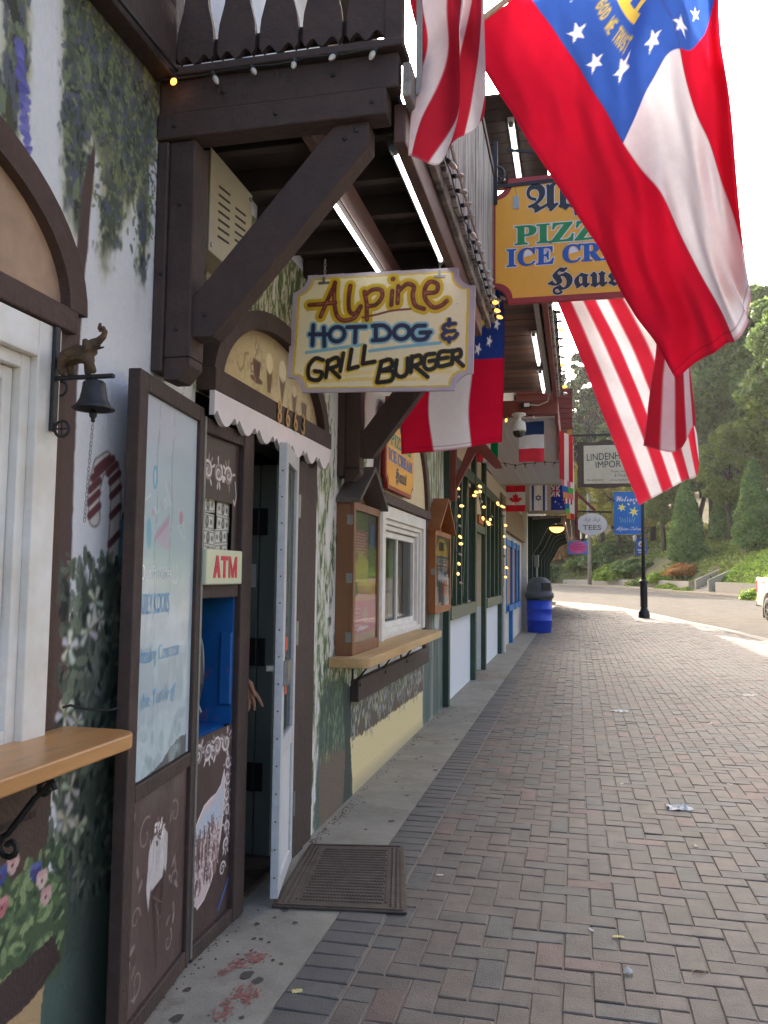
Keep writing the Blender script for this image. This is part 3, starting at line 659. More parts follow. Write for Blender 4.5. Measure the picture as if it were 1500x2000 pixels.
T.mesh('arch_panel', lambda a,b:(np.full(a.shape, WX+.03), a, b), m_paint_s, dfr, holes=[lambda y,z: ((y-3.74)/.72)**2 + ((z-2.19)/.42)**2 > 1])
arch(3.735, .785, .48, 2.19, .085, WX+.002, WX+.075, m_brown, dfr, 'arch_trim')
box('arch_rail', m_brown, dfr, WX+.002, WX+.085, 2.95, 4.52, 2.165, 2.255, bevel=.004)
sc = [(2.95,2.163),(4.50,2.163)]
nsc = 7; st = 1.55/nsc; P = [(4.50,2.163),(2.95,2.163)]
for k in range(nsc):
    y0 = 2.95 + k*st; P += [(y0,2.065),(y0+.02,2.085)] + [(y0+.03+(st-.06)*t, 2.085-.048*math.sin(math.pi*t)) for t in np.linspace(0,1,9)] + [(y0+st-.02,2.085)]
P += [(4.50,2.065)]
mb = MB(); mb.prism(P[::-1], lambda y,z,d:(d,y,z), WX+.06, WX+.082); mb.build('scalloped_trim', M('white_trim_paint', (226,220,222), .6, .05, 8), dfr)
m_brass = M('brass', (176,146,84), .35, .2, 20, metal=.7)
for k, ch in enumerate('8663'): text(ch, dfr, (WX+.088, 3.62+k*.115, 2.16), (0,1,0), (0,0,1), .05, .105, [(m_brass, .012, .002), (m_brass, .0, .006)], 'house_digit')
# doorway depth: folding panel door inside, threshold boards
m_fold = M('grey_green_panel', (112,118,112), .6, .1, 3, stretch=(1,1,.3))
fd = MB()
fd.box(-1.605,-1.515,4.052,4.078,.031,2.02)
fdo = fd.build('folding_panel_door', m_fold, dfr, bevel=.005)
for k in range(1,7): box('fold_panel', m_fold, fdo, -1.605-k*.098, -1.515-k*.098, 4.052+.006*(k%2), 4.078+.006*(k%2), .031, 2.02, bevel=.005)
for z in (.42,1.05,1.72):
    mb = MB(); mb.box(-1.675,-1.56,4.042,4.0515,z-.07,z+.07); mb.tube([(-1.61,4.042,z-.07),(-1.61,4.042,z+.07)],.008,8); mb.build('hinge', m_iron, fdo)
box('notice', M('notice', (200,200,196), .6), fdo, -1.66, -1.62, 4.0475, 4.0515, 1.38, 1.50)
for k in range(5): box('threshold_board', M('threshold_wood', (74,64,54), .75, .2, 4, .3, 40), dfr, -2.6, WX+.0, 3.58+k*.15, 3.724+k*.15, .013, .03, bevel=.003)

# storm door, ajar: hinged at the far jamb
sdr = MB(); HX, HY = -1.412, 4.045; FX, FY = -1.300, 3.545
dv = Vector((FX-HX, FY-HY, 0)); Ld = dv.length; dv.normalize(); nv = Vector((dv.y*-1, dv.x, 0)); nv = Vector((-dv.y, dv.x, 0))
def SD(u, t, z): return (HX + dv.x*u + nv.x*t, HY + dv.y*u + nv.y*t, z)
m_alu = M('white_aluminium', (196,200,202), .4, .12, 12, wear=(150,140,120), wear_amt=.6, wscale=20)
def sbox(mb, u0, u1, t0, t1, z0, z1):
    P = [(u0,z0),(u1,z0),(u1,z1),(u0,z1)]; mb.prism(P, lambda u,z,t: SD(u,t,z), t0, t1); return mb
sbox(sdr, 0, .075, -.018, .018, .03, 2.05); sbox(sdr, Ld-.075, Ld, -.018, .018, .03, 2.05); sbox(sdr, .0755, Ld-.0755, -.017, .017, 1.97, 2.05); sbox(sdr, .0755, Ld-.0755, -.017, .017, .03, .10); sbox(sdr, .0755, Ld-.0755, -.017, .017, .62, .70)
sdo = sdr.build('storm_door', m_alu, dfr, bevel=.003); sdo['label'] = 'white aluminium storm door standing ajar'
mb = MB(); sbox(mb, .0755, Ld-.0755, -.008, .008, .10, .62); mb.build('kick_panel', M('kick_panel', (206,210,212), .5, .06, 6), sdo)
mb = MB(); sbox(mb, .0755, Ld-.0755, -.003, .003, .70, 1.97); mb.build('pane', glass_mat('door_glass', (206,214,214), .10), sdo)
for u in (.15,.24,.33): mb = MB(); sbox(mb, u, u+.012, -.012, -.004, .70, 1.97); mb.build('guard_bar', M('bar_grey', (130,132,130), .4, .1, 10), sdo)
mb = MB(); sbox(mb, Ld-.16, Ld-.02, .019, .04, .95, 1.06); sbox(mb, Ld-.05, Ld+.04, -.05, -.02, 1.02, 1.045); mb.build('handle', m_steel, sdo)
for z in (1.10,.90): mb = MB(); sbox(mb, Ld-.14, Ld-.09, .0185, .021, z, z+.06); mb.build('sticker', M('orange_sticker', (235,90,50), .5, .05), sdo)
for z in (.3,1.15,1.8): mb = MB(); mb.tube([SD(-.004,.02,z-.06), SD(-.004,.02,z+.06)], .010, 8); mb.build('hinge', m_steel, sdo)
mb = MB()
for k in range(16): z = .12 + k*.12; mb.tube([SD(Ld+.0005, .0, z), SD(Ld+.003, .0, z)], .004, 6)
tag(mb.build('screw_heads', m_iron, sdo), kind='stuff')

# ---- cash machine surround next to the doorway
XA = WX + .025
atm = MB(); atm.box(WX-.12, XA+.025, 3.335, 3.45, 0.0, 2.10); atm.box(WX-.12, XA+.01, 2.945, 2.965, 0.0, 2.06); atm.box(WX-.12, XA+.012, 2.9655, 3.3345, 1.35, 1.42); atm.box(WX-.12, XA+.022, 2.9655, 3.3345, 2.00, 2.06)
ato = atm.build('cash_machine_surround', m_brown, shop, bevel=.006); ato['label'] = 'dark brown timber surround of the cash machine niche'
E1 = Canvas(2.966, 3.334, 1.42, 2.0, .004, (64,51,48)); a, b = E1.A, E1.B
def curl(c, y, z, r, col=(222,214,212), w_=.010, d=1, ph=0.0, turns=1.6):
    P = []
    for k in range(26): t = k/25; rr = r*(1-.85*t); an = ph + d*t*turns*2*math.pi; P.append((y+rr*math.cos(an), z+rr*math.sin(an)))
    c.stroke(P, [w_*(1.1-.6*k/25) for k in range(26)], col)
def flourish(c, seed, y0, y1, z0, z1, n, horizontal=True, r=.03, col=(222,214,212)):
    q = random.Random(seed)
    for k in range(n):
        t = (k+.5)/n; y = y0+(y1-y0)*(t if horizontal else .5); z = z0+(z1-z0)*(.5 if horizontal else t)
        c.ell(y, z, r*.95, r*.95, 0, (180,168,166), .75); curl(c, y, z, r*.85, (60,48,46), .006, q.choice((-1,1)), q.uniform(0,6)); curl(c, y, z, r, col, .011, q.choice((-1,1)), q.uniform(0,6), 1.1)
        for m_ in range(7): an = q.uniform(0,6.28); c.ell(y+r*1.35*math.cos(an), z+r*1.35*math.sin(an), r*.42, r*.14, an, col if q.random()<.6 else (150,138,134), .9)
flourish(E1, 3, 2.98, 3.28, 1.80, 1.92, 3, True, .040)
E1.stroke([(3.30,1.84),(3.315,1.78),(3.30,1.74),(3.285,1.76)], .008, (222,214,212))
E1.mesh('upper_panel', lambda a,b:(np.full(a.shape, XA), a, b), m_panelp, ato, holes=[(3.0,3.275,1.50,1.745)])
# display of banknotes behind glass
box('display_back', M('display_back', (44,46,48), .7), ato, XA-.035, XA-.025, 2.966, 3.334, 1.48, 1.76)
for r_ in range(4):
    for q in range(2):
        nc = Canvas(0, .125, 0, .062, .0035, (214,216,208)); nc.all(fbm(nc.A,nc.B,120,120,900+r_*2+q)*.3, (130,134,126))
        for e in (.006,.119): nc.stroke([(e,.005),(e,.057)], .004, (104,108,102))
        for e in (.006,.056): nc.stroke([(.006,e),(.119,e)], .004, (104,108,102))
        nc.ell(.0625,.031,.016,.024,0,(84,88,84)); nc.ell(.0625,.034,.008,.012,0,(140,142,134)); nc.ell(.025,.031,.011,.011,0,(120,124,116)); nc.ell(.10,.031,.010,.012,0,(112,116,110))
        rt = random.Random(r_*7+q); an = rt.uniform(-.09,.09); y_, z_ = 3.005+q*.14+rt.uniform(-.006,.01), 1.69-r_*.062
        nc.mesh('banknote', lambda a,b,an=an,y_=y_,z_=z_: (np.full(a.shape, XA-.016+.001*r_), y_+a*math.cos(an)-b*math.sin(an), z_+a*math.sin(an)+b*math.cos(an)), m_paint_s, ato)
E2 = Canvas(2.966, 3.334, 0.06, .815, .003, (76,58,56)); a, b = E2.A, E2.B
E2.all(sstep(fbm(a,b,4,3,410), .45, .7)*.3, (110,92,88))
flourish(E2, 12, 2.97, 3.32, .70, .80, 4, True, .038); flourish(E2, 13, 3.28, 3.32, .30, .70, 6, False, .028)
OV = [(3.0,.47),(3.03,.50),(3.08,.54),(3.14,.555),(3.19,.56),(3.235,.585),(3.265,.64),(3.272,.56),(3.262,.46),(3.24,.37),(3.205,.29),(3.16,.225),(3.10,.18),(3.04,.165),(3.0,.19)]; E2.poly(OV, (206,190,188), wob=.010); E2.stroke(OV[:-1], .008, (226,216,214))
E2.poly([(3.0,.45),(3.08,.515),(3.19,.535),(3.255,.59),(3.25,.46),(3.18,.44),(3.1,.42),(3.0,.40)], (184,196,212), .9, wob=.015, soft=.01)
for k in range(260): q = random.Random(k+3000); t1, t2 = q.random(), q.random(); y, z = 3.0+.235*t1, .19+.27*t2*(1-.25*t1)+.08*t1; E2.ell(y, z, q.uniform(.004,.014), q.uniform(.002,.006), q.uniform(0,3), q.choice([(116,86,82),(92,68,64),(150,124,120),(222,210,208),(174,150,146)]), .75)
for k in range(70): q = random.Random(k+60); y, z = q.uniform(3.01,3.22), q.uniform(.2,.44); E2.stroke([(y,z),(y+q.uniform(-.006,.006),z+q.uniform(.02,.07))], q.uniform(.004,.012), q.choice([(92,66,62),(120,90,86),(150,126,122),(70,56,54)]), .8)

E2.stroke([(3.24,.09),(3.355,.20)], .012, (60,110,180)); curl(E2, 3.27, .24, .03, w_=.008)
E2.mesh('lower_panel', lambda a,b:(np.full(a.shape, XA), a, b), m_panelp, ato)
box('plinth', m_brown, ato, WX-.1, XA+.02, 2.9655, 3.3345, 0.0, .058, bevel=.004)
# niche with the blue reveal and the machine itself
m_blue = M('blue_paint', (22,92,160), .45, .14, 9, .1, 40, wear=(150,80,40), wear_amt=.5, wscale=5)
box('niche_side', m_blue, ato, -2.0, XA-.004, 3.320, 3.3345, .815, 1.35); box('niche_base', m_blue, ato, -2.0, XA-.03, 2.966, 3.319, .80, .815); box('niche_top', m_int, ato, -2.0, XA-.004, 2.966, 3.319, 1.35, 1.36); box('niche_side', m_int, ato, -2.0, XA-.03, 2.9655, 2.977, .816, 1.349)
box('niche_latch', m_blue, ato, XA-.05, XA-.0, 3.300, 3.3199, .90, 1.20, bevel=.004)
m_atmb = M('machine_plastic', (58,60,66), .4, .1, 10)
machine = thing('cash_machine', 'dark grey rounded cash machine inside the blue niche', 'machine', (-1.75, 3.15, 0))
mb = MB(); mb.prism([(-1.98,.82),(-1.60,.82),(-1.52,.86),(-1.49,1.00),(-1.50,1.15),(-1.55,1.27),(-1.64,1.31),(-1.98,1.31)], lambda x,z,d:(x,d,z), 3.02, 3.20); mb.build('body', m_atmb, machine, bevel=.02, seg=3)
mb = MB()
for r_ in (.05,.065,.08): mb.tube([(-1.53+r_*.3*math.cos(t), 3.21, 1.06+r_*1.6*math.sin(t)) for t in np.linspace(-1.5,1.5,14)], .004, 6)
mb.build('trim_ring', m_steel, machine)
mb = MB(); mb.tube([(-1.52,3.205,.90),(-1.51,3.205,.88),(-1.525,3.205,.865)], .006, 6); mb.build('key', m_steel, machine)
asg = thing('atm_sign', 'cream plastic light box with red ATM letters above the blue niche', 'sign', (XA, 3.17, 1.45))
box('housing', M('cream_plastic', (208,212,184), .35, .05, 6, coat=.3), asg, XA+.014, XA+.040, 2.955, 3.305, 1.405, 1.545, bevel=.006)
m_rp = M('red_print', (206,44,70), .4, .05)
for ch, polys in (('A',([(0,0),(.022,0),(.045,.088),(.027,.088)],[(.068,0),(.046,0),(.0275,.0885),(.044,.0885)],[(.018,.02),(.05,.02),(.046,.036),(.022,.036)])),('T',([(.072,.070),(.138,.070),(.138,.088),(.072,.088)],[(.095,0),(.116,0),(.116,.0695),(.095,.0695)])),('M',([(.146,0),(.164,0),(.164,.088),(.146,.088)],[(.212,0),(.230,0),(.230,.088),(.212,.088)],[(.1645,.088),(.1645,.058),(.180,.0),(.196,.0),(.2115,.058),(.2115,.088),(.188,.03)]))):
    mb = MB()
    for i_, P_ in enumerate(polys): mb.prism(P_, lambda y,z,d: (d, 3.015+y, 1.432+z), XA+.0405, XA+.042+.0002*i_)
    mb.build('letter', m_rp, asg)

# ---- open wooden door leaf carrying the wipe board
LX0, LY0, LX1, LY1 = -1.325, 2.315, -1.405, 2.945           # free edge, hinge edge (outer face)
lu = Vector((LX1-LX0, LY1-LY0, 0)); LL = lu.length; lu.normalize(); ln = Vector((lu.y, -lu.x, 0))
def LF(u, z, t): return (LX0+lu.x*u+ln.x*t, LY0+lu.y*u+ln.y*t, z)
def lbox(mb, u0, u1, z0, z1, t0, t1): return mb.prism([(u0,z0),(u1,z0),(u1,z1),(u0,z1)], lambda u,z,t: LF(u,z,t), t0, t1)
lf = MB(); lbox(lf, 0, .07, .012, 2.09, -.042, 0); lbox(lf, LL-.045, LL, .012, 2.09, -.042, 0); lbox(lf, .0705, LL-.0455, 2.03, 2.089, -.042, -.0005); lbox(lf, .0705, LL-.0455, .735, .785, -.042, -.0008); lbox(lf, .0705, LL-.0455, .013, .07, -.042, -.0006)
lbox(lf, .0705, LL-.0455, .07, .735, -.036, -.016); lbox(lf, .0705, LL-.0455, .785, 2.03, -.036, -.016)
lfo = lf.build('door_leaf', m_brown, shop, bevel=.004); lfo['label'] = 'brown door leaf folded open with a wipe board'
D1 = Canvas(.0705, LL-.0455, .073, .733, .003, (84,66,63)); a, b = D1.A, D1.B
D1.all(sstep(fbm(a,b,5,3,510), .42, .7)*.35, (116,98,94)); D1.all(sstep(b,.62,.73)*sstep(fbm(a,b,9,9,515),.4,.6)*.6, (112,104,102))
D1.poly([(.22,.42),(.235,.54),(.27,.57),(.315,.62),(.37,.585),(.41,.55),(.405,.46),(.395,.42),(.375,.445),(.36,.40),(.33,.38),(.30,.40),(.275,.37),(.26,.41),(.245,.34)], (200,194,194), wob=.010, soft=.004)
for k in range(160): q = random.Random(k+70); y, z = q.uniform(.23,.40), q.uniform(.36,.60); D1.stroke([(y,z),(y+q.uniform(-.004,.004),z+q.uniform(.02,.06))], .006, q.choice([(224,220,220),(176,170,172),(190,184,186)]), .45) if (.24<y<.395 and .42<z<.55) else None
for k in range(120): q = random.Random(k+900); an = q.uniform(0,6.3); rr = q.uniform(0,.05); D1.ell(.325+rr*math.cos(an)*.9, .585+rr*math.sin(an), q.uniform(.004,.010), q.uniform(.004,.008), 0, q.choice([(84,64,60),(120,100,96),(230,226,226)]), .9)
D1.poly([(.265,.40),(.382,.415),(.328,.11)], (58,42,40), .95, soft=.004, wob=.004); D1.poly([(.30,.39),(.345,.395),(.330,.15)], (96,74,70), .6, soft=.01)
for k in range(4): D1.stroke([(.285+.02*k,.375-.03*k),(.365-.008*k,.33-.05*k)], .006, (128,106,100), .7)
for k in range(30): q = random.Random(k+40); y = q.choice([q.uniform(.09,.2), q.uniform(.43,.53)]); z = q.uniform(.1,.68); D1.ell(y, z, .022, .009, q.uniform(.3,2.4), q.choice([(132,116,110),(160,146,138),(76,60,58)]), .8)
for (y,z,r,ph,d) in ((.20,.60,.06,1,1),(.47,.60,.045,2,-1),(.14,.36,.04,0,1),(.49,.36,.04,3,-1),(.16,.16,.05,4,1),(.44,.17,.04,1,-1)): curl(D1, y, z, r, (150,134,128), .007, d, ph, 1.0)
D1.mesh('painted_panel', lambda a,b: LF(a,b,-.0145), m_panelp, lfo)
m_board = M('wipe_board', rough=.16, var=.03, scale=5, attr='paint', coat=.5)
D2 = Canvas(.072, LL-.047, .79, 2.028, .004, (192,210,218)); a, b = D2.A, D2.B
D2.all(sstep(fbm(a,b,5,6,610), .42, .66)*.5*sstep(1.5-b,-.2,.3), (150,172,180)); D2.all(sstep(fbm(a,b,14,4,615), .5, .66)*.5*sstep(1.35-b,-.1,.2), (196,222,226)); D2.all(sstep(fbm(a,b,3,3,618),.5,.7)*.35, (196,210,222))
for u in (.20,.34): D2.stroke([(u+.01*math.sin(k*1.9)+.0*k, 1.30+k*.09) for k in range(9)], .008, (146,158,166), .6, dry=.45)
D2.poly([(.07,.77),(.56,.77),(.56,.86),(.40,.84),(.3,.80),(.1,.79)], (84,92,92), .9, wob=.02); D2.leaves(60, (.08,.52,.8,.95), [(140,164,168),(200,224,226)], .03, 61, .6, alpha=.35)
hand = lambda pts_, col, w_=.006, al=.8: D2.stroke(pts_, w_, col, al*.7)
wt = (232,238,240)
# faint marker drawings: swirl, !!, ice cream cone, smile
VV = lambda L_: [(u, z) for u, z in L_]
hand([(p[0]+.016*math.cos(t), p[1]+.035*math.sin(t)) for p in [(0.180,1.766)] for t in np.linspace(0,6.3,14)], (70,156,206), .010)
for L_, col, w_ in (([(0.066,1.666),(0.149,1.706)], wt, .007), ([(0.276,1.760),(0.328,1.683)], wt, .007), ([(0.306,1.758),(0.351,1.708)], (222,160,180), .007), ([(0.290,1.708),(0.272,1.696),(0.297,1.687),(0.284,1.672)], wt, .006), ([(0.180,1.664),(0.205,1.647),(0.222,1.660)], wt, .006), ([(0.239,1.689),(0.255,1.663)], (214,140,160), .006), ([(0.164,1.640),(0.167,1.657),(0.187,1.640)], (214,140,160), .006), ([(0.088,1.656),(0.104,1.628),(0.101,1.608)], wt, .006), ([(0.407,1.612),(0.470,1.635),(0.492,1.568),(0.407,1.612)], (214,240,228), .006), ([(0.431,1.577),(0.471,1.625)], (214,240,228), .004)): hand(L_, col, w_, .85)
D2.poly([(0.198,1.566),(0.322,1.634),(0.342,1.515),(0.242,1.547)], (214,176,202), .5, wob=.008)
for k in range(7): q_ = [(0.211,1.573),(0.317,1.632)]; y_ = q_[0][0]+(q_[1][0]-q_[0][0])*k/6; z_ = q_[0][1]+(q_[1][1]-q_[0][1])*k/6; hand([(y_-.008,z_-.015),(y_+.004,z_+.018)], (200,104,140), .007)
for p, ra, rb_, col in zip([(0.422,1.678),(0.441,1.648),(0.143,1.577)], (.018,.020,.020), (.035,.025,.05), ((214,206,216),(210,120,142),(104,170,212))): D2.ell(p[0], p[1], ra, rb_, .1, col, .55)
for L_ in ([(0.376,1.478),(0.378,1.462)], [(0.408,1.479),(0.409,1.462)], [(0.359,1.444),(0.382,1.415),(0.413,1.415),(0.427,1.437)]): hand(L_, wt, .006)
brd = D2.mesh('wipe_board', lambda a,b: LF(a,b,-.0135), m_board, lfo)
def ltext(s, u0, u1, z0, z1, layers): text(s, lfo, LF(u0,z0,-.0125), tuple(lu), (0,0,1), u1-u0, z1-z0, layers)
m_mw, m_mb = M('marker_white', (226,234,236), .6, .05), M('marker_blue', (92,158,206), .6, .3, 30, c2=(140,186,214)); m_mb2 = M('marker_blue_faint', (112,166,206), .6, .2, 20, c2=(146,188,212))
for s_, bx, lay in (('Our favorites', [(0.054,1.426),(0.336,1.473)], [(m_mw,-.012,.0005)]), ('KREY KOORS', [(0.068,1.314),(0.326,1.358)], [(m_mb,.0,.0005)]), ('Bubbaloy Concrete', [(0.030,1.141),(0.437,1.149)], [(m_mb2,.0,.0005)]), ('the Turtle gf', [(0.091,0.997),(0.414,0.997)], [(m_mb2,-.004,.0005)])):
    ltext(s_, bx[0][0]+.025, bx[1][0]+.02, bx[0][1], bx[0][1]+(.05 if s_[0] == 'O' else .068), lay)
mb = MB()
for z in (.2,.3,.9,1.1,1.5,1.8): mb.tube([LF(.03,z,-.0005),LF(.03,z,.001)], .004, 6)
tag(mb.build('screw_heads', m_iron, lfo), kind='stuff')
mb = MB(); mb.tube([(-1.44,2.145,1.06),(-1.425,2.16,1.065),(-1.40,2.20,1.05),(-1.375,2.28,1.035),(-1.35,2.31,1.04)], .004, 6); mb.build('hook', m_iron, lfo)
mb = MB(); lbox(mb, LL-.002, LL+.02, .02, 2.06, -.03, .004); mb.build('edge_strip', m_steel, lfo)

# ================================================================== BALCONY (part of the shop, boards and timbers as pieces)
BY0, BY1, BX = 2.58, 5.12, -0.56
bal = box('balcony', m_dark, shop, WX+.002, BX-.06, BY0+.10, BY1-.08, 3.17, 3.205)
def timber(name, x0, x1, y0, y1, z0, z1, mat=m_brown, bevel=.006): return box(name, mat, bal, x0, x1, y0, y1, z0, z1, bevel)
# end beam facing the camera: lower beam, upper fascia board, capping
timber('end_beam', WX+.002, BX-.05, BY0, BY0+.09, 2.985, 3.078); timber('fascia_board', WX+.002, BX-.012, BY0+.012, BY0+.075, 3.081, 3.205); timber('capping', WX+.002, BX+.01, BY0-.02, BY0+.10, 3.2055, 3.236)
timber('end_beam', WX+.002, BX-.05, BY1-.09, BY1, 2.985, 3.078); timber('fascia_board', WX+.002, BX-.012, BY1-.075, BY1-.01, 3.081, 3.205)
timber('side_beam', BX-.045, BX-.002, BY0+.095, BY1-.095, 2.93, 3.07, m_brown2); timber('side_fascia', BX-.0, BX+.03, BY0+.02, BY1+.15, 3.05, 3.17, M('weathered_board', (150,146,140), .8, .3, 6, .3, 30, stretch=(1,1,1), c2=(70,66,62)))
timber('stringer', -.94, -.895, BY0+.095, BY1-.095, 2.99, 3.07, m_brown2)
for k in range(7): y = BY0+.28+k*.335; timber('joist', WX+.004, BX-.047, y, y+.045, 3.072, 3.168, m_dark, .003)
for (py, zb) in ((BY0+.02, 2.17), (BY1-.19, 2.08)):
    timber('post', WX+.001, WX+.045, py-.01, py+.12, zb-.02, 2.983, m_brown); timber('post', WX+.0455, WX+.145, py+.0, py+.11, zb+.03, 2.983, m_brown)
    mb = MB(); mb.prism([(WX+.046,zb+.029),(WX+.144,zb+.029),(WX+.144,zb+.0),(WX+.10,zb-.05),(WX+.046,zb-.05)], lambda x,z,d:(x,d,z), py+.002, py+.108); mb.build('post_foot', m_brown, bal, bevel=.004)
    zl = zb + .10
    mb = MB(); mb.prism([(WX+.14,zl),(WX+.225,zl),(-.675,2.90),(-.675,2.984),(-.80,2.984),(WX+.14,zl+.14)][::1], lambda x,z,d:(x,d,z), py+.012, py+.098); mb.build('brace', m_brown, bal, bevel=.005)
for (x_, z_, y_) in ((WX+.09,2.30,BY0+.019),(WX+.09,2.75,BY0+.019),(WX+.03,2.5,BY0+.009),(-.76,2.93,BY0+.031),(-.72,2.955,BY0+.031),(WX+.19,2.35,BY0+.031),(-1.0,3.03,BY0-.001),(-.66,3.03,BY0-.001),(-1.38,3.03,BY0-.001),(-1.2,3.14,BY0+.011),(-.8,3.15,BY0+.011)):
    mb = MB(); mb.tube([(x_,y_+.004,z_),(x_,y_-.004,z_),(x_,y_-.006,z_)], [.008,.008,.004], 8); mb.build('bolt', m_iron, bal)
# railing boards with sawn outlines (near end)
def rail_board(x0, x1, y):
    wd = x1-x0; P = []
    zb, zt = 3.262, 4.0
    P += [(x0, zb+.02)] + [(x0+wd*t, zb+.012-.016*math.cos(t*4*math.pi)) for t in np.linspace(0,1,13)][1:-1] + [(x1, zb+.02),(x1, zb+.09)]
    P += [(x1-.026*math.sin(t*math.pi)**2 , zb+.09+.30*t) for t in np.linspace(0,1,9)][1:] + [(x1,zt),(x0,zt)] + [(x0+.026*math.sin(t*math.pi)**2, zb+.09+.30*t) for t in np.linspace(1,0,9)][:-1] + [(x0,zb+.09)]
    mb = MB(); mb.prism(P, lambda x,z,d:(x,d,z), y, y+.022); return mb.build('rail_board', m_brown, bal)
for k in range(5): x0 = -1.385 + k*.158; rail_board(x0, x0+.140, BY0+.01)
timber('rail', WX+.002, BX-.03, BY0+.036, BY0+.075, 3.30, 3.36, m_dark); timber('rail', WX+.002, BX-.03, BY0+.036, BY0+.075, 3.92, 3.98, m_dark)
timber('corner_post', WX+.002, WX+.06, BY0+.0, BY0+.07, 3.237, 4.9); timber('corner_post', BX-.06, BX-.0, BY0+.0, BY0+.06, 3.237, 4.05)
m_birch = M('weathered_white_board', (180,178,174), .85, .2, 3, .3, 30, stretch=(1,12,.5), c2=(150,148,144), wear=(38,36,36), wear_amt=.95, wscale=2.6, wlo=.50)
for k in range(19): y = BY0+.10+k*.140; timber('rail_board', BX+.0305, BX+.052, y, y+.131, 3.10+.012*(k%2), 4.02, m_birch, .002)
timber('hand_rail', BX-.03, BX+.06, BY0+.0, BY1+.18, 4.03, 4.08)
box('balcony_door', m_white, shop, WX+.001, WX+.03, 3.3, 4.2, 3.21, 4.8)
# eave above the balcony (brown planks)
for k in range(9): box('eave_plank', m_dark, shop, WX+.002, -.2, 5.22+k*.15, 5.362+k*.15, 4.58, 4.60+.002*(k%2), .003)


# ================================================================== THINGS ON THE SHOP FRONT
def lathe_pt(mb, prof, c, n=20): return mb.lathe(prof, c, n)
# ---- bell with elephant bracket
EY = 2.0
bell = thing('door_bell', 'black iron bell hanging from a bracket with a brown elephant', 'bell', (WX, EY, 1.83))
mb = MB(); mb.box(WX+.036, WX+.048, EY-.012, EY+.012, 1.835, 2.13); mb.box(WX+.048, WX+.225, EY-.007, EY+.007, 1.978, 1.99); mb.build('bracket', m_iron, bell, bevel=.003)
mb = MB(); mb.tube([(WX+.07+.022*math.cos(t), EY, 1.842+.022*math.sin(t)) for t in np.linspace(0,6.3,17)], .0045, 6); mb.box(WX+.05,WX+.09,EY-.002,EY+.002,1.840,1.844); mb.box(WX+.068,WX+.072,EY-.002,EY+.002,1.822,1.862); mb.build('wheel', m_iron, bell)
mb = MB(); mb.tube([(WX+.06+.02*math.cos(t), EY, 1.955+.02*math.sin(t)) for t in np.linspace(-1.6,1.6,9)], .004, 6); mb.build('scroll', m_iron, bell)
m_ele = M('aged_bronze_paint', (92,68,40), .6, .35, 24, .5, 90, c2=(54,44,32))
# elephant: one continuous cast body
def ball(mb, c, r, n=8):
    mb.lathe([(r*math.sin(math.pi*k/n)*.999, -r*math.cos(math.pi*k/n)) for k in range(n+1)], c, 12)
def limb(mb, pts_, rs):
    mb.tube(pts_, rs, 12)
    for p, r in zip(pts_, rs): ball(mb, p, r*.985)
EP = lambda L_, y=0.0: [(WX+x, EY+y, z) for x, z in L_]
mb = MB(); limb(mb, EP([(.080,2.042),(.108,2.050),(.136,2.047)]), [.025,.027,.024]); limb(mb, EP([(.136,2.050),(.158,2.074)]), [.019,.017])
limb(mb, EP([(.160,2.077),(.174,2.084),(.187,2.095),(.192,2.108),(.186,2.118),(.177,2.113),(.173,2.119),(.176,2.130)]), [.014,.011,.009,.0075,.007,.0055,.005,.0045])
for y in (-.011,.011):
    limb(mb, EP([(.074,2.032),(.068 if y<0 else .082,2.012),(.070 if y<0 else .084,1.999)],y), [.016,.012,.011])
    limb(mb, EP([(.140,2.034),(.158 if y<0 else .136,2.018),(.166 if y<0 else .137,1.999)],y), [.015,.011,.010])
    limb(mb, EP([(.144,2.078),(.148,2.058)],y*1.6), [.009,.011]); limb(mb, EP([(.170,2.066),(.184,2.068)],y*.8), [.004,.0025])
limb(mb, EP([(.058,2.050),(.053,2.030),(.055,2.014)]), [.004,.003,.004])
eo = mb.build('elephant', m_ele, bell, smooth=True); rm = eo.modifiers.new('remesh','REMESH'); rm.mode = 'VOXEL'; rm.voxel_size = .0022; rm.use_smooth_shade = True
BXc = WX+.165
mb = MB(); mb.lathe([(.008,.0),(.024,.0),(.030,-.006),(.033,-.03),(.037,-.05),(.045,-.066),(.057,-.077),(.056,-.080),(.050,-.078),(.040,-.066),(.030,-.04),(.0,-.03)], (BXc, EY, 1.972), 32); mb.build('bell_cup', m_iron, bell, smooth=True)
mb = MB(); mb.lathe([(.0,.0),(.006,-.004),(.011,-.012),(.010,-.022),(.005,-.03),(.006,-.036),(.0,-.04)], (BXc, EY, 1.896), 14); mb.tube([(BXc,EY,1.945),(BXc,EY,1.895)], .003, 6); mb.tube([(BXc,EY,1.98),(BXc,EY,1.968)], .008, 8); mb.build('clapper', m_iron, bell, smooth=True)
mb = MB()
for k in range(24):
    z = 1.855-k*.0115; sx = .003 if k%2 else .0006; sy = .0006 if k%2 else .003
    mb.tube([(BXc-.0006*k+sx*math.cos(t), EY+sy*math.cos(t), z+.007*math.sin(t)) for t in np.linspace(0,6.28,9)], .0012, 4)
tag(mb.build('chain', m_steel, bell), kind='stuff')
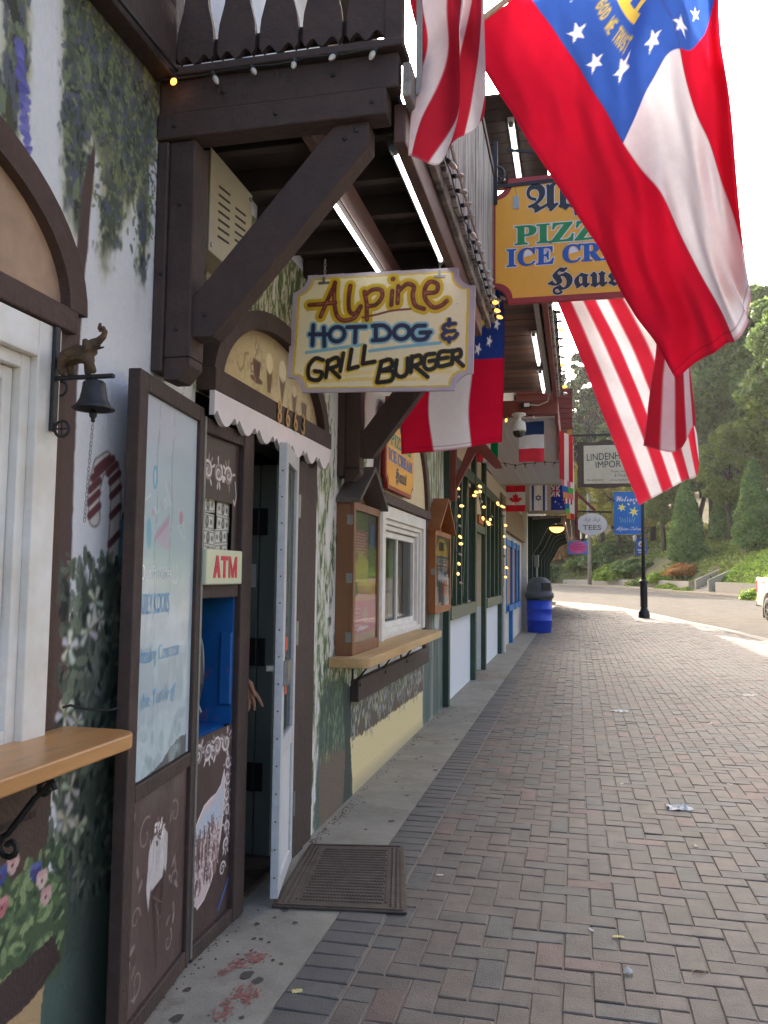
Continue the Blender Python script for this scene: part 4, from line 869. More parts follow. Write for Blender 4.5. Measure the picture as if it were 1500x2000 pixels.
# ---- air-conditioner housing
ac = thing('vent_box', 'beige metal vent box with slotted louvres under the balcony', 'vent box', (WX, 3.1, 2.9))
m_beige = M('beige_metal', (158,150,126), .45, .07, 8)
box('housing', m_beige, ac, WX+.002, WX+.105, 2.80, 3.20, 2.665, 3.055, bevel=.006)
box('cover', m_beige, ac, WX+.1055, WX+.112, 2.795, 3.205, 2.66, 3.06, bevel=.003)
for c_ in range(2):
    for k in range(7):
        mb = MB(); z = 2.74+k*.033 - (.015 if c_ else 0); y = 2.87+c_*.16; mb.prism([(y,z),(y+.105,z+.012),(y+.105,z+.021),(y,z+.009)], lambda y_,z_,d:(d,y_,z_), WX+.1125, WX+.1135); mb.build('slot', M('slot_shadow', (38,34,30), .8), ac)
for (y,z) in ((2.82,2.69),(3.18,3.03)): mb = MB(); mb.tube([(WX+.112,y,z),(WX+.116,y,z)], .010, 10); mb.build('bolt', m_steel, ac)
# ---- fluorescent tubes
m_tube = M('lit_tube', (255,250,240), .5, 0, emit=2.4)
def tube_light(x, y0, y1, z, label):
    t = thing('fluorescent_tube', label, 'tube light', (x, y0, z)); mb = MB(); mb.tube([(x,y0+.03,z),(x,y1-.03,z)], .009, 10); mb.build('tube', m_tube, t, smooth=True)
    for q in (y0,y1-.03): mb = MB(); mb.tube([(x,q,z),(x,q+.03,z)], .016, 10); mb.build('cap', m_steel, t)
    box('batten', m_dark if z < 3.2 else M('white_batten', (200,200,196), .5), t, x-.022, x+.022, y0-.02, y1+.02, z+.0165, z+.035)
tube_light(-.625, 2.76, 3.85, 2.962, 'lit white fluorescent tube along the balcony edge beam')
tube_light(-.965, 2.90, 4.05, 2.975, 'lit white fluorescent tube beside the inner balcony stringer')
tube_light(-.42, 5.5, 6.42, 4.545, 'lit white fluorescent tube under the high brown eave')
def catmull(G, n, axis):
    G = np.moveaxis(np.asarray(G, float), axis, 0); m = len(G); ext = np.concatenate([[2*G[0]-G[1]], G, [2*G[-1]-G[-2]]]); t = np.linspace(0, m-1, n); i = np.minimum(t.astype(int), m-2); f = (t-i).reshape((-1,)+(1,)*(G.ndim-1))
    p0,p1,p2,p3 = ext[i],ext[i+1],ext[i+2],ext[i+3]
    return np.moveaxis(.5*((2*p1)+(-p0+p2)*f+(2*p0-5*p1+4*p2-p3)*f**2+(-p0+3*p1-3*p2+p3)*f**3), 0, axis)
# ---- hot dog sign
HDY = 3.83
hs = thing('hot_dog_sign', 'white and yellow hand painted hot dog and grill burger sign on chains', 'sign', (-.92, HDY, 2.6))
OUT = [(-1.293,2.933),(-0.542,2.919),(-0.538,2.879),(-0.519,2.848),(-0.492,2.829),(-0.459,2.825),(-0.469,2.405),(-0.502,2.401),(-0.533,2.383),(-0.551,2.358),(-0.555,2.325),(-1.316,2.345),(-1.324,2.381),(-1.341,2.405),(-1.362,2.418),(-1.393,2.423),(-1.370,2.848),(-1.336,2.861),(-1.311,2.882),(-1.296,2.908)]
def inpoly(P):
    P = np.array(P)
    def f(A, B):
        ins = np.zeros(A.shape, bool)
        for i in range(len(P)):
            (xa,ya),(xb,yb) = P[i], P[(i+1)%len(P)]; cr = (ya > B) != (yb > B)
            with np.errstate(divide='ignore', invalid='ignore'): ins ^= cr & (A < (xb-xa)*(B-ya)/(yb-ya+1e-12)+xa)
        return ins
    return f
def shrink(P, k): P = np.array(P); c = P.mean(0); return [tuple(c+(p-c)*k) for p in P]
mb = MB(); mb.prism(OUT, lambda x,z,d:(x,d,z), HDY+.002, HDY+.022); mb.build('board', M('sign_edge', (186,178,192), .5, .1, 10), hs)
xs, zs = [p[0] for p in OUT], [p[1] for p in OUT]
S = Canvas(min(xs), max(xs), min(zs), max(zs), .0026, (190,182,196)); a, b = S.A, S.B
S.all(sstep(fbm(a,b,12,12,701),.45,.7)*.3, (170,164,186)); P1 = shrink(OUT,.94); S.poly(P1, (226,200,72)); P2 = shrink(OUT,.915); S.poly(P2, (240,235,210)); S.poly(P2, (240,222,140), .15)
def hd(strokes, w_, col, dx=0, dz=0, dry=0, al=1.0):
    for s_ in strokes:
        if len(s_) >= 4: s_ = catmull(np.array(s_), len(s_)*5, 0)
        S.stroke([(x+dx,z+dz) for x,z in s_], w_, col, al, dry=dry)
def circ(c, rx, rz, n=18): return [(c[0]+rx*math.cos(t), c[1]+rz*math.sin(t)) for t in np.linspace(0,2*math.pi,n)]
u_ = HDY/1618/2.5
S.stroke([(-1.208,2.397),(-1.001,2.398),(-0.708,2.386)], .02, (238,214,130), .8); S.stroke([(-1.125,2.424),(-0.899,2.432),(-0.571,2.415)], .02, (242,222,150), .8)
ALP = [[(-1.225,2.721),(-1.192,2.797),(-1.152,2.885)], [(-1.154,2.888),(-1.156,2.805),(-1.143,2.727),(-1.109,2.694),(-1.052,2.704),(-1.020,2.755)], [(-1.284,2.782),(-1.226,2.783),(-1.150,2.786)], [(-1.074,2.866),(-1.082,2.800),(-1.076,2.738),(-1.047,2.726),(-1.020,2.760)],
  [(-1.002,2.831),(-0.991,2.774),(-0.988,2.692)], [(-0.998,2.815),(-0.961,2.838),(-0.919,2.834),(-0.914,2.799),(-0.944,2.763),(-0.987,2.758)], [(-0.863,2.826),(-0.867,2.756)], [(-0.861,2.885),(-0.858,2.885)], [(-0.833,2.847),(-0.836,2.764)],
  [(-0.835,2.819),(-0.792,2.854),(-0.757,2.840),(-0.762,2.799),(-0.749,2.748),(-0.706,2.727)], [(-0.700,2.803),(-0.647,2.807),(-0.642,2.844),(-0.677,2.858),(-0.702,2.826),(-0.699,2.775),(-0.661,2.732),(-0.622,2.738),(-0.596,2.758)]]
UL = [[(-1.010,2.703),(-0.943,2.713),(-0.862,2.728),(-0.771,2.731)]]
hd(ALP, .058, (216,188,48)); hd([[(x,z-.004) for x,z in s_] for s_ in ALP], .05, (208,178,36)); hd(ALP, .022, (96,44,36)); hd(ALP, .010, (128,56,42), -.002, .001, .45); hd(ALP, .006, (176,110,92), .003, .002, .6); hd(UL, .010, (120,60,50), dry=.3)
HOT = [[(-1.261,2.679),(-1.264,2.579)], [(-1.207,2.664),(-1.202,2.571)], [(-1.278,2.634),(-1.185,2.629)], circ([(-1.138,2.627)][0], 40*u_, 38*u_), [(-1.087,2.659),(-0.994,2.657)], [(-1.044,2.656),(-1.047,2.581)],
  [(-0.943,2.659),(-0.942,2.588)], [(-0.958,2.658),(-0.902,2.656),(-0.871,2.622),(-0.891,2.590),(-0.957,2.586)], circ([(-0.814,2.619)][0], 40*u_, 36*u_), [(-0.700,2.645),(-0.745,2.643),(-0.764,2.613),(-0.745,2.581),(-0.700,2.580),(-0.685,2.606),(-0.722,2.612),(-0.674,2.611)]]
AMP = [[(-0.555,2.646),(-0.598,2.644),(-0.611,2.627),(-0.591,2.611),(-0.557,2.612)], [(-0.591,2.611),(-0.615,2.595),(-0.603,2.575),(-0.562,2.577),(-0.545,2.596)], [(-0.583,2.668),(-0.584,2.638)], [(-0.583,2.580),(-0.583,2.560)]]
hd(HOT, .040, (132,192,216)); hd([[(-1.295,2.543),(-1.148,2.556),(-1.003,2.568)], [(-0.972,2.535),(-0.820,2.547),(-0.628,2.557)]], .016, (132,192,216), dry=.25); hd(HOT, .021, (40,48,86)); hd(AMP, .032, (214,184,60), -.004, -.004); hd(AMP, .020, (46,52,104))
GB = [[(-1.208,2.501),(-1.247,2.511),(-1.281,2.472),(-1.277,2.415),(-1.229,2.403),(-1.212,2.438),(-1.249,2.448)], [(-1.181,2.498),(-1.192,2.415)], [(-1.187,2.492),(-1.137,2.510),(-1.129,2.473),(-1.183,2.455)], [(-1.169,2.457),(-1.123,2.412)], [(-1.104,2.530),(-1.119,2.442)], [(-1.063,2.547),(-1.078,2.450),(-1.030,2.460)], [(-0.996,2.560),(-1.006,2.473),(-0.946,2.481)],
  [(-0.913,2.475),(-0.934,2.380)], [(-0.915,2.479),(-0.869,2.487),(-0.862,2.453),(-0.920,2.433)], [(-0.920,2.433),(-0.859,2.430),(-0.862,2.387),(-0.929,2.377)], [(-0.837,2.482),(-0.842,2.422),(-0.816,2.401),(-0.787,2.419),(-0.783,2.489)], [(-0.762,2.498),(-0.767,2.422)], [(-0.764,2.492),(-0.724,2.500),(-0.718,2.466),(-0.761,2.448)], [(-0.746,2.447),(-0.686,2.395)],
  [(-0.653,2.506),(-0.694,2.499),(-0.704,2.455),(-0.684,2.430),(-0.649,2.441),(-0.647,2.471),(-0.677,2.471)], [(-0.579,2.514),(-0.628,2.509),(-0.633,2.446),(-0.569,2.453)], [(-0.632,2.479),(-0.589,2.484)], [(-0.565,2.516),(-0.569,2.457)], [(-0.565,2.512),(-0.532,2.518),(-0.530,2.487),(-0.565,2.478)], [(-0.554,2.478),(-0.516,2.441)]]
hd(GB, .030, (220,190,66), -.006, -.004); hd(GB, .021, (30,28,28))
for k in range(30): q = random.Random(k+5); S.ell(q.uniform(min(xs),max(xs)), q.uniform(min(zs),max(zs)), .002, .002, 0, (90,80,70), .8)
S.mesh('painted_face', lambda a,b:(a, np.full(a.shape,HDY), b), m_paint_s, hs, holes=[lambda A_,B_: ~inpoly(OUT)(A_,B_)])
for q in [(-1.209,2.891),(-0.631,2.883)]:
    mb = MB()
    for k in range(7):
        z = q[1]+.012+k*.017; sx = .005 if k%2 else .001; sy = .001 if k%2 else .005
        mb.tube([(q[0]+sx*math.cos(t), HDY+.01+sy*math.cos(t), z+.011*math.sin(t)) for t in np.linspace(0,6.28,10)], .0022, 5)
    tag(mb.build('chain', m_steel, hs), kind='stuff')
    box('strap', m_steel, hs, q[0]-.028, q[0]+.028, HDY-.004, HDY-.0005, q[1]-.008, q[1]+.004); box('strap', m_steel, hs, q[0]-.006, q[0]+.006, HDY-.007, HDY-.0042, q[1]-.006, q[1]+.028)
# ---- pizza signs
m_or = M('orange_sign_paint', (238,170,46), .4, .04, 6); m_rd = M('dark_red_sign_paint', (158,44,40), .4, .10, 10); m_bl = M('black_letter', (30,28,34), .4, .05); m_wo = M('white_outline', (226,222,226), .4, .04); m_gn = M('green_letter', (24,134,62), .4, .05); m_be = M('blue_letter', (32,84,164), .4, .05)
def notched(w_, h, r, n=7):
    P = []
    for (cx,cz,t0) in ((0,0,math.pi/2),(w_,0,math.pi),(w_,h,1.5*math.pi),(0,h,0)):
        P += [(cx+r*math.cos(t0-math.pi/2*k/n), cz+r*math.sin(t0-math.pi/2*k/n)) for k in range(n+1)]
    return P
def pizza_sign(root, o, right, nrm, w_, h, th, r, lay):
    o, right, nrm = Vector(o), Vector(right), Vector(nrm); fn = lambda a_,b_,d: tuple(o+right*a_+Vector((0,0,b_))+nrm*d)
    P = notched(w_, h, r); cw = (right.cross(Vector((0,0,1)))).dot(nrm) > 0
    mb = MB(); mb.prism(P, fn, 0, th); mb.build('board', m_rd, root, bevel=.003)
    Q = [(w_/2+(p[0]-w_/2)*(1-.075*h/w_*1.1), h/2+(p[1]-h/2)*(1-.085)) for p in P]
    mb = MB(); mb.prism(Q, fn, th+.0005, th+.003); mb.build('face', m_or, root)
    for s_, x0, x1, z0, z1, m_, of in lay: text(s_, root, fn(x0*w_, z0*h, th), right, (0,0,1), (x1-x0)*w_, (z1-z0)*h, [(m_wo, of, .004), (m_, .018, .0055)])
PY = 5.2; px0 = [(-0.529,3.181)][0]; pxt = [(-0.531,4.009)][0]
ps = thing('pizza_sign', 'large orange Alpine pizza and ice cream sign hanging over the pavement', 'sign', (px0[0]+.6, PY, 3.3))
PH = pxt[1]-px0[1]
pizza_sign(ps, (px0[0], PY+.03, px0[1]), (1,0,0), (0,-1,0), 1.18, PH, .03, .115,
   [(FRAK('Alpine'), .20,.80,.66,.93,m_bl,.035), (SERIF('PIZZA &'), .135,.865,.46,.61,m_gn,.05), (SERIF('ICE CREAM'), .09,.91,.29,.43,m_be,.05), (FRAK('Haus'), .31,.69,.05,.255,m_bl,.035)])
for x in (px0[0]+.165, px0[0]+1.0):
    box('tab', m_steel, ps, x-.018, x+.018, PY-.008, PY-.0005, 3.80, 3.88); mb = MB(); mb.tube([(x,PY,3.87),(x+.004,PY,3.90),(x-.004,PY,3.925),(x,PY,3.95)], .004, 6); mb.build('hook', m_steel, ps)
mb = MB(); mb.bar((BX+.05,PY,3.955),(.60,PY,3.985),.022,.022); mb.bar((BX+.14,PY,4.20),(.62,PY,3.99),.014,.014); mb.bar((BX+.065,PY,3.84),(BX+.065,PY,4.26),.026,.026); mb.build('iron_arm', m_iron, ps)
mb = MB(); cx_, cz_ = BX+.125, 4.05
mb.tube([(BX-.04+.0, PY, 4.02),(BX+.0,PY,3.98)]+[(cx_-.06+ (.075*(1-k/26))*math.cos(3.9+k*.33), PY, cz_+.0+(.075*(1-k/26))*math.sin(3.9+k*.33)) for k in range(20)], .010, 6); mb.build('scroll', m_iron, ps)
wp = thing('pizza_wall_sign', 'small orange pizza and ice cream sign fixed above the sliding window', 'sign', (WX, 6.45, 2.4))
pizza_sign(wp, (WX+.05, 5.93, 2.10), (0,1,0), (1,0,0), 1.06, .70, .03, .08,
   [(FRAK('Alpine'), .20,.80,.68,.92,m_bl,.03), (SERIF('PIZZA &'), .13,.87,.49,.63,m_gn,.04), (SERIF('ICE CREAM'), .07,.93,.31,.44,m_be,.04), (FRAK('Haus'), .30,.70,.08,.27,m_bl,.03)])
# ---- menu cases
def menu_case(name, label, y0, y1, z0, z1, dep, wood, roofm, poster, x0=WX, hz=(.12,.5,.88)):
    t = thing(name, label, 'menu case', (WX, y0, z0)); X1 = WX+dep
    mb = MB(); mb.box(WX+.002, X1-.022, y0, y1, z0, z1); mb.build('case', wood, t, bevel=.004)
    f = MB(); e = .05; f.box(X1-.0215,X1,y0,y0+e,z0,z1); f.box(X1-.0215,X1,y1-e,y1,z0,z1); f.box(X1-.0215,X1-.001,y0+e+.0005,y1-e-.0005,z0,z0+e+.02); f.box(X1-.0215,X1-.001,y0+e+.0005,y1-e-.0005,z1-e,z1); fo = f.build('door_frame', wood, t, bevel=.003)
    poster.mesh('poster', lambda a,b:(np.full(a.shape,X1-.018), y0+e+a*(y1-y0-2*e), z0+e+b*(z1-z0-2*e)), m_paint_s, t)
    box('pane', glass_mat('case_glass', (250,250,248), .04), fo, X1-.008, X1-.005, y0+e, y1-e, z0+e+.02, z1-e)
    for h in hz:
        z = z0+(z1-z0)*h; box('hinge', m_steel, fo, X1-.045, X1-.008, y0-.004, y0-.0005, z-.03, z+.03)
    ym = (y0+y1)/2; zr = z1+.30*(y1-y0)+.02
    for sg, ya, yb in ((1,y0-.03,ym),(-1,y1+.03,ym)):
        mb = MB(); mb.prism([(ya,z1-.01),(ya,z1+.02),(yb,zr+.03),(yb,zr)][::sg], lambda y,z,d:(d,y,z), WX+.002, X1+.05); mb.build('roof', roofm, t, bevel=.003)
    mb = MB(); mb.prism([(y0,z1+.001),(y1,z1+.001),(ym,zr-.01)], lambda y,z,d:(d,y,z), WX+.002, WX+.02); mb.build('gable', wood, t)
    return t
mp_ = Canvas(0,1,0,1,.006,(150,110,90)); a, b = mp_.A, mp_.B
mp_.all((b>.62)*1.0, (168,84,104)); mp_.all((b>.86)*1.0, (74,92,60)); mp_.all((b<.62)*1.0, (216,140,112)); mp_.all((b<.33)*1.0, (206,96,132)); mp_.all((b<.09)*1.0, (190,150,110)); mp_.all((a>.62)*(b>.5)*1.0, (50,48,52)); mp_.all((a>.74)*(a<.93)*(b>.74)*(b<.93)*1.0, (44,92,160)); mp_.poly([(.1,.48),(.62,.46),(.66,.62),(.42,.70),(.2,.72)], (190,176,90), wob=.03); mp_.all((a<.2)*(b>.36)*(b<.47)*1.0, (86,140,104))
for k in range(7): mp_.stroke([(.12,.83-.022*k),(.5+.05*(k%2),.83-.022*k)], .008, (222,190,180)); 
for k in range(9): mp_.stroke([(.25,.42-.008*k),(.7-.06*(k%3),.42-.008*k)], .003, (226,200,180))
for k in range(6): mp_.stroke([(.1,.27-.03*k),(.36,.27-.03*k)], .006, (226,190,200))
mp_.ell(.55,.22,.13,.06,0,(190,150,160),.8); mp_.poly([(.2,.10),(.6,.11),(.75,.13),(.3,.14)], (226,222,230)); mp_.all(fbm(a,b,9,5,820)*.3, (120,100,90))
m_case = M('brown_case_wood', (136,92,62), .6, .12, 4, .2, 40, stretch=(1,1,.15), c2=(118,80,54)); m_case2 = M('orange_case_wood', (164,102,54), .55, .15, 4, .2, 40, stretch=(1,1,.15), c2=(140,84,44)); m_shg = M('grey_shingle', (94,88,84), .8, .15, 8, .3, 40)
menu_case('menu_case', 'brown glazed menu case with grey gable roof and steel hinges', 4.93, 5.63, .955, 1.905, .115, m_case, m_shg, mp_)
cp = Canvas(0,1,0,1,.006,(84,90,98)); a, b = cp.A, cp.B
cp.all(((a-.5)**2/.16+(b-.72)**2/.07<1)*(b>.72)*1.0, (232,186,62)); cp.all(((b>.985)|((a-.5)**2/.2+(b-.74)**2/.075>1))*(b>.74)*1.0, (120,76,42)); cp.poly([(.3,.80),(.62,.80),(.62,.90),(.7,.93),(.52,.92),(.3,.93),(.25,.88)], (60,44,36), wob=.02)
cp.poly([(.2,.50),(.5,.52),(.75,.44),(.95,.50),(1,.30),(.62,.28),(.45,.38),(.25,.38)], (222,220,222), wob=.05); cp.poly([(.45,.34),(.9,.40),(.92,.18),(.62,.14),(.5,.2)], (176,40,46), wob=.04); cp.poly([(.12,.40),(.3,.36),(.45,.2),(.4,.08),(.2,.1)], (46,46,54), .9, wob=.03); cp.ell(.4,.05,.1,.03,0,(224,180,150)); cp.ell(.8,.06,.1,.02,0,(80,120,160))
c2 = menu_case('poster_case', 'orange brown poster case with ice cream poster beside the green post', 7.98, 9.0, 1.08, 1.90, .115, m_case2, m_case2, cp, hz=(.5,))
m_pw = M('poster_white', (206,206,206), .5)
text('BLUE BELL', c2, (WX+.099, 8.20, 1.56), (0,1,0), (0,0,1), .60, .07, [(m_pw, .0, .0)]); text('ICE CREAM', c2, (WX+.099, 8.20, 1.47), (0,1,0), (0,0,1), .60, .07, [(m_pw, .0, .0)])
# ---- rubber door mat with raised pattern
mat_ = thing('door_mat', 'brown ribbed rubber mat lying in front of the storm door', 'mat', (-1.08, 4.0, .0))
m_rub = M('brown_rubber', (72,60,50), .7, .2, 12, .3, 120, c2=(86,76,66))
MC = [(-1.30,3.52),(-.715,3.60),(-.905,4.46),(-1.40,4.36)]
def mm(u, v):
    p = [(1-u)*(1-v), u*(1-v), u*v, (1-u)*v]; return sum(w_*c[0] for w_, c in zip(p,MC)), sum(w_*c[1] for w_, c in zip(p,MC))
mb = MB(); nseg = 12
bd = [mm(k/nseg,0) for k in range(nseg)]+[mm(1,k/nseg) for k in range(nseg)]+[mm(1-k/nseg,1) for k in range(nseg)]+[mm(0,1-k/nseg) for k in range(nseg)]
mb.prism(bd, lambda x,y,d:(x,y,d), .003, .012); base_ = mb.build('base', m_rub, mat_, bevel=.003)
mb = MB()
for (u0,u1,v0,v1) in ((.03,.97,.015,.03),(.03,.97,.97,.985),(.03,.045,.03,.97),(.955,.97,.03,.97),(.15,.165,.1,.9),(.835,.85,.1,.9)):
    mb.prism([mm(u0,v0),mm(u1,v0),mm(u1,v1),mm(u0,v1)], lambda x,y,d:(x,y,d), .0121, .0165)
for i in range(26):
    for j in range(20):
        u, v = .185+.63*(i+.5)/26+(.012 if j%2 else 0), .08+.84*(j+.5)/20; x, y = mm(u,v)
        mb.add([(x-.009,y-.012,.0121),(x+.009,y-.012,.0121),(x+.009,y+.012,.0121),(x-.009,y+.012,.0121),(x-.004,y-.006,.0175),(x+.004,y-.006,.0175),(x+.004,y+.006,.0175),(x-.004,y+.006,.0175)], [(4,5,6,7),(0,1,5,4),(1,2,6,5),(2,3,7,6),(3,0,4,7)])
for j in range(34):
    for u in (.07,.11,.88,.92):
        x, y = mm(u,.06+.88*j/33); mb.add([(x-.008,y-.006,.0121),(x+.008,y-.006,.0121),(x+.008,y+.006,.0121),(x-.008,y+.006,.0121),(x,y,.017)], [(0,1,4),(1,2,4),(2,3,4),(3,0,4)])
tag(mb.build('raised_pattern', m_rub, mat_), kind='stuff')

# ================================================================== LIGHT STRINGS
m_bulb = M('unlit_bulb', (190,186,176), .08, .1, 30, spec=.8, coat=.5); m_lit = M('lit_amber_bulb', (255,150,60), .4, 0, emit=1.3); m_lit2 = M('lit_warm_bulb', (255,168,88), .4, 0, emit=1.2); m_cab = M('dark_green_cable', (34,40,36), .6, .1, 20)
BULB = {}
def light_string(label, P, step, lit, hang=(0,0,-1), size=1.0, sag=.01, warm=None, group=None, seed=1):
    q = random.Random(seed); P = [Vector(p) for p in P]; t = thing('light_string', label, 'string lights', P[0], group)
    L_ = [0]
    for i in range(len(P)-1): L_.append(L_[-1]+(P[i+1]-P[i]).length)
    def at(s_):
        for i in range(len(P)-1):
            if s_ <= L_[i+1] or i == len(P)-2: return P[i].lerp(P[i+1], (s_-L_[i])/max(L_[i+1]-L_[i],1e-6))
    n = max(2, int(L_[-1]/.06)); mb = MB(); mb.tube([at(L_[-1]*k/n)+Vector((q.uniform(-.004,.004),q.uniform(-.004,.004),-sag*abs(math.sin(k*.7)))) for k in range(n+1)], .0035*size, 5); mb.build('cable', m_cab, t)
    s_ = step*.5; k = 0; h0 = Vector(hang).normalized()
    while s_ < L_[-1]:
        c = at(s_); h = (h0+Vector((q.uniform(-.5,.5),q.uniform(-.5,.5),q.uniform(-.3,.3)))).normalized(); rot = Vector((0,0,-1)).rotation_difference(h)
        on = lit(k)
        for nm, prof, m_ in (('socket', [(.0,.004),(.010,.0),(.011,-.018),(.008,-.022),(.0,-.022)], m_cab), ('bulb', [(.0,-.020),(.008,-.021),(.013,-.034),(.0125,-.046),(.008,-.058),(.003,-.064),(.0,-.065)], (warm or m_lit) if on else m_bulb)):
            key = (nm, m_.name, size)
            if key not in BULB:
                bb = MB(); bb.lathe([(r*size,z*size) for r,z in prof], (0,0,0), 10); me = bpy.data.meshes.new(nm); me.from_pydata(bb.v,[],bb.f); me.materials.append(m_); me.polygons.foreach_set('use_smooth',[True]*len(me.polygons)); BULB[key] = me
            o = bpy.data.objects.new(nm, BULB[key]); COL.objects.link(o); o.parent = t; o.location = c-P[0]; o.rotation_mode = 'QUATERNION'; o.rotation_quaternion = rot
        s_ += step*q.uniform(.9,1.1); k += 1
    return t
light_string('six bulbs along the beam at the near end of the balcony', [(-1.44,2.555,3.19),(-.62,2.552,3.20)], .15, lambda k: k==0, (0,-.4,-1), .8, .004, seed=4)
light_string('clear bulbs strung along the weathered side of the balcony', [(BX+.062,2.72,3.12),(BX+.062,5.25,3.10)], .135, lambda k: k in (16,17,18), (1,-.2,-.3), .9, .01, seed=9)
light_string('bulbs running up the corner of the weathered boards', [(BX+.07,5.28,3.2),(BX+.07,5.28,4.1)], .13, lambda k: k in (4,5), (1,0,-.4), .9, .0, seed=11)
mb = MB(); mb.tube([(BX+.075,2.75,3.19),(BX+.075,4.0,3.175),(BX+.07,5.3,3.12)], .007, 6); mb.build('conduit', m_steel, bal)

# ================================================================== FLAGS
m_cloth = M('flag_cloth', rough=.85, var=.06, scale=9, bump=.5, bscale=11, attr='paint', trans=.68, spec=.15)
def flag(name, label, rows, cv, ripple=None, group='flags hung out over the pavement', name2='cloth'):
    """rows: control points, one list per step across the flag (v), each running hoist to fly (u)"""
    G = catmull(catmull(np.array(rows), cv.nb, 0), cv.na, 1)            # (nb, na, 3)
    if ripple is not None: G = G + ripple((cv.A-cv.a0)/(cv.a1-cv.a0), (cv.B-cv.b0)/(cv.b1-cv.b0))
    t = thing(name, label, 'flag', tuple(G[0,0]), group); X = G.reshape(-1,3)
    cv.mesh(name2, lambda a,b: (X[:,0],X[:,1],X[:,2]), m_cloth, t); return t, G
def star(c, a, b, r, rot, col, sx=1.0):
    c.poly([(a+sx*(r if k%2==0 else r*.4)*math.sin(rot+k*math.pi/5), b+(r if k%2==0 else r*.4)*math.cos(rot+k*math.pi/5)) for k in range(10)], col, soft=.0015)
RED, WHT, NAVY = (204,24,52), (226,222,228), (44,66,140)
def georgia(w_, h, res, blue=(56,92,178), red=RED, cw=None):
    c = Canvas(0, w_, 0, h, res, WHT); a, b = c.A, c.B
    c.all((b < h/3)*1.0, red); c.all((b > 2*h/3)*1.0, red); cs = h*2/3; ca = cw or cs
    c.all((b > h/3)*(a < ca)*1.0, blue); cx, cz = ca/2, h/3+cs/2
    for k in range(13): an = 2*math.pi*k/13; star(c, cx+ca*.40*math.sin(an), cz+cs*.40*math.cos(an), cs*.064, 0, (236,238,244))
    g = (226,196,86); s_ = cs*.22                       # gold arms: arch on three pillars with a base and motto band
    c.poly([(cx-s_,cz-s_*.75),(cx+s_,cz-s_*.75),(cx+s_,cz-s_*.55),(cx-s_,cz-s_*.55)], g)
    for q in (-.65,0,.65): c.poly([(cx+s_*(q-.12),cz-s_*.55),(cx+s_*(q+.12),cz-s_*.55),(cx+s_*(q+.10),cz+s_*.25),(cx+s_*(q-.10),cz+s_*.25)], g)
    c.stroke([(cx+s_*.8*math.cos(t), cz+s_*.25+s_*.55*math.sin(t)) for t in np.linspace(0,math.pi,14)], s_*.26, g); c.stroke([(cx-s_*.5,cz-.1*s_),(cx,cz+.02*s_),(cx+s_*.5,cz-.1*s_)], s_*.12, (206,170,66))
    FT = {'I':[[(.5,0),(.5,1)]],'N':[[(.1,0),(.1,1),(.9,0),(.9,1)]],'G':[[(.9,.85),(.5,1),(.1,.6),(.1,.3),(.5,0),(.9,.15),(.9,.5),(.55,.5)]],'O':[[(.5,0),(.1,.3),(.1,.7),(.5,1),(.9,.7),(.9,.3),(.5,0)]],'D':[[(.1,0),(.1,1),(.6,.95),(.9,.6),(.9,.4),(.6,.05),(.1,0)]],'W':[[(0,1),(.25,0),(.5,.7),(.75,0),(1,1)]],'E':[[(.9,0),(.1,0),(.1,1),(.9,1)],[(.1,.5),(.7,.5)]],'T':[[(0,1),(1,1)],[(.5,1),(.5,0)]],'R':[[(.1,0),(.1,1),(.7,1),(.9,.75),(.7,.5),(.1,.5)],[(.5,.5),(.9,0)]],'U':[[(.1,1),(.1,.25),(.5,0),(.9,.25),(.9,1)]],'S':[[(.9,.85),(.5,1),(.1,.8),(.2,.55),(.8,.45),(.9,.2),(.5,0),(.1,.15)]]}
    wd_ = 'IN GOD WE TRUST'; cw_ = 2.6*s_/len(wd_)
    for k, ch in enumerate(wd_):
        for st_ in FT.get(ch, []): c.stroke([(cx-1.3*s_+cw_*(k+.12+.72*x), cz-s_*1.18+s_*.24*z) for x, z in st_], s_*.045, (228,194,76))
    for e in (h/3,2*h/3): c.stroke([(0,e),(w_,e)], .004, (90,30,50), .35)
    c.stroke([(w_-.03,0),(w_-.03,h)], .004, (90,20,40), .4); c.stroke([(0,.012),(w_,.012)], .003, (90,20,40), .4)
    for e in ((0,0,w_,0),(0,h,w_,h),(w_,0,w_,h)): c.stroke([(e[0],e[1]),(e[2],e[3])], .02, (130,16,36), .35)
    return c
def usa(w_, h, res, n=13, canton=True, diag=0.0):
    c = Canvas(0, w_, 0, h, res, WHT); a, b = c.A, c.B; s_ = (b/h + diag*(a/w_))*n
    c.all(np.clip(.5+np.sin(math.pi*s_)/(2*math.pi*n*res/h),0,1), (186,40,60))
    for k in range(1,n):
        if diag == 0: c.stroke([(0,h*k/n),(w_,h*k/n)], .003, (120,60,76), .35)
    if canton:
        c.all((b > h*6/13)*(a < w_*.34)*1.0, (36,44,84))
        for i in range(9):
            for j in range(11):
                if (i+j)%2==0: star(c, w_*.4*(j+1)/12, h*6/13+h*7/13*(i+1)/10, h*.024, 0, WHT)
    c.stroke([(w_,0),(w_,h)], .02, (150,120,130), .4); c.stroke([(0,0),(w_,0)], .012, (140,30,44), .5)
    return c
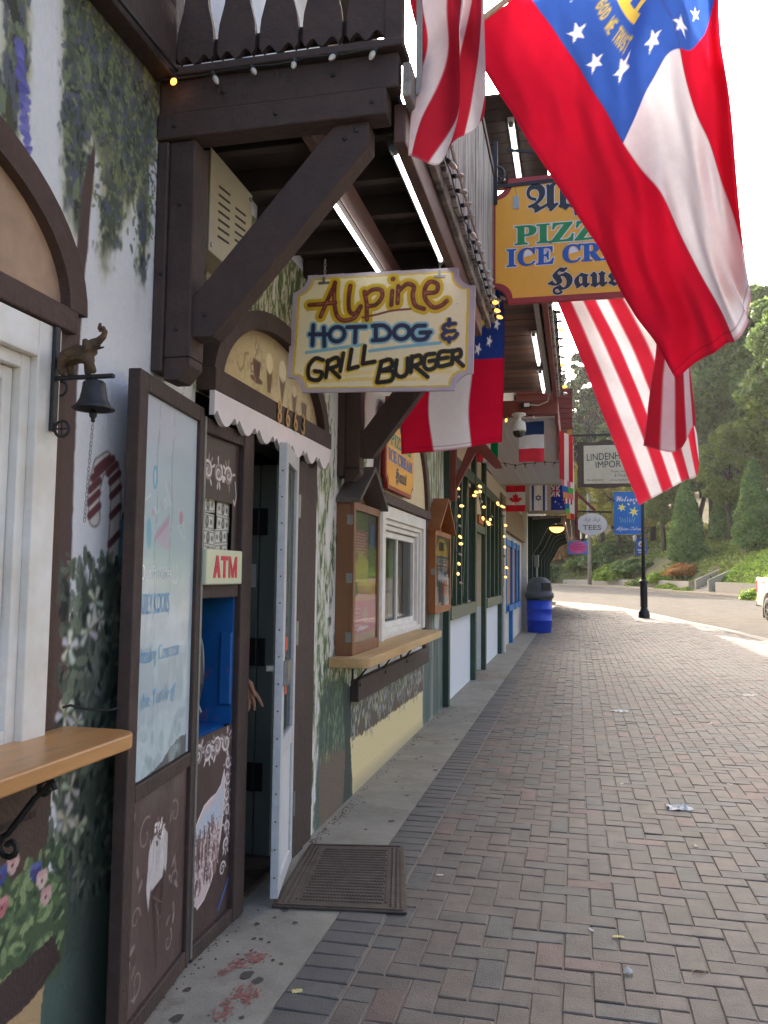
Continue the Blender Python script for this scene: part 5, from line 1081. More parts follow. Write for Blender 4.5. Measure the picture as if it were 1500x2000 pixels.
g1 = [[(-0.382,2.800,3.373),(-0.192,2.800,3.030),(-0.013,2.820,2.716),(0.160,2.840,2.413),(0.329,2.860,2.116)],
      [(-0.260,2.860,3.499),(-0.072,2.900,3.209),(0.102,2.870,2.882),(0.270,2.900,2.552),(0.458,2.930,2.211)],
      [(-0.126,2.920,3.639),(0.036,2.900,3.339),(0.203,2.960,3.087),(0.365,2.920,2.688),(0.569,2.980,2.306)],
      [(0.132,3.000,3.867),(0.213,3.020,3.610),(0.321,2.980,3.294),(0.455,2.980,2.882),(0.582,3.040,2.398)],
      [(0.286,3.080,4.038),(0.385,3.100,3.758),(0.468,3.120,3.482),(0.537,3.140,3.178),(0.603,3.160,2.512)],
      [(0.428,3.180,4.213),(0.497,3.220,3.961),(0.535,3.280,3.695),(0.564,3.360,3.480),(0.605,3.420,2.769)]]
flag('georgia_flag', 'big red white and blue state flag with a ring of stars over the pavement', g1, georgia(1.5,.92,.005,cw=.76),
     lambda u,v: np.stack([0*u, .075*np.sin(12.5*(.86*u+v)-1.2)*(.35+.65*u)*(.5+v) + .020*np.sin(33*(.8*u+v)+3*v)*u + .012*np.sin(19*u-6*v) + .006*np.sin(61*v+14*u)*(u*.7+.3) + .004*np.sin(47*u+31*v), 0*u],-1))
fp = thing('flag_pole', 'slim pole carrying the big state flag with the ring of stars', 'pole', (BX, 2.75, 3.3))
mb = MB(); mb.tube([(-0.535,2.780,3.267),(-0.382,2.800,3.377),(-0.126,2.920,3.643),(0.426,3.160,4.200),(0.507,3.200,4.279)], .011, 8); mb.build('shaft', M('pale_pole_wood', (190,170,140), .5, .1, 10), fp); box('socket', m_steel, fp, BX+.053, BX+.10, 2.74, 2.80, 3.15, 3.27)
u1 = [[(-0.565,2.700,3.593),(-0.558,2.700,3.460),(-0.524,2.700,3.304),(-0.532,2.700,3.175),(-0.550,2.690,3.024),(-0.554,2.680,2.884)],
      [(-0.488,2.660,3.550),(-0.485,2.660,3.420),(-0.440,2.650,3.241),(-0.454,2.640,3.092),(-0.488,2.640,2.971),(-0.514,2.640,2.848)],
      [(-0.391,2.610,3.497),(-0.386,2.610,3.369),(-0.369,2.600,3.181),(-0.369,2.600,3.005),(-0.392,2.600,2.899),(-0.435,2.610,2.809)],
      [(-0.372,2.720,3.577),(-0.371,2.720,3.445),(-0.397,2.720,3.263),(-0.402,2.710,3.091),(-0.400,2.700,2.994),(-0.395,2.690,2.919)],
      [(-0.322,2.680,3.539),(-0.322,2.680,3.409),(-0.327,2.670,3.239),(-0.334,2.670,3.095),(-0.330,2.670,3.014),(-0.328,2.670,2.947)],
      [(-0.304,2.750,3.589),(-0.304,2.750,3.456),(-0.300,2.750,3.287),(-0.296,2.750,3.157),(-0.296,2.750,3.079),(-0.301,2.750,3.028)]]
flag('striped_flag', 'red and white striped flag hanging furled at the balcony corner', u1, usa(.8,.62,.004,5,False,.30), lambda u,v: np.stack([0*u,.008*np.sin(v*14+u*3),0*u],-1))
u3 = [[(-0.412,5.500,4.041),(-0.182,5.520,3.460),(0.022,5.550,2.934),(0.215,5.580,2.419),(0.401,5.600,1.923)],
      [(-0.243,5.550,4.048),(-0.002,5.600,3.476),(0.222,5.620,2.971),(0.406,5.620,2.482),(0.560,5.620,2.013)],
      [(-0.091,5.600,4.056),(0.166,5.620,3.472),(0.384,5.600,2.998),(0.522,5.580,2.595),(0.675,5.600,2.076)],
      [(0.097,5.660,4.066),(0.395,5.680,3.477),(0.589,5.700,3.120),(0.698,5.720,2.704),(0.776,5.700,2.146)],
      [(0.263,5.600,4.023),(0.549,5.580,3.430),(0.694,5.560,3.072),(0.716,5.520,2.791),(0.739,5.500,2.423)],
      [(0.226,5.500,3.980),(0.520,5.440,3.381),(0.615,5.420,3.035),(0.621,5.400,2.733),(0.623,5.400,2.247)],
      [(0.158,5.420,3.949),(0.440,5.360,3.291),(0.496,5.340,2.952),(0.454,5.330,2.626),(0.407,5.330,2.267)]]
flag('stars_and_stripes', 'red and white striped flag with dark blue canton hanging below the orange sign', u3, usa(1.8,1.15,.007,13), lambda u,v: np.stack([0*u,.03*np.sin(v*8+u*2)*u+.010*np.sin(v*27+u*9)+.006*np.sin(u*31-v*17),0*u],-1))
g2 = [[(-0.949,5.780,3.914),(-1.069,5.840,3.409),(-1.218,5.880,2.969),(-1.251,5.870,2.663),(-1.238,5.840,2.332)],
      [(-0.825,5.700,3.871),(-0.862,5.720,3.357),(-0.980,5.740,2.923),(-1.013,5.730,2.627),(-0.969,5.700,2.317)],
      [(-0.685,5.600,3.818),(-0.654,5.620,3.312),(-0.697,5.640,2.886),(-0.723,5.630,2.597),(-0.700,5.620,2.338)],
      [(-0.555,5.550,3.787),(-0.471,5.550,3.278),(-0.468,5.560,2.855),(-0.475,5.560,2.575),(-0.482,5.560,2.351)]]
flag('georgia_flag', 'red and white banded flag with blue starred top behind the hot dog sign', g2, georgia(1.05,.72,.006,(40,62,132),(196,22,54)), lambda u,v: np.stack([0*u,.02*np.sin(v*10+u*2),0*u],-1))
def flag_pole(label, pts_, r=.010):
    t = thing('flag_pole', label, 'pole', pts_[0]); mb = MB(); mb.tube(pts_, r, 8); mb.build('shaft', MATS['pale_pole_wood'], t); mb = MB(); ball(mb, pts_[-1], r*1.9); mb.build('finial', m_brass, t, smooth=True)
_a = [(-0.594,2.690,3.575),(-0.565,2.700,3.595),(-0.304,2.750,3.592),(-0.252,2.770,3.633)]; flag_pole('slim pole carrying the furled striped flag at the balcony corner', [(BX-.02,2.66,_a[0][2]-.02)]+_a[1:])
_b = [(-0.545,5.440,3.983),(-0.412,5.500,4.048),(-0.090,5.600,4.071),(0.263,5.600,4.037),(0.348,5.620,4.074)]; flag_pole('slim pole carrying the striped flag behind the orange sign', _b)
_c = [(-1.188,5.840,3.920),(-0.949,5.780,3.922),(-0.685,5.600,3.829),(-0.556,5.550,3.801),(-0.466,5.530,3.807)]; flag_pole('slim pole carrying the banded flag behind the hot dog sign', _c)


# ================================================================== LOW SOFFIT BETWEEN THE SHOPS
m_planks = [M('brown_plank_%d' % i, c, .7, .15, 5, .25, 40, stretch=(.2,1,1)) for i, c in enumerate([(92,62,46),(80,52,40),(104,72,54),(70,50,42)])]
m_red = M('red_brown_paint', (120,56,46), .55, .12, 6, .15, 30)
for k in range(27): box('soffit_plank', m_planks[(k*7+k//3)%4], shop, WX+.003, -.235, 5.24+k*.148, 5.383+k*.148, 3.50+.002*(k%3), 3.53, .003)
box('soffit_fascia', m_red, shop, -.232, -.19, 5.24, 9.24, 3.40, 3.72, .004); box('soffit_upper', m_brown, shop, WX+.003, -.235, 5.24, 9.24, 3.54, 3.70)
for k in range(14): box('fascia_strip', m_birch, shop, -.188, -.165, 5.26+k*.285, 5.52+k*.285, 3.44, 3.50, .003)
tube_light(-.34, 8.2, 9.15, 3.475, 'lit white fluorescent tube nearest the red end beam')
tube_light(-.34, 6.9, 7.95, 3.475, 'lit white fluorescent tube under the low plank soffit')
box('trunking', M('white_trunking', (176,172,164), .5), shop, -.30, -.26, 5.3, 9.2, 3.455, 3.499)
light_string('clear bulbs along the low soffit edge', [(-.155,5.4,3.47),(-.155,9.3,3.45)], .26, lambda k: k%4==1, (1,0,0), 1.1, .01, seed=21)

# ================================================================== GREEN TIMBER SHOP (Y 9.2 - 16.2)
gs = thing('green_timber_shop', 'white shop with dark green timber posts and a boarded porch ceiling', 'building', (WX, 12.0, 0))
m_grn = M('dark_green_paint', (40,66,54), .5, .16, 6, .15, 30, c2=(52,76,60)); m_sage = M('sage_ledge_paint', (112,118,96), .6, .1, 6); m_cream = M('cream_panel', (206,196,172), .8, .08, 4, .3, 40); m_wpan = M('white_panel', (218,224,230), .8, .05, 4, .3, 40)
box('lower_wall', m_wpan, gs, WX-.25, WX-.01, 9.21, 11.9, 0, .98); box('lower_wall', m_wpan, gs, WX-.25, WX-.01, 13.05, 16.2, 0, .98)
box('upper_wall', m_cream, gs, WX-.25, WX-.012, 9.21, 11.9, .98, 3.24); box('upper_wall', m_cream, gs, WX-.25, WX-.012, 13.05, 16.2, .98, 3.24); box('door_head', m_cream, gs, WX-.25, WX-.012, 11.901, 13.049, 2.1, 3.24)
box('shop_door', M('tan_door', (190,170,136), .6, .08, 5), gs, WX-.16, WX-.10, 11.901, 13.049, 0.01, 2.099)
box('end_wall', m_wpan, gs, -9, WX-.26, 9.2, 9.4, 0, 3.24); box('upper_storey', M('upper_render', (200,190,170), .85, .1, 2), gs, -9, WX-.0, 12.4, 16.19, 3.60, 6.5); box('flat_roof', m_dark, gs, -9, WX, 9.2, 16.19, 3.45, 3.59)
mb = MB(); mb.prism([(-.42,6.5),(-.42,6.62),(-5,9.2),(-9.4,6.62),(-9.4,6.5)], lambda x,z,d:(x,d,z), 12.4, 16.19); mb.build('roof', MATS['roof_shingle'], gs)
for y, w_, z0, z1 in ((9.22,.13,0,3.24),(9.80,.08,1.1,2.75),(10.25,.08,1.1,2.75),(10.85,.08,1.1,2.75),(11.72,.17,0,3.24),(13.06,.17,0,3.24),(13.75,.09,1.1,2.75),(14.5,.09,1.1,2.75),(15.2,.09,1.1,2.75),(15.85,.13,0,2.75)):
    box('post', m_grn, gs, WX-.009, WX+.06, y, y+w_, z0+.002, z1, .004)
box('ledge', m_sage, gs, WX-.009, WX+.075, 9.36, 11.71, .95, 1.098, .004); box('ledge', m_sage, gs, WX-.009, WX+.075, 13.24, 15.84, .95, 1.098, .004)
box('head_beam', m_grn, gs, WX-.009, WX+.05, 9.36, 15.84, 2.752, 2.90, .004); box('transom', m_grn, gs, WX-.009, WX+.055, 11.9, 13.05, 2.10, 2.22, .004); box('lintel_board', M('orange_board', (150,90,50), .6), gs, WX-.0, WX+.07, 12.1, 12.7, 2.23, 2.36, .004)
for (ya,yb) in ((9.40,9.78),(10.36,10.82)):
    mb = MB(); mb.bar((WX+.03,ya,1.2),(WX+.03,yb,2.7),.05,.07,(1,0,0)); mb.build('diagonal', m_grn, gs)
for (y0,y1) in ((9.9,10.24),(10.96,11.7),(13.86,14.48),(14.62,15.18)): box('pane', M('dark_glass', (70,78,76), .08, .1, 3, coat=.5), gs, WX-.011, WX-.004, y0, y1, 1.12, 2.7)
# end beam with the dome camera, inverted V bracket
box('end_beam', m_red, gs, WX+.003, -.19, 9.30, 9.42, 3.262, 3.43, .005)
box('bracket_post', m_red, gs, WX+.061, WX+.13, 9.22, 9.33, 2.30, 3.258, .004)
mb = MB(); mb.prism([(WX+.13,2.42),(WX+.13,2.56),(-1.16,2.98),(-1.02,2.98),(-.83,2.74),(-.80,2.66),(-.88,2.66),(-1.09,2.86)], lambda x,z,d:(x,d,z), 9.24, 9.31); mb.build('bracket', m_red, gs, bevel=.004)
box('bracket_cap', m_red, gs, -1.2, -.98, 9.23, 9.32, 2.985, 3.26, .004)
m_bead = M('white_beadboard', (196,194,192), .6, .06, 3, stretch=(1,.2,1)); m_bead2 = M('beige_beadboard', (176,160,132), .6, .1, 3, stretch=(1,.2,1))
for k in range(8): box('ceiling_board', m_bead, gs, WX+.004+k*.1525, WX+.152+k*.1525, 9.43, 16.18, 3.25, 3.27, .004)
box('porch_fascia', m_red, gs, -.225, -.19, 9.43, 16.18, 3.20, 3.42, .004)
for y in (10.0,12.0,14.0): mb = MB(); mb.bar((-.21,y,3.20),(-.21,y,2.85),.03,.03,(1,0,0)); mb.build('drop_finial', m_red, gs)
mb = MB(); mb.tube([(WX+.09,15.98,.02),(WX+.09,15.98,2.7)], .045, 10); mb.build('downpipe', M('white_pipe', (206,204,198), .5, .1, 6), gs)
q = random.Random(3)
light_string('warm lit bulbs wound around the green posts by the corner', [(WX+.08,9.62,2.55),(WX+.09,9.72,2.2),(WX+.09,9.66,1.7),(WX+.09,9.74,1.35)], .11, lambda k: k%3!=1, (.6,-.6,-.4), 1.2, .0, m_lit2, seed=31)
light_string('warm lit bulbs draped over the green door head', [(WX+.08,10.9,2.5),(WX+.10,11.6,2.75),(WX+.10,12.2,2.35),(WX+.10,12.9,2.25),(WX+.10,13.6,2.5)], .19, lambda k: k%3!=2, (.6,-.6,-.4), 1.4, .02, m_lit2, seed=33)
light_string('warm lit bulbs climbing the far green posts', [(WX+.10,14.2,2.72),(WX+.10,15.3,2.75),(WX+.12,15.6,2.3),(WX+.12,15.7,1.8),(WX+.12,15.7,1.3)], .2, lambda k: k%4!=2, (.6,-.6,-.4), 1.5, .02, m_lit2, seed=35)
light_string('dark bulb string crossing the white porch ceiling', [(-1.3,12.6,3.22),(-.9,12.7,3.16),(-.5,12.6,3.19),(-.24,12.55,3.16)], .16, lambda k: False, (0,0,-1), 1.2, .01, seed=37)
light_string('dark bulb string along the red end beam', [(-1.2,9.28,3.30),(-.8,9.28,3.24),(-.3,9.28,3.27)], .3, lambda k: k==1, (0,0,-1), 1.0, .01, seed=38)
# dome camera
dc = thing('security_camera', 'white dome security camera hanging from the red beam', 'camera', (-.62, 9.2, 3.3))
mb = MB(); mb.lathe([(.0,.04),(.075,.04),(.08,.02),(.03,.0),(.028,-.04),(.06,-.05),(.075,-.07),(.082,-.14),(.078,-.16),(.0,-.16)], (-.615,9.20,3.22), 20); mb.build('housing', M('camera_white', (206,206,202), .4), dc, smooth=True)
mb = MB(); mb.lathe([(.068,.0),(.066,-.03),(.05,-.055),(.025,-.068),(.0,-.07)], (-.615,9.20,3.06), 20); mb.build('dome', M('camera_dome', (26,26,28), .08, coat=.6), dc, smooth=True)
ot = thing('power_outlet', 'grey outlet box with a white plug above the dome camera', 'outlet', (-.5, 9.29, 3.36))
box('box', m_iron, ot, -.60, -.48, 9.262, 9.299, 3.33, 3.40, .004); box('plug', M('plug_white', (216,214,206), .5), ot, -.56, -.50, 9.24, 9.2615, 3.345, 3.385, .004)
mb = MB(); mb.tube([(-.50,9.25,3.365),(-.40,9.25,3.355),(-.30,9.22,3.39),(-.27,9.1,3.46),(-.28,8.0,3.475)], .005, 6); mb.build('cord', M('plug_cord', (196,190,176), .6), ot)

# ================================================================== BLUE DOOR SHOP (Y 16.2 - 24) AND DARK GREEN PORCH (24 - 43)
bs = thing('blue_door_shop', 'weathered shop with bright blue posts and tan panels beyond the green timber shop', 'building', (WX, 20, 0))
m_bp = M('bright_blue_paint', (30,110,176), .5, .12, 6); m_wth = M('weathered_white', (206,202,192), .85, .14, 2, .4, 20, wear=(130,120,104), wear_amt=.6, wscale=3); m_tanp = M('tan_panel', (176,132,92), .7, .14, 3)
box('wall', m_wth, bs, WX-.25, WX-.01, 16.21, 23.9, 0, 3.24); box('upper_storey', MATS['upper_render'], bs, -9, WX, 16.21, 23.9, 3.4, 6.5)
for y, w_ in ((17.0,.14),(18.55,.2),(19.9,.14),(20.9,.12)): box('post', m_bp, bs, WX-.009, WX+.07, y, y+w_, .7 if w_ < .2 else 0.0, 2.25, .004)
for (y0,y1) in ((17.15,18.54),(18.76,19.89),(20.05,20.89)): box('panel', m_tanp, bs, WX-.009, WX+.02, y0, y1, .86, 2.1, .004); box('sill', m_bp, bs, WX-.009, WX+.12, y0-.05, y1+.02, .74, .855, .004)
box('head', m_bp, bs, WX-.009, WX+.05, 17.0, 21.02, 2.1, 2.24, .004)
for k in range(6): box('shingle_row', M('brown_shingle', (130,106,80), .8, .2, 4), bs, WX-.009, WX+.03+.012*k, 16.3, 23.8, 2.98-k*.12, 3.10-k*.12, .004)
box('corner_post', m_wth, bs, WX-.0, WX+.14, 22.9, 23.3, 0, 3.24, .006)
for k in range(8): box('ceiling_board', m_bead2, bs, WX+.004+k*.1525, WX+.152+k*.1525, 16.2, 23.98, 3.25, 3.27, .004)
box('porch_fascia', m_red, bs, -.225, -.19, 16.2, 23.98, 3.20, 3.42, .004)
mb = MB(); mb.prism([(-.34,6.5),(-.34,6.62),(-5,9.2),(-9.4,6.62),(-9.4,6.5)], lambda x,z,d:(x,d,z), 16.2, 24); mb.build('roof', MATS['roof_shingle'], bs)
dm = box('dormer', m_red, bs, -1.4, -.075, 20.0, 21.3, 4.98, 5.95)
for k in range(8): box('siding_board', m_red, dm, -1.4, -.07, 19.978, 19.998, 4.99+k*.12, 5.10+k*.12, .006)
box('bracket_post', M('orange_stain', (206,140,64), .6, .15, 5), bs, -.20, -.09, 20.05, 20.2, 4.3, 4.975, .006)
gp = thing('green_porch_shop', 'dark green porch with curved brackets and a lit amber lamp', 'building', (WX, 33, 0))
m_dg = M('deep_green_paint', (34,52,42), .5, .15, 5); m_mar = M('maroon_panel', (92,42,40), .6, .1, 4); m_dkb = M('dark_porch_board', (112,78,64), .65, .15, 4, stretch=(1,.2,1))
box('wall', m_dg, gp, -9, WX-.02, 24.0, 43.0, 0, 3.18); box('upper_storey', MATS['upper_render'], gp, -9, -1.5, 24.0, 43.0, 3.4, 6.5)
mb = MB(); mb.prism([(-.34,6.5),(-.34,6.62),(-5,9.2),(-9.4,6.62),(-9.4,6.5)], lambda x,z,d:(x,d,z), 24.01, 43); mb.build('roof', MATS['roof_shingle'], gp)
for y in (24.2,27.5,30.5,33.5,36.5,40.0): 
    box('post', m_dg, gp, WX-.01, WX+.22, y, y+.28, 0, 3.17, .006)
    P = [(WX+.22,2.05),(WX+.22,3.1),(-.42,3.17),(-.42,3.02),(-.62,2.98),(-.80,2.86),(-.92,2.62),(-1.02,2.40),(-1.14,2.25)]
    mb = MB(); mb.prism(P[::-1], lambda x,z,d:(x,d,z), y+.06, y+.22); mb.build('bracket', m_dg, gp, bevel=.004)
for y in (25.2,28.5,31.5,34.5): box('panel', m_mar, gp, WX-.019, WX+.02, y, y+1.6, .5, 2.3, .004)
for k in range(9): box('ceiling_board', m_dkb, gp, WX+.004+k*.160, WX+.155+k*.160, 24.05, 43.0, 3.18, 3.20, .004)
box('porch_fascia', m_red, gp, -.005, .03, 24.05, 43.0, 3.10, 3.40, .004)
box('meter_box', m_steel, gp, WX+.22, WX+.36, 25.0, 25.2, 1.75, 2.1, .01); mb = MB(); mb.tube([(WX+.29,25.1,.05),(WX+.29,25.1,1.75)], .03, 8); mb.build('conduit', m_steel, gp)
pl = thing('porch_lamp', 'lit amber dome lamp under the dark green porch', 'lamp', (-.62, 27.6, 3.1))
mb = MB(); mb.lathe([(.0,.06),(.16,.06),(.26,.0),(.25,-.02),(.0,-.02)], (-.62,27.6,3.10), 18); mb.build('cap', m_iron, pl, smooth=True)
mb = MB(); mb.lathe([(.24,.0),(.23,-.06),(.17,-.13),(.08,-.17),(.0,-.18)], (-.62,27.6,3.075), 18); mb.build('globe', M('amber_globe', (255,176,80), .4, 0, emit=1.2), pl, smooth=True)

# ---- small national flags under the porches
def simple_flag(name, label, x0, x1, z0, z1, y, cv, yaw=0.0):
    ca, sa = math.cos(yaw), math.sin(yaw); xc = x0
    rows = [[(x0+(v)*(x1-x0)*ca, y+v*(x1-x0)*sa+.02*math.sin(v*5), z1-u*(z1-z0)) for u in np.linspace(0,1,4)] for v in np.linspace(0,1,4)]
    return flag(name, label, rows, cv, lambda u,v: np.stack([0*u,.02*np.sin(v*7+u*2)*(.3+u),0*u],-1), 'national flags hanging from the porch fronts')
def bands(cols, w_=.75, h=.5, along='a', res=.012):
    c = Canvas(0,w_,0,h,res); t = c.A/w_ if along == 'a' else c.B/h; n = len(cols)
    for k, q_ in enumerate(cols): c.all(((t >= k/n)*(t <= (k+1)/n+1e-6))*1.0, q_)
    return c
(fx0,_),(fx1,fz0) = [(-0.643,3.216),(-0.354,2.774)]; 
simple_flag('tricolour_flag', 'blue white and red flag hanging behind the dome camera', fx0, fx1, fz0, 3.24, 9.60, bands([(52,74,130),(226,226,232),(214,60,76)]))
(fx0,fz1),(fx1,fz0) = [(-1.016,3.023),(-0.879,2.785)]
simple_flag('tricolour_flag', 'red white and green flag hanging beside the red bracket', fx0-.12, fx1, fz0, fz1+.05, 9.62, bands([(210,60,70),(226,226,222),(0,128,76)], along='b'))
ca_ = bands([(214,44,58),(230,228,226),(230,228,226),(214,44,58)])
leaf = [(0,.5),(.10,.28),(.24,.34),(.18,.02),(.34,.14),(.36,.06),(.5,.10),(.44,-.04),(.5,-.08),(.26,-.24),(.30,-.32),(.04,-.28),(.03,-.5)]; leaf = leaf+[(-x,z) for x,z in leaf[::-1]]
ca_.poly([(.375-z*.34, .25+x*.34) for x,z in leaf], (214,44,58))
il = Canvas(0,.75,0,.5,.010,(226,226,230)); il.all(((il.B>.06)*(il.B<.13)+(il.B>.37)*(il.B<.44))*1.0, (52,70,140))
for s_ in (1,-1): il.stroke([(.375+.085*s_*math.cos(t+math.pi), .25+.085*math.sin(t)) for t in (0,2*math.pi/3,4*math.pi/3,0)], .018, (40,50,100))
au = Canvas(0,.75,0,.5,.010,(44,56,130)); au.all((au.A<.34)*(au.B<.25)*1.0, (52,62,130)); au.stroke([(0,0),(.34,.25)], .05, WHT); au.stroke([(0,.25),(.34,0)], .05, WHT); au.stroke([(.17,0),(.17,.25)], .09, WHT); au.stroke([(0,.125),(.34,.125)], .09, WHT); au.stroke([(.17,0),(.17,.25)], .045, (206,50,64)); au.stroke([(0,.125),(.34,.125)], .045, (206,50,64)); au.all((au.A>.34)*(au.A<.42)*1.0,(44,56,130)); au.all((au.B>.25)*(au.B<.30)*1.0,(44,56,130))
for (p,s_) in (((.50,.12),.035),((.44,.36),.035),((.56,.40),.035),((.66,.28),.03),((.57,.22),.02)): star(au, p[0], p[1], s_, 0, WHT)
for nm, lb, pxs, cv in (('leaf_flag','red and white flag with a red maple leaf under the porch', [(-1.341,3.248),(-0.965,2.722)], ca_),('star_flag','white flag with two blue stripes and a six pointed star', [(-0.885,3.242),(-0.543,2.739)], il),('southern_cross_flag','dark blue flag with white stars and a crossed corner', [(-0.473,3.247),(-0.137,2.746)], au)):
    simple_flag(nm, lb, pxs[0][0], pxs[1][0], pxs[1][1], 3.23, 16.3, cv)
for k, (y, cols_, lb) in enumerate(((10.0,[(206,52,60),(230,226,226),(206,52,60)],'red and white banded flag edge-on at the porch corner'),(10.7,[(226,120,140),(232,226,232),(226,120,140),(232,226,232)],'pink and white striped flag along the porch edge'),(11.5,[(60,110,190),(90,180,90)],'blue and green flag along the porch edge'),(12.4,[(226,150,90),(226,120,140)],'orange and pink flag along the porch edge'),(13.3,[(190,50,60),(230,226,226)]*3,'thin red and white striped flag along the porch edge'),(14.3,[(50,110,160),(220,226,226)],'teal and white flag along the porch edge'),(15.2,[(96,190,90),(228,232,228)],'green and white flag along the porch edge'),(16.8,[(206,150,70),(200,50,60)],'ochre and red flag at the beige porch corner'))):
    simple_flag('small_flag', lb, -.185, .30, 2.62, 3.2, y, bands(cols_, along='b'), yaw=1.25)

# ================================================================== STREET FURNITURE AND HANGING SIGNS
tb = thing('litter_bin', 'blue plastic drum bin with grey domed lid by the shop corner', 'bin', (-.965, 22.45, 0))
m_bd = M('blue_plastic', (38,72,196), .4, .06, 4); m_gl = M('grey_plastic', (84,86,90), .55, .08, 5)
mb = MB(); mb.lathe([(.0,.0),(.30,.0),(.315,.02),(.325,.30),(.335,.305),(.335,.325),(.325,.33),(.33,.60),(.34,.605),(.34,.625),(.33,.63),(.335,.90),(.0,.90)], (-.965,22.45,.0), 36); mb.build('drum', m_bd, tb, smooth=True)
mb = MB(); mb.lathe([(.34,.84),(.345,.91),(.33,.93),(.0,.93)], (-.965,22.45,.0), 36); mb.build('bin_liner', M('black_liner', (26,26,28), .3), tb, smooth=True)
mb = MB(); mb.lathe([(.345,.90),(.375,.90),(.38,1.02),(.36,1.035),(.335,1.06),(.335,1.16),(.31,1.28),(.25,1.38),(.15,1.44),(.0,1.455)], (-.965,22.45,.0), 40); mb.build('lid', m_gl, tb, smooth=True)
mb = MB(); P = [(-.13,1.10),(.13,1.10),(.12,1.30),(-.12,1.30)]; an = -.95
mb.prism(P, lambda u,z,d:(-.965+math.cos(an)*d-math.sin(an)*u, 22.45+math.sin(an)*d+math.cos(an)*u, z), .15, .345); mb.build('lid_opening', M('opening_black', (24,24,26), .5), tb)  # black block stands in for the shaded opening in the lid
def lamp_post(loc, label, s_=1.0):
    t = thing('lamp_post', label, 'lamp post', loc); x, y, z = loc; m_ = M('black_cast_iron', (30,31,33), .45, .1, 10)
    mb = MB(); mb.lathe([(.0,.0),(.20,.0),(.20,.06),(.19,.22),(.14,.30),(.115,.36),(.11,1.15),(.13,1.18),(.13,1.24),(.16,1.27),(.16,1.33),(.10,1.38),(.09,1.46)], loc, 24); mb.build('base', m_, t)
    for k in range(12): an = k*math.pi/6; mb = MB(); mb.tube([(x+.112*math.cos(an),y+.112*math.sin(an),z+.38),(x+.112*math.cos(an),y+.112*math.sin(an),z+1.14)], .016, 6); mb.build('flute', m_, t)
    mb = MB(); mb.tube([(x,y,z+1.45),(x,y,z+3.0),(x,y,z+4.75)], [.075,.062,.055], 16); mb.build('shaft', m_, t, smooth=True)
    mb = MB(); mb.lathe([(.06,.0),(.12,.05),(.10,.10),(.16,.14),(.20,.40),(.17,.55),(.08,.66),(.0,.72)], (x,y,z+4.75), 18); mb.build('lantern', M('lantern_globe', (214,214,206), .3), t, smooth=True)
    for h in (3.02,4.60): mb = MB(); mb.tube([(x-.06,y,z+h),(x-1.06*s_,y,z+h)], .016, 8); mb.build('banner_arm', m_, t)
    return t
lamp_post((2.38,31.6,.02), 'black fluted lamp post carrying the Welcome banner')
bn = thing('welcome_banner', 'blue Welcome banner with yellow daffodils on the lamp post', 'banner', (1.8, 31.6, 3.1))
bc = Canvas(0,1.0,0,1.55,.014,(40,112,190)); 
for cx_, cz_, r_ in ((.28,.98,.17),(.70,.82,.20)):
    for k in range(6): an = k*math.pi/3+.3; bc.poly([(cx_+.05*math.cos(an-1),cz_+.05*math.sin(an-1)),(cx_+r_*math.cos(an),cz_+r_*math.sin(an)),(cx_+.05*math.cos(an+1),cz_+.05*math.sin(an+1))], (238,232,120)); 
    bc.ell(cx_,cz_,.06,.06,0,(244,224,90))
for k in range(7): bc.stroke([(.2+.09*k,.62-.03*(k%3)),(.26+.07*k,.42+.03*(k%2))], .014, (200,226,150))
bc.ell(.52,1.10,.03,.05,.5,(238,236,160)); bc.ell(.72,1.14,.03,.05,-.5,(238,236,160))
bc.mesh('cloth', lambda a,b:(1.36+a, np.full(a.shape,31.6)-.02*np.sin(a*3), 3.06+b), m_paint_s, bn)
text(SCRIPT('Welcome'), bn, (1.43,31.565,4.26), (1,0,0), (0,0,1), .85, .2, [(m_wo,.01,.0)]); text(SCRIPT('Alpine Helen'), bn, (1.42,31.565,3.14), (1,0,0), (0,0,1), .88, .2, [(m_wo,.005,.0)])
lamp_post((6.17,93.4,.70), 'distant black lamp post with a small blue banner')
bn2 = thing('street_banner', 'small blue banner with a white emblem on the distant lamp post', 'banner', (6.6, 93.4, 3.6))
b2 = Canvas(0,1.1,0,1.9,.05,(36,92,176)); b2.ell(.5,1.25,.28,.3,0,(230,230,226)); b2.ell(.5,1.2,.14,.14,0,(190,110,90)); b2.stroke([(.2,.6),(.9,.6)], .14, (220,224,230)); b2.stroke([(.3,.35),(.8,.35)], .12, (220,224,230))
b2.mesh('cloth', lambda a,b:(6.30+a, np.full(a.shape,93.3), 3.9+b), m_paint_s, bn2)
up = thing('utility_pole', 'tall grey wooden utility pole across the road', 'pole', (1.39, 91.9, .7))
mb = MB(); mb.tube([(1.39,91.9,.6),(1.36,91.9,5),(1.30,91.9,10.5)], [.24,.2,.16], 12); mb.build('shaft', M('grey_pole_wood', (150,142,128), .85, .15, 3, stretch=(1,1,.1)), up, smooth=True); mb = MB(); mb.bar((.5,91.9,9.8),(2.2,91.9,9.8),.12,.14); mb.build('cross_arm', MATS['grey_pole_wood'], up)
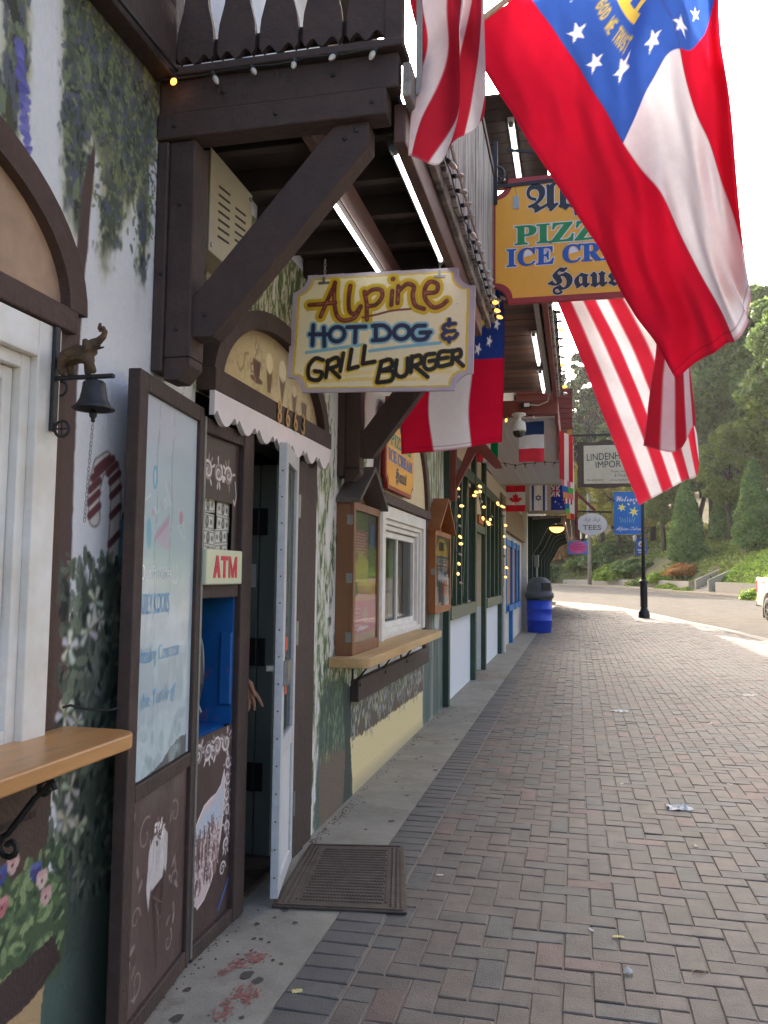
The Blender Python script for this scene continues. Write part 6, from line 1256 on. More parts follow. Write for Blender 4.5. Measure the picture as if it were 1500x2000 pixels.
# Linden import sign on a rough slab
ls = thing('import_sign', 'cream Linden import sign on a rough bark edged slab', 'sign', (.7, 18.0, 3.8))
q = random.Random(12); n = 44; W2, H2 = 1.42, .98; P = []
for k in range(n):
    t = k/n*4; e = int(t); f = t-e; j = q.uniform(-.03,.03); P.append([(W2*f, -0+j),(W2+j, H2*f),(W2*(1-f), H2+j),(0+j, H2*(1-f))][e])
sx, sz = [(0.032,3.361)][0]
mb = MB(); mb.prism(P, lambda x,z,d:(sx+x,d,sz+z), 18.0, 18.09); mb.build('slab', M('bark_wood', (92,80,70), .85, .25, 10, .5, 30), ls)
box('panel', M('cream_sign', (212,204,180), .6, .08, 3, c2=(196,188,164)), ls, sx+.13, sx+W2-.12, 17.975, 17.999, sz+.07, sz+H2-.09, .02)
m_ch = M('charcoal_letter', (62,58,54), .6)
text('LINDENHAUS', ls, (sx+.20,17.972,sz+.56), (.995,0,.04), (-.04,0,1), .98, .15, [(m_ch,.0,.001)]); text('IMPORTS', ls, (sx+.38,17.972,sz+.40), (.995,0,.04), (-.04,0,1), .70, .14, [(m_ch,.0,.001)])
text('706-878-4297', ls, (sx+.19,17.972,sz+.13), (1,0,0), (0,0,1), .34, .035, [(m_ch,0,.001)]); text('www.lindenhaus', ls, (sx+.66,17.972,sz+.13), (1,0,0), (0,0,1), .5, .035, [(m_ch,0,.001)]); text('Toys, Gifts', ls, (sx+.68,17.972,sz+.30), (1,0,0), (0,0,1), .36, .05, [(m_ch,0,.001)]); text('& Clocks', ls, (sx+.76,17.972,sz+.22), (1,0,0), (0,0,1), .26, .045, [(m_ch,0,.001)])
mb = MB(); mb.bar((-.2,18.04,sz+H2+.14),(sx+W2+.1,18.04,sz+H2+.14),.04,.04); mb.build('arm', m_iron, ls)
for x in (sx+.2, sx+W2-.2): mb = MB(); mb.tube([(x,18.04,sz+H2-.02),(x,18.04,sz+H2+.13)], .008, 6); mb.build('hanger', m_iron, ls)
# oval tee shirt shop sign
tx, tz = [(0.466,3.075)][0]
ts = thing('oval_sign', 'white oval tees sign hanging from a brown bracket', 'sign', (tx, 26, 3))
O_ = [(tx+.45*math.cos(t), tz+.335*math.sin(t)) for t in np.linspace(0,2*math.pi,37)[:-1]]
mb = MB(); mb.prism(O_, lambda x,z,d:(x,d,z), 26.0, 26.05); mb.build('board', M('oval_white', (222,220,216), .5, .04), ts); m_gt = M('grey_letter', (128,124,108), .5)
text(SCRIPT('Tip Top'), ts, (tx-.25,25.996,tz+.03), (1,0,0), (0,0,1), .5, .19, [(m_gt,-.012,.0)]); text('TEES', ts, (tx-.27,25.996,tz-.17), (1,0,0), (0,0,1), .54, .15, [(m_gt,.02,.0)])
mb = MB(); mb.bar((-.02,26.02,tz+.40),(tx+.6,26.02,tz+.37),.03,.05); mb.build('arm', m_iron, ts)
mb = MB(); mb.bar((.02,26.02,tz+.95),(tx+.1,26.02,tz+.42),.05,.08); mb.bar((.01,26.02,tz+1.0),(.01,26.02,tz-.4),.06,.09); mb.build('bracket', m_red, ts)
for x in (tx-.25,tx+.25): mb = MB(); mb.tube([(x,26.02,tz+.27),(x,26.02,tz+.38)], .012, 6); mb.build('hanger', m_iron, ts)
# pink oval sign
kx0, kz0 = [(-0.354,2.441)][0]; kx1, kz1 = [(0.472,2.986)][0]
ks = thing('pink_sign', 'blue board with a pink oval under the far porch', 'sign', (kx0, 36, 2.5))
kc = Canvas(0,kx1-kx0,0,kz1-kz0,.02,(112,140,206)); kc.ell((kx1-kx0)/2,(kz1-kz0)/2,(kx1-kx0)*.44,(kz1-kz0)*.44,0,(236,96,150),1,.06)
for k, w_ in enumerate((.3,.55,.4)): kc.stroke([((kx1-kx0)/2-w_/2,.40-.10*k),((kx1-kx0)/2+w_/2,.40-.10*k)], .03, (150,70,140), .8)
kc.mesh('face', lambda a,b:(kx0+a,np.full(a.shape,35.995),kz0+b), m_paint_s, ks); box('board', m_mar, ks, kx0, kx1, 36.0, 36.05, kz0, kz1); mb = MB(); mb.bar((-.02,36.02,kz1+.08),(kx1,36.02,kz1+.08),.04,.05); mb.build('arm', m_iron, ks)
for x in (kx0+.1,kx1-.1): mb = MB(); mb.tube([(x,36.02,kz1-.01),(x,36.02,kz1+.07)], .012, 6); mb.build('hanger', m_iron, ks)
# overhead wires
for k, (z0_, z1_) in enumerate(((6.4,8.2),(6.0,7.6),(5.7,7.2))):
    wr = thing('overhead_wire', ['upper','middle','lower'][k]+' dark wire running from the shops towards the trees', 'wire', (-.3,22,z0_)); mb = MB(); mb.tube([(-.3+ (14.3)*t, 22+30*t, z0_+(z1_-z0_)*t-1.2*math.sin(math.pi*t)*.5) for t in np.linspace(0,1,14)], .012, 5); mb.build('strand', m_iron, wr)


# ================================================================== FAR SIDE: retaining wall, bank, trees
m_rw = M('retaining_concrete', (168,160,144), .85, .1, 2, .3, 30, wear=(150,142,128), wear_amt=.6, wscale=1.2)
R1, R2 = offset_line(FC, 2.25), offset_line(FC, 2.55)
def rwall(i0, i1, h0, h1, label):
    mb = MB(); n = i1-i0; A_, B_ = R1[i0:i1], R2[i0:i1]; hh = np.linspace(h0,h1,n)
    v = []
    for P_, up_ in ((A_,0),(A_,1),(B_,1),(B_,0)): v += [(P_[i,0],P_[i,1],float(zprof(P_[i,1]))+(hh[i] if up_ else -.3)) for i in range(n)]
    f = []
    for r_ in range(3): f += [(r_*n+i, r_*n+i+1, (r_+1)*n+i+1, (r_+1)*n+i) for i in range(n-1)]
    f += [(0,n,2*n,3*n),(n-1,4*n-1,3*n-1,2*n-1)]
    mb.add(v, f); o = mb.build('retaining_wall', m_rw); tag(o, label, 'wall'); return o
iy = lambda y: int(np.argmin(np.abs(FC[:,1]-y)))
rwall(iy(0), iy(66), .75, .75, 'low concrete retaining wall holding the bright green bank')
rwall(iy(68.6), iy(100), .7, .5, 'low concrete retaining wall beyond the steps')
i0 = iy(67.3); st = thing('garden_steps', 'concrete steps climbing the bank between the low walls', 'steps', tuple([*R1[i0], .5]))
dd = np.array([R2[i0,0]-R1[i0,0], R2[i0,1]-R1[i0,1]]); dd /= np.linalg.norm(dd); tt = np.array([-dd[1],dd[0]]); z0 = float(zprof(R1[i0,1]))
for k in range(7):
    c0 = R1[i0]+dd*(.3*k); P = [c0+tt*1.0, c0-tt*1.0, c0-tt*1.0+dd*.32, c0+tt*1.0+dd*.32]; mb = MB(); mb.prism([tuple(p) for p in P], lambda x,y,d:(x,y,d), z0-.3, z0+.16*(k+1)); mb.build('step', m_rw, st)
for s_ in (-1.15,1.15):
    c0, c1 = R1[i0]+tt*s_, R1[i0]+tt*s_+dd*3.4; mb = MB(); mb.prism([(0,z0-.3),(2.4,z0-.3),(2.4,z0+1.8),(2.1,z0+1.8),(0,z0+.85)], lambda u,z,d: (c0[0]+dd[0]*u+tt[0]*d, c0[1]+dd[1]*u+tt[1]*d, z), -.1, .1); mb.build('cheek_wall', m_rw, st)
# ---- foliage helpers
def leaf_mesh(name, C_, N_, size, mat, rng, aspect=.55, jitter=.5):
    """one small diamond leaf per centre"""
    n = len(C_); T = rng.normal(size=(n,3)); T /= np.linalg.norm(T,axis=1)[:,None]
    if N_ is None: Q = rng.normal(size=(n,3))
    else: Q = N_ + jitter*rng.normal(size=(n,3))
    B_ = np.cross(T,Q); B_ /= (np.linalg.norm(B_,axis=1)[:,None]+1e-9); s_ = (size*rng.uniform(.6,1.4,n))[:,None]
    V = np.stack([C_-T*s_, C_+B_*s_*aspect, C_+T*s_, C_-B_*s_*aspect],1).reshape(-1,3); F = np.arange(4*n)
    me = bpy.data.meshes.new(name); me.vertices.add(4*n); me.vertices.foreach_set('co', V.ravel().astype(np.float32)); me.loops.add(4*n); me.loops.foreach_set('vertex_index', F.astype(np.int32)); me.polygons.add(n); me.polygons.foreach_set('loop_start', np.arange(0,4*n,4,dtype=np.int32)); me.update(calc_edges=True)
    me.materials.append(mat); return me
m_bark = M('bark', (84,70,58), .9, .25, 6, .5, 20)
def leafm(n, c, c2, t=.4): return M(n, c, .6, .15, .5, c2=c2, island=1.0, trans=t)
m_lf1 = leafm('leaf_deep', (82,106,60), (128,150,82), .5); m_lf2 = leafm('leaf_mid', (96,120,54), (148,160,76), .45); m_lf3 = leafm('leaf_sunlit', (168,166,70), (212,198,96), .55); m_lfp = leafm('leaf_pine', (66,86,58), (104,116,76), .3); m_lfc = leafm('leaf_cypress', (78,112,56), (134,162,84), .4); m_lfh = leafm('leaf_hedge', (110,146,50), (168,186,72), .45); m_lfr = leafm('leaf_russet', (150,96,52), (186,140,70), .45); m_lfg = leafm('leaf_ground', (110,152,58), (176,198,84), .45)  # m_lf3 yellow: sunlight through the leaves is put into their colour
def crown_mesh(name, seed, rx, rz, n, size, mat, clumps=60, gap=.35, airy=False):
    rng = np.random.RandomState(seed); u = rng.normal(size=(clumps,3)); u /= np.linalg.norm(u,axis=1)[:,None]; r = rng.uniform(.35,1,clumps)**.6
    cc = u*r[:,None]*[rx,rx,rz]; cc[:,2] *= 1; keep = cc[:,2] > -rz*.85; cc = cc[keep]; cr = rng.uniform(.13,.30,len(cc))*(.6 if airy else 1.0)
    k = rng.randint(0,len(cc),n); d = rng.normal(size=(n,3)); d /= np.linalg.norm(d,axis=1)[:,None]; rad = rng.uniform(.5,1.0,n)**.5
    sc = cr[k][:,None]*[rx*1.15,rx*1.15,rz*(.42 if airy else .75)]; P = cc[k]+d*rad[:,None]*sc
    return leaf_mesh(name, P, d, size, mat, rng), cc
def tree_proto(seed, rx, rz, trunk_h, mat, n, size, airy=False, clumps=60):
    me, cc = crown_mesh('crown', seed, rx, rz, n, size, mat, clumps, airy=airy); q = random.Random(seed)
    mb = MB(); tp = trunk_h+rz*1.2; mb.tube([(0,0,-.6),(q.uniform(-.1,.1),q.uniform(-.1,.1),trunk_h*.5),(q.uniform(-.3,.3),q.uniform(-.3,.3),trunk_h),(q.uniform(-.4,.4),q.uniform(-.4,.4),tp)], [.34,.28,.22,.07], 9)
    for k in range(12 if not airy else 20):
        c = cc[q.randrange(len(cc))]; z = trunk_h*q.uniform(.75,1.1)+q.uniform(0,rz*.8); mb.tube([(0,0,z),(c[0]*.45,c[1]*.45,z+(trunk_h+rz+c[2]-z)*.4),(c[0]*.95,c[1]*.95,trunk_h+rz+c[2]*.95)], [.11,.07,.02], 6)
    return me, mb, trunk_h+rz
PROTO = {}
def tree(kind, label, x, y, h, s_=1.0, group='trees on the wooded bank', rot=0.0):
    if kind not in PROTO:
        if kind == 'oak': p = tree_proto(1, 4.6, 6.2, 5.0, m_lf1, 36000, .21, clumps=85)
        elif kind == 'maple': p = tree_proto(2, 4.2, 5.2, 4.2, m_lf2, 28000, .20, clumps=70)
        elif kind == 'gold': p = tree_proto(3, 3.4, 4.4, 3.2, m_lf3, 18000, .19, clumps=50)
        elif kind == 'pine': p = tree_proto(4, 3.6, 6.0, 9.0, m_lfp, 11000, .24, True, 44)
        me, mb, zc = p; tr = bpy.data.meshes.new('trunk'); tr.from_pydata(mb.v,[],mb.f); tr.materials.append(m_bark); tr.polygons.foreach_set('use_smooth',[True]*len(tr.polygons)); PROTO[kind] = (me, tr, zc, {'oak':17.6,'maple':14.8,'gold':12.0,'pine':21.0}[kind])
    me, tr, zc, hh = PROTO[kind]; k = h/hh
    t = thing({'oak':'oak_tree','maple':'maple_tree','gold':'sunlit_tree','pine':'pine_tree'}[kind], label, 'tree', (x,y,gz(x,y)), group); t.scale = (k*s_,k*s_,k); t.rotation_euler = (0,0,rot)
    for nm, m_, z in (('crown',me,zc),('trunk',tr,0)): o = bpy.data.objects.new(nm, m_); COL.objects.link(o); o.parent = t; o.location = (0,0,z)
    return t
def at(px, Y): return (px-1126)/1618*Y
G1, G2, G3 = 'tall dark green broadleaf tree on the wooded bank behind the cypresses', 'mid green broadleaf tree at the edge of the wooded bank', 'yellow green sunlit tree where the road bends away'
for k, (px, Y, h, s_) in enumerate([(1500,84,22,1.1),(1430,86,21,1.1),(1370,90,23,1.05),(1310,96,21,1.1),(1560,74,20,1.1),(1480,106,26,1.2),(1400,112,26,1.2),(1265,104,20,1.1),(1640,86,25,1.2),(1330,122,26,1.2),(1750,72,22,1.2),(1045,112,22,1.1),(1010,122,24,1.1)]): tree('oak', G1 if px > 1100 else 'tall dark green tree beyond the far end of the shop row', at(px,Y), Y, h, s_, rot=k*1.3)
for k, (px, Y, h, s_) in enumerate([(1455,92,17,1.1),(1350,100,15,1.1),(1520,76,14,1.1),(1240,112,18,1.1),(1215,124,19,1.1),(1285,88,10,1.0),(1400,80,11,1.0)]): tree('maple', G2, at(px,Y), Y, h, s_, rot=k*2.1)
for k, (px, Y, h, s_) in enumerate([(1140,108,11,1.1),(1175,104,12.5,1.1),(1205,98,11,1.0),(1100,118,9,1.2),(1160,126,15,1.1),(1065,125,9,1.3),(1120,132,12,1.2),(1240,94,8.5,1.0),(1020,130,10,1.3)]): tree('gold', G3, at(px,Y), Y, h, s_, rot=k*.9)
for k, (px, Y, h, s_) in enumerate([(1128,116,26,1.0),(1160,122,27,.9),(1195,118,25,1.0),(1098,134,26,1.0),(1225,128,27,.9)]): tree('pine', 'tall thin pine with open branches against the white sky', at(px,Y), Y, h, s_, rot=k*1.7)
# cypresses
rng = np.random.RandomState(8); n = 15000; t_ = rng.uniform(0,1,n)**.75; an = rng.uniform(0,6.28,n); prof_ = (1-t_)**.62*np.clip(t_*9+.25,0,1); rad = prof_*(1+.10*np.sin(an*5+t_*14)+.08*np.sin(an*3-t_*23))*rng.uniform(.72,1.03,n)
Pc = np.stack([rad*np.cos(an), rad*np.sin(an), t_*3.9],1); cyp = leaf_mesh('foliage', Pc, np.stack([np.cos(an),np.sin(an),.4+0*an],1), .085, m_lfc, rng, .5)
trk = MB(); trk.tube([(0,0,-.3),(0,0,1.0),(0,0,3.4)], [.12,.09,.02], 7); trm = bpy.data.meshes.new('trunk'); trm.from_pydata(trk.v,[],trk.f); trm.materials.append(m_bark)
for k, (px, Y, h, w_, lb) in enumerate([(1325,77,7.4,1.75,'pointed green cypress standing beside the steps'),(1442,70,7.2,1.75,'broad green cypress above the bright green bank'),(1392,84,7.6,1.5,'narrow green cypress between its two bigger neighbours'),(1512,64,6.6,1.7,'pointed green cypress above the end of the bright bank'),(1590,60,6.8,1.7,'pointed green cypress beyond the bright bank')]):
    x = at(px,Y); t = thing('cypress', lb, 'tree', (x,Y,gz(x,Y)-.1), 'cypresses on the bank'); t.scale = (w_,w_,h/3.9); t.rotation_euler = (0,0,k*1.1)
    for nm, m_ in (('foliage',cyp),('trunk',trm)): o = bpy.data.objects.new(nm, m_); COL.objects.link(o); o.parent = t
# shrubs
def mound(seed, n, size, mat):
    rng = np.random.RandomState(seed); d = rng.normal(size=(n,3)); d /= np.linalg.norm(d,axis=1)[:,None]; d[:,2] = np.abs(d[:,2]); r = rng.uniform(.75,1.02,n)*(1+.12*np.sin(d[:,0]*6+d[:,1]*4)+.08*np.sin(d[:,1]*11))
    return leaf_mesh('foliage', d*r[:,None]*[1,1,.75], d, size, mat, rng, .6)
MO = {'h': mound(1,3200,.075,m_lfh), 'd': mound(2,3200,.08,m_lf1), 'r': mound(3,3000,.08,m_lfr), 'g': mound(4,3200,.08,m_lf2)}
stm = MB(); stm.tube([(0,0,-.3),(0,0,.5)], [.06,.03], 6); stme = bpy.data.meshes.new('stem'); stme.from_pydata(stm.v,[],stm.f); stme.materials.append(m_bark)
for k, (kd, px, Y, sx, sz, lb) in enumerate([('h',1205,88,2.3,1.6,'bright green clipped shrub near the distant lamp post'),('h',1190,92,1.8,1.2,'bright green clipped shrub behind the distant lamp post'),('h',1282,77,1.7,1.3,'bright green shrub left of the russet shrub'),('h',1298,73,1.6,1.0,'low bright green shrub at the wall top'),('r',1322,74,1.7,1.25,'russet orange shrub on the bank beside the steps'),('h',1318,68,1.1,.8,'small yellow green shrub at the wall by the steps'),('h',1470,54,1.9,1.3,'bright green rounded shrub behind the pickup'),('d',1235,86,2.4,1.6,'dark green shrub on the bank by the distant lamp post'),('d',1165,98,2.6,1.5,'dark green shrub behind the utility pole'),('g',1140,100,2.4,1.3,'mid green shrub at the bend of the road'),('r',1085,108,3.2,3.6,'golden russet bush at the far end of the street'),('d',1060,104,3.0,3.2,'dark green bush at the far end of the street'),('r',1108,112,2.2,2.2,'small russet bush behind the walker'),('d',1205,100,3.0,2.2,'dark shrub under the sunlit trees'),('g',1250,80,1.8,1.2,'mid green shrub between the walls and the trees')]):
    x = at(px,Y); t = thing('shrub', lb, 'shrub', (x,Y,gz(x,Y)-.05), 'shrubs on the bank'); t.scale = (sx,sx,sz); t.rotation_euler = (0,0,k*2.3)
    for nm, m_ in (('foliage',MO[kd]),('stem',stme)): o = bpy.data.objects.new(nm, m_); COL.objects.link(o); o.parent = t
# ground cover on the bank
rng = np.random.RandomState(21); n = 46000; yy = rng.uniform(30,67,n); off = rng.uniform(2.7,9.5,n); xx = np.interp(yy, FC[:,1], FC[:,0])+off
zz = zprof(yy)-.30+bank(xx,yy)+np.abs(rng.normal(0,.12,n))+.12*np.sin(xx*2.1)*np.sin(yy*1.7)+.12
gc = bpy.data.objects.new('ground_cover', leaf_mesh('ground_cover', np.stack([xx,yy,zz],1), None, .10, m_lfg, rng, .4)); COL.objects.link(gc); tag(gc, 'bright green juniper cover on the bank', kind='stuff')
rng = np.random.RandomState(22); n = 42000; yy = rng.uniform(64,116,n); off = rng.uniform(2.6,26,n)**1.0; xx = np.interp(yy, FC[:,1], FC[:,0])+off; keep = (np.sin(xx*.7)+np.sin(yy*.5+1)+rng.normal(0,.6,n))  > -.5; xx, yy = xx[keep], yy[keep]
zz = zprof(yy)-.30+bank(xx,yy)+np.abs(rng.normal(0,.15,len(xx)))
gc = bpy.data.objects.new('undergrowth', leaf_mesh('undergrowth', np.stack([xx,yy,zz],1), None, .16, m_lf2, rng, .5)); COL.objects.link(gc); tag(gc, 'rough green undergrowth below the trees', kind='stuff')

# ================================================================== PICKUP
tr = thing('pickup_truck', 'white pickup truck driving along the near lane', 'pickup', (6.62, 33.8, -.04))
dirv = Vector((.13,-.99,.0)).normalized(); lft = Vector((.99,.13,0))
def TP(u, w_, z): p = Vector((6.62,33.8,-.06))+dirv*u+lft*w_; return (p.x,p.y,p.z+z*1.12)      # u: forward from the tail, w: across from the kerb side
m_tw = M('truck_paint', (226,222,212), .25, .03, 3, coat=.6); m_tk = M('truck_black', (24,24,26), .5, .1, 6); m_tl = M('tail_lamp_red', (200,30,34), .2, .05, coat=.5); m_ty = M('tyre_rubber', (30,30,32), .85, .1, 10); m_rim = M('alloy', (180,182,184), .3, .1, 6, metal=.7)
side = [(0,.55),(.05,.50),(.55,.48)]+[(1.15+.50*math.cos(t), .42+.50*math.sin(t)) for t in np.linspace(math.pi,0,11)]+[(1.75,.42),(4.0,.42)]+[(4.62+.50*math.cos(t), .42+.50*math.sin(t)) for t in np.linspace(math.pi,0,11)]+[(5.2,.44),(5.62,.48),(5.68,.75),(5.6,1.02),(4.9,1.15),(4.25,1.20),(3.75,1.82),(2.45,1.86),(2.2,1.45),(2.15,1.42),(.02,1.42)]
mb = MB(); mb.prism(side, lambda u,z,d: TP(u,d,z), 0.0, 1.95); mb.build('body', m_tw, tr, bevel=.03, seg=3)
for w0,w1 in ((-.004,.0),(1.95,1.954)):
    for P in ([(2.42,1.38),(3.2,1.38),(3.2,1.76),(2.56,1.78)],[(3.27,1.38),(4.05,1.36),(3.72,1.74),(3.27,1.76)]): mb = MB(); mb.prism(P, lambda u,z,d: TP(u,d,z), w0, w1); mb.build('side_window', M('truck_glass', (28,32,34), .05, .05, coat=.5), tr)
for uc in (1.15,4.62):
    for w0,w1 in ((-.03,.24),(1.71,1.98)):
        prof_ = [(.20,0),(.30,.0),(.37,.02),(.39,.06),(.39,.21),(.37,.25),(.30,.27),(.20,.27)]
        mb = MB(); nn = 26
        for r_, d in prof_:
            for k in range(nn): an = 2*math.pi*k/nn; mb.v.append(TP(uc+r_*math.cos(an), w0+d, .39+r_*math.sin(an)))
        for i in range(len(prof_)-1):
            for k in range(nn): k2=(k+1)%nn; mb.f.append((i*nn+k,i*nn+k2,(i+1)*nn+k2,(i+1)*nn+k)); mb.m.append(0)
        wo = mb.build('wheel', m_ty, tr, smooth=True)
        mb = MB(); mb.prism([(.23*math.cos(t),.23*math.sin(t)) for t in np.linspace(0,6.28,21)[:-1]], lambda u,z,d: TP(uc+u,d,.39+z), w0+.05, w1-.05); mb.build('rim', m_rim, wo)
        for k in range(6): an = k*math.pi/3; mb = MB(); mb.bar(TP(uc,w0+.035,.39),TP(uc+.2*math.cos(an),w0+.035,.39+.2*math.sin(an)),.05,.03); mb.build('spoke', m_rim, wo)
for w0,w1 in ((-.012,.14),(1.81,1.962)):
    mb = MB(); mb.prism([(-.015,.92),(.10,.92),(.10,1.34),(-.015,1.34)], lambda u,z,d: TP(u,d,z), w0, w1); mb.build('tail_light', m_tl, tr, bevel=.01)
mb = MB(); mb.prism([(-.20,.46),(.04,.46),(.04,.66),(-.20,.66)], lambda u,z,d: TP(u,d,z), .02, 1.93); mb.build('rear_bumper', m_tk, tr, bevel=.03)
mb = MB(); mb.prism([(5.6,.42),(5.80,.46),(5.80,.66),(5.6,.70)], lambda u,z,d: TP(u,d,z), .02, 1.93); mb.build('front_bumper', m_rim, tr, bevel=.03)
mb = MB(); mb.prism([(-.006,.74),(.0,.74),(.0,1.38),(-.006,1.38)], lambda u,z,d: TP(u,d,z), .16, 1.79); mb.build('tailgate', m_tw, tr)
text('4X4', tr, TP(.62,-.003,1.22), -Vector(dirv) * -1, (0,0,1), .30, .09, [(m_tk,.01,.004)], 'decal')
mb = MB(); mb.prism([(.55,.10),(.62,.10),(.60,.42),(.55,.42)], lambda u,z,d: TP(u,d,z), .02, .26); mb.build('mud_flap', m_tk, tr)
mb = MB(); mb.prism([(3.95,1.30),(4.15,1.30),(4.15,1.46),(3.95,1.46)], lambda u,z,d: TP(u,d,z), -.22, -.02); mb.build('wing_mirror', m_tk, tr, bevel=.02)

# ================================================================== PEOPLE
m_skin = M('skin', (206,152,128), .5, .06, 20, .05, 200); m_hair = M('brown_hair', (62,46,36), .7, .2, 30)
def person(label, base, P, shirt, trousers, voxel, hands, cat='person', shorts=False):
    t = thing('person', label, cat, base); b_ = MB(); V = lambda p: (base[0]+p[0], base[1]+p[1], base[2]+p[2])
    L_ = lambda k: [V(p) for p in P[k]]
    limb(b_, L_('spine'), [.13,.12,.135,.10,.055,.055]); ball(b_, V(P['head']), .10); ball(b_, V((P['head'][0],P['head'][1],P['head'][2]+.035)), .098)
    hd_ = P['head']; fd_ = Vector(P['face']).normalized(); sd_ = fd_.cross(Vector((0,0,1)))
    limb(b_, [V(tuple(Vector(hd_)+fd_*.085+Vector((0,0,.02)))), V(tuple(Vector(hd_)+fd_*.115-Vector((0,0,.01))))], [.014,.018])
    limb(b_, [V(tuple(Vector(hd_)+fd_*.07-Vector((0,0,.075)))), V(tuple(Vector(hd_)+fd_*.02-Vector((0,0,.06))))], [.04,.05])
    for s_ in (-1,1): limb(b_, [V(tuple(Vector(hd_)+sd_*s_*.098)), V(tuple(Vector(hd_)+sd_*s_*.104+Vector((0,0,.03))))], [.018,.02])
    for k in ('legl','legr'): limb(b_, L_(k), [.085,.055,.04]); f_ = P[k][-1]; limb(b_, [V(f_), V((f_[0]+fd_.x*.15, f_[1]+fd_.y*.15, .035))], [.042,.035])
    for k in ('arml','armr'): limb(b_, L_(k), [.055,.042,.029])
    for h in hands:
        for pts_, rs in h: limb(b_, [V(p) for p in pts_], rs)
    o = b_.build('body', m_skin, t, smooth=True); rm = o.modifiers.new('remesh','REMESH'); rm.mode = 'VOXEL'; rm.voxel_size = voxel; rm.use_smooth_shade = True; sm = o.modifiers.new('smooth','SMOOTH'); sm.factor = .5; sm.iterations = 4
    sh = MB(); limb(sh, L_('spine')[:4], [.145,.135,.15,.115])
    for k in ('arml','armr'): a_ = [Vector(p) for p in P[k]]; limb(sh, [V(a_[0]), V(tuple(a_[0].lerp(a_[1],.6)))], [.072,.062])
    o = sh.build('shirt', shirt, t, smooth=True); rm = o.modifiers.new('remesh','REMESH'); rm.mode = 'VOXEL'; rm.voxel_size = max(voxel*2,.012); rm.use_smooth_shade = True
    tr_ = MB(); limb(tr_, [V(P['spine'][0]), V((P['spine'][0][0],P['spine'][0][1],P['spine'][0][2]+.1))], [.155,.145])
    for k in ('legl','legr'): a_ = [Vector(p) for p in P[k]]; limb(tr_, [V(a_[0]), V(a_[1])]+([] if shorts else [V(tuple(a_[1].lerp(a_[2],.92)))]), [.105,.078]+([] if shorts else [.06]))
    o = tr_.build('trousers', trousers, t, smooth=True); rm = o.modifiers.new('remesh','REMESH'); rm.mode = 'VOXEL'; rm.voxel_size = max(voxel*2,.012); rm.use_smooth_shade = True
    hr = MB(); ball(hr, V(tuple(Vector(hd_)-fd_*.012+Vector((0,0,.052)))), .106); ball(hr, V(tuple(Vector(hd_)-fd_*.035+Vector((0,0,.0)))), .095); o = hr.build('hair', m_hair, t, smooth=True)
    for s_ in (-1,1): e = MB(); ball(e, V(tuple(Vector(hd_)+fd_*.088+sd_*s_*.035+Vector((0,0,.025)))), .012); e.build('eye', M('eye_dark', (40,34,30), .2), t, smooth=True)
    return t
# someone inside the doorway whose hand hangs out past the timber
B0 = (-1.93, 3.86, .031)
Wp = lambda x,y,z: (x-B0[0], y-B0[1], z-B0[2])
def relaxed_hand(w0, d, side, palm_n, k=1.0):
    """fingers continue along d, spread along side, curl towards palm_n"""
    w0, d, side, pn = Vector(w0), Vector(d).normalized(), Vector(side).normalized(), Vector(palm_n).normalized(); H = []
    for q in (-.026,-.009,.009,.026): H.append(([tuple(w0+side*q*.5*k), tuple(w0+d*.045*k+side*q*k), tuple(w0+d*.085*k+side*q*k)], [.014*k,.013*k,.011*k]))
    for q, L_, cu in ((-.028,.058,.75),(-.010,.070,.55),(.009,.078,.35),(.028,.080,.12)):
        p0 = w0+d*.085*k+side*q*k; d1 = (d+pn*cu*.6+side*q*3).normalized(); p1 = p0+d1*L_*.45*k; d2 = (d+pn*cu*1.4+side*q*3).normalized(); p2 = p1+d2*L_*.32*k; d3 = (d+pn*cu*2.0+side*q*3).normalized(); p3 = p2+d3*L_*.25*k
        H.append(([tuple(p0),tuple(p1),tuple(p2),tuple(p3)], [.0098*k,.0088*k,.0078*k,.0066*k]))
    t0 = w0+d*.02*k+side*.024*k; t1 = t0+(d*.6+side*.7+pn*.4).normalized()*.035*k; t2 = t1+(d+side*.25+pn*.5).normalized()*.032*k; t3 = t2+(d+pn*.3).normalized()*.022*k
    H.append(([tuple(t0),tuple(t1),tuple(t2),tuple(t3)], [.014*k,.0115*k,.0095*k,.008*k])); return H
wr_ = Wp(-1.512,3.60,.968); hnd = relaxed_hand(wr_, (.50,.25,-.80), (.75,-.1,.55), (-.45,-.2,-.35), 1.0)
PP = {'spine':[(0,0,.92),(0,0,1.06),(0,0,1.25),(0,0,1.40),(0,0,1.48),(.01,0,1.55)],'head':(.02,0,1.63),'face':(1,-.2,0),'legl':[(0,.09,.88),(.02,.1,.48),(0,.1,.07)],'legr':[(0,-.09,.88),(.02,-.1,.48),(0,-.1,.07)],
      'armr':[(.02,-.17,1.38),Wp(-1.78,3.68,1.14),wr_],'arml':[(.0,.18,1.38),(.02,.24,1.10),(.06,.22,.86)]}
person('person inside the doorway with one hand hanging out beside the timber', B0, PP, M('grey_shirt', (90,92,98), .85, .1, 20), M('dark_jeans', (50,56,72), .85, .1, 20), .0042, [hnd, relaxed_hand((.06,.22,.86),(0,0,-1),(1,0,0),(0,-1,0))])
B1 = (-.79, 103.0, .70); PW = {'spine':[(0,0,.92),(0,0,1.06),(0,0,1.25),(0,0,1.40),(0,0,1.48),(.0,0,1.55)],'head':(0,0,1.63),'face':(.1,-1,0),'legl':[(-.09,0,.88),(-.10,-.12,.48),(-.10,-.05,.07)],'legr':[(.09,0,.88),(.10,.06,.48),(.10,.18,.09)],'arml':[(-.18,0,1.38),(-.25,.06,1.1),(-.22,-.06,.9)],'armr':[(.18,0,1.38),(.25,-.06,1.1),(.22,-.16,.92)]}
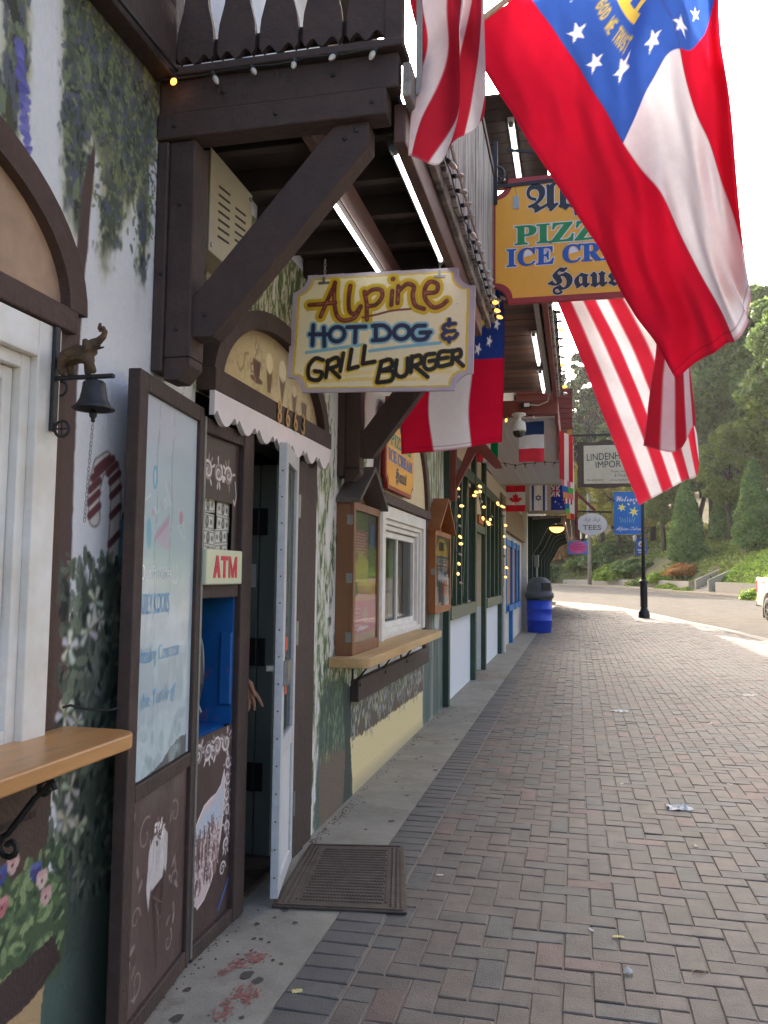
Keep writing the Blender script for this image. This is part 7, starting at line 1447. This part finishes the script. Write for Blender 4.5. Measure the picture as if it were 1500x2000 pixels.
person('walker in an orange top and pale shorts at the far bend', B1, PW, M('orange_top', (236,120,40), .8, .05), M('pale_shorts', (206,206,200), .8, .05), .016, [relaxed_hand((-.22,-.06,.9),(0,0,-1),(0,-1,0),(1,0,0)), relaxed_hand((.22,-.16,.92),(0,0,-1),(0,-1,0),(-1,0,0))], shorts=True)

# ================================================================== LITTER ON THE PAVING
m_pap = M('paper', (232,232,228), .7, .06, 20, trans=.2); m_leaf = M('dry_leaf', (206,196,130), .7, .15, 20); m_crm = M('cream_scrap', (214,206,180), .7, .1, 20)
def crumple(name, label, x, y, L_, w_, h, mat, rot, seed, cat='litter'):
    q = np.random.RandomState(seed); nx, ny = 9, 6; v = []; ca, sa = math.cos(rot), math.sin(rot)
    for j in range(ny):
        for i in range(nx):
            u, t = (i/(nx-1)-.5)*L_*(1+.08*q.randn()), (j/(ny-1)-.5)*w_*(1+.12*q.randn()); z = .003+abs(h*(.5*math.sin(i*1.3+j*.9)+.45*q.randn()))*(.4 if j in (0,ny-1) else 1); v.append((x+u*ca-t*sa, y+u*sa+t*ca, z))
    mb = MB(); mb.add(v, [(j*nx+i,j*nx+i+1,(j+1)*nx+i+1,(j+1)*nx+i) for j in range(ny-1) for i in range(nx-1)]); o = mb.build(name, mat, None); me = o.data
    c = Vector((x,y,0)); me.transform(Matrix.Translation(-c)); o.location = c
    sm = o.modifiers.new('solid','SOLIDIFY'); sm.thickness = .0012; sm.offset = 1; tag(o, label, cat); return o
crumple('crumpled_napkin', 'crumpled white napkin on the open brick paving', .62, 5.65, .15, .10, .022, m_pap, .3, 1)
crumple('paper_scrap', 'white paper scrap lying beyond the crumpled napkin', .45, 9.5, .16, .13, .02, m_pap, .8, 2)
crumple('white_petal', 'thin white paper sliver beside a yellow leaf', .05, 3.64, .032, .012, .004, m_pap, 2.1, 3)
crumple('dry_leaf', 'small yellow leaf beside a thin white paper sliver', .155, 3.60, .05, .018, .004, m_leaf, .2, 4)
crumple('paper_cone', 'tiny upright white paper twist on the bricks', .178, 3.29, .018, .03, .016, m_pap, 1.5, 5)
crumple('cream_scrap', 'small cream scrap near the door mat edge', -.655, 4.10, .034, .018, .003, m_crm, .2, 6)
crumple('white_wrapper', 'flat white wrapper far out on the paving', 2.12, 11.3, .18, .07, .01, m_pap, .3, 7)
crumple('pale_leaf', 'pale fallen leaf on the dark header course', -.985+.03, 2.86, .036, .024, .003, m_leaf, .6, 8)
for k, (x, y) in enumerate([(.95,7.3),(.30,6.2),(-.1,7.4),(1.05,6.4),(1.3,9.0),(.62,4.9)]): crumple('tiny_scrap', ['tiny pale scrap on the bricks','tiny pale scrap on the bricks'][0], x, y, .04, .02, .004, m_crm, k, 20+k)['group'] = 'tiny pale scraps on the bricks'
rb = thing('rubber_band', 'thin tan rubber band lying on the bricks', 'rubber band', (.43,3.36,0)); mb = MB(); mb.tube([(.432+.022*math.cos(t)+.004*math.sin(3*t), 3.364+.017*math.sin(t), .004) for t in np.linspace(0,6.28,20)], .0015, 5); mb.build('loop', M('tan_rubber', (150,130,90), .6), rb)


# ================================================================== AIR: faint morning haze round the whole place
hz = MB().box(-470, 510, -170, 760, -3.0, 75.0).build('haze', None)
hm = bpy.data.materials.new('haze_air'); hm.use_nodes = True; hn = hm.node_tree; hn.nodes.remove(hn.nodes['Principled BSDF'])
pv = hn.nodes.new('ShaderNodeVolumePrincipled'); pv.inputs['Color'].default_value = (.93, .95, .96, 1); pv.inputs['Density'].default_value = 0.00022; pv.inputs['Anisotropy'].default_value = 0.35
hn.links.new(pv.outputs[0], hn.nodes['Material Output'].inputs['Volume']); hz.data.materials.clear(); hz.data.materials.append(hm); tag(hz, kind='stuff')

make_texts()
bpy.context.view_layer.update()
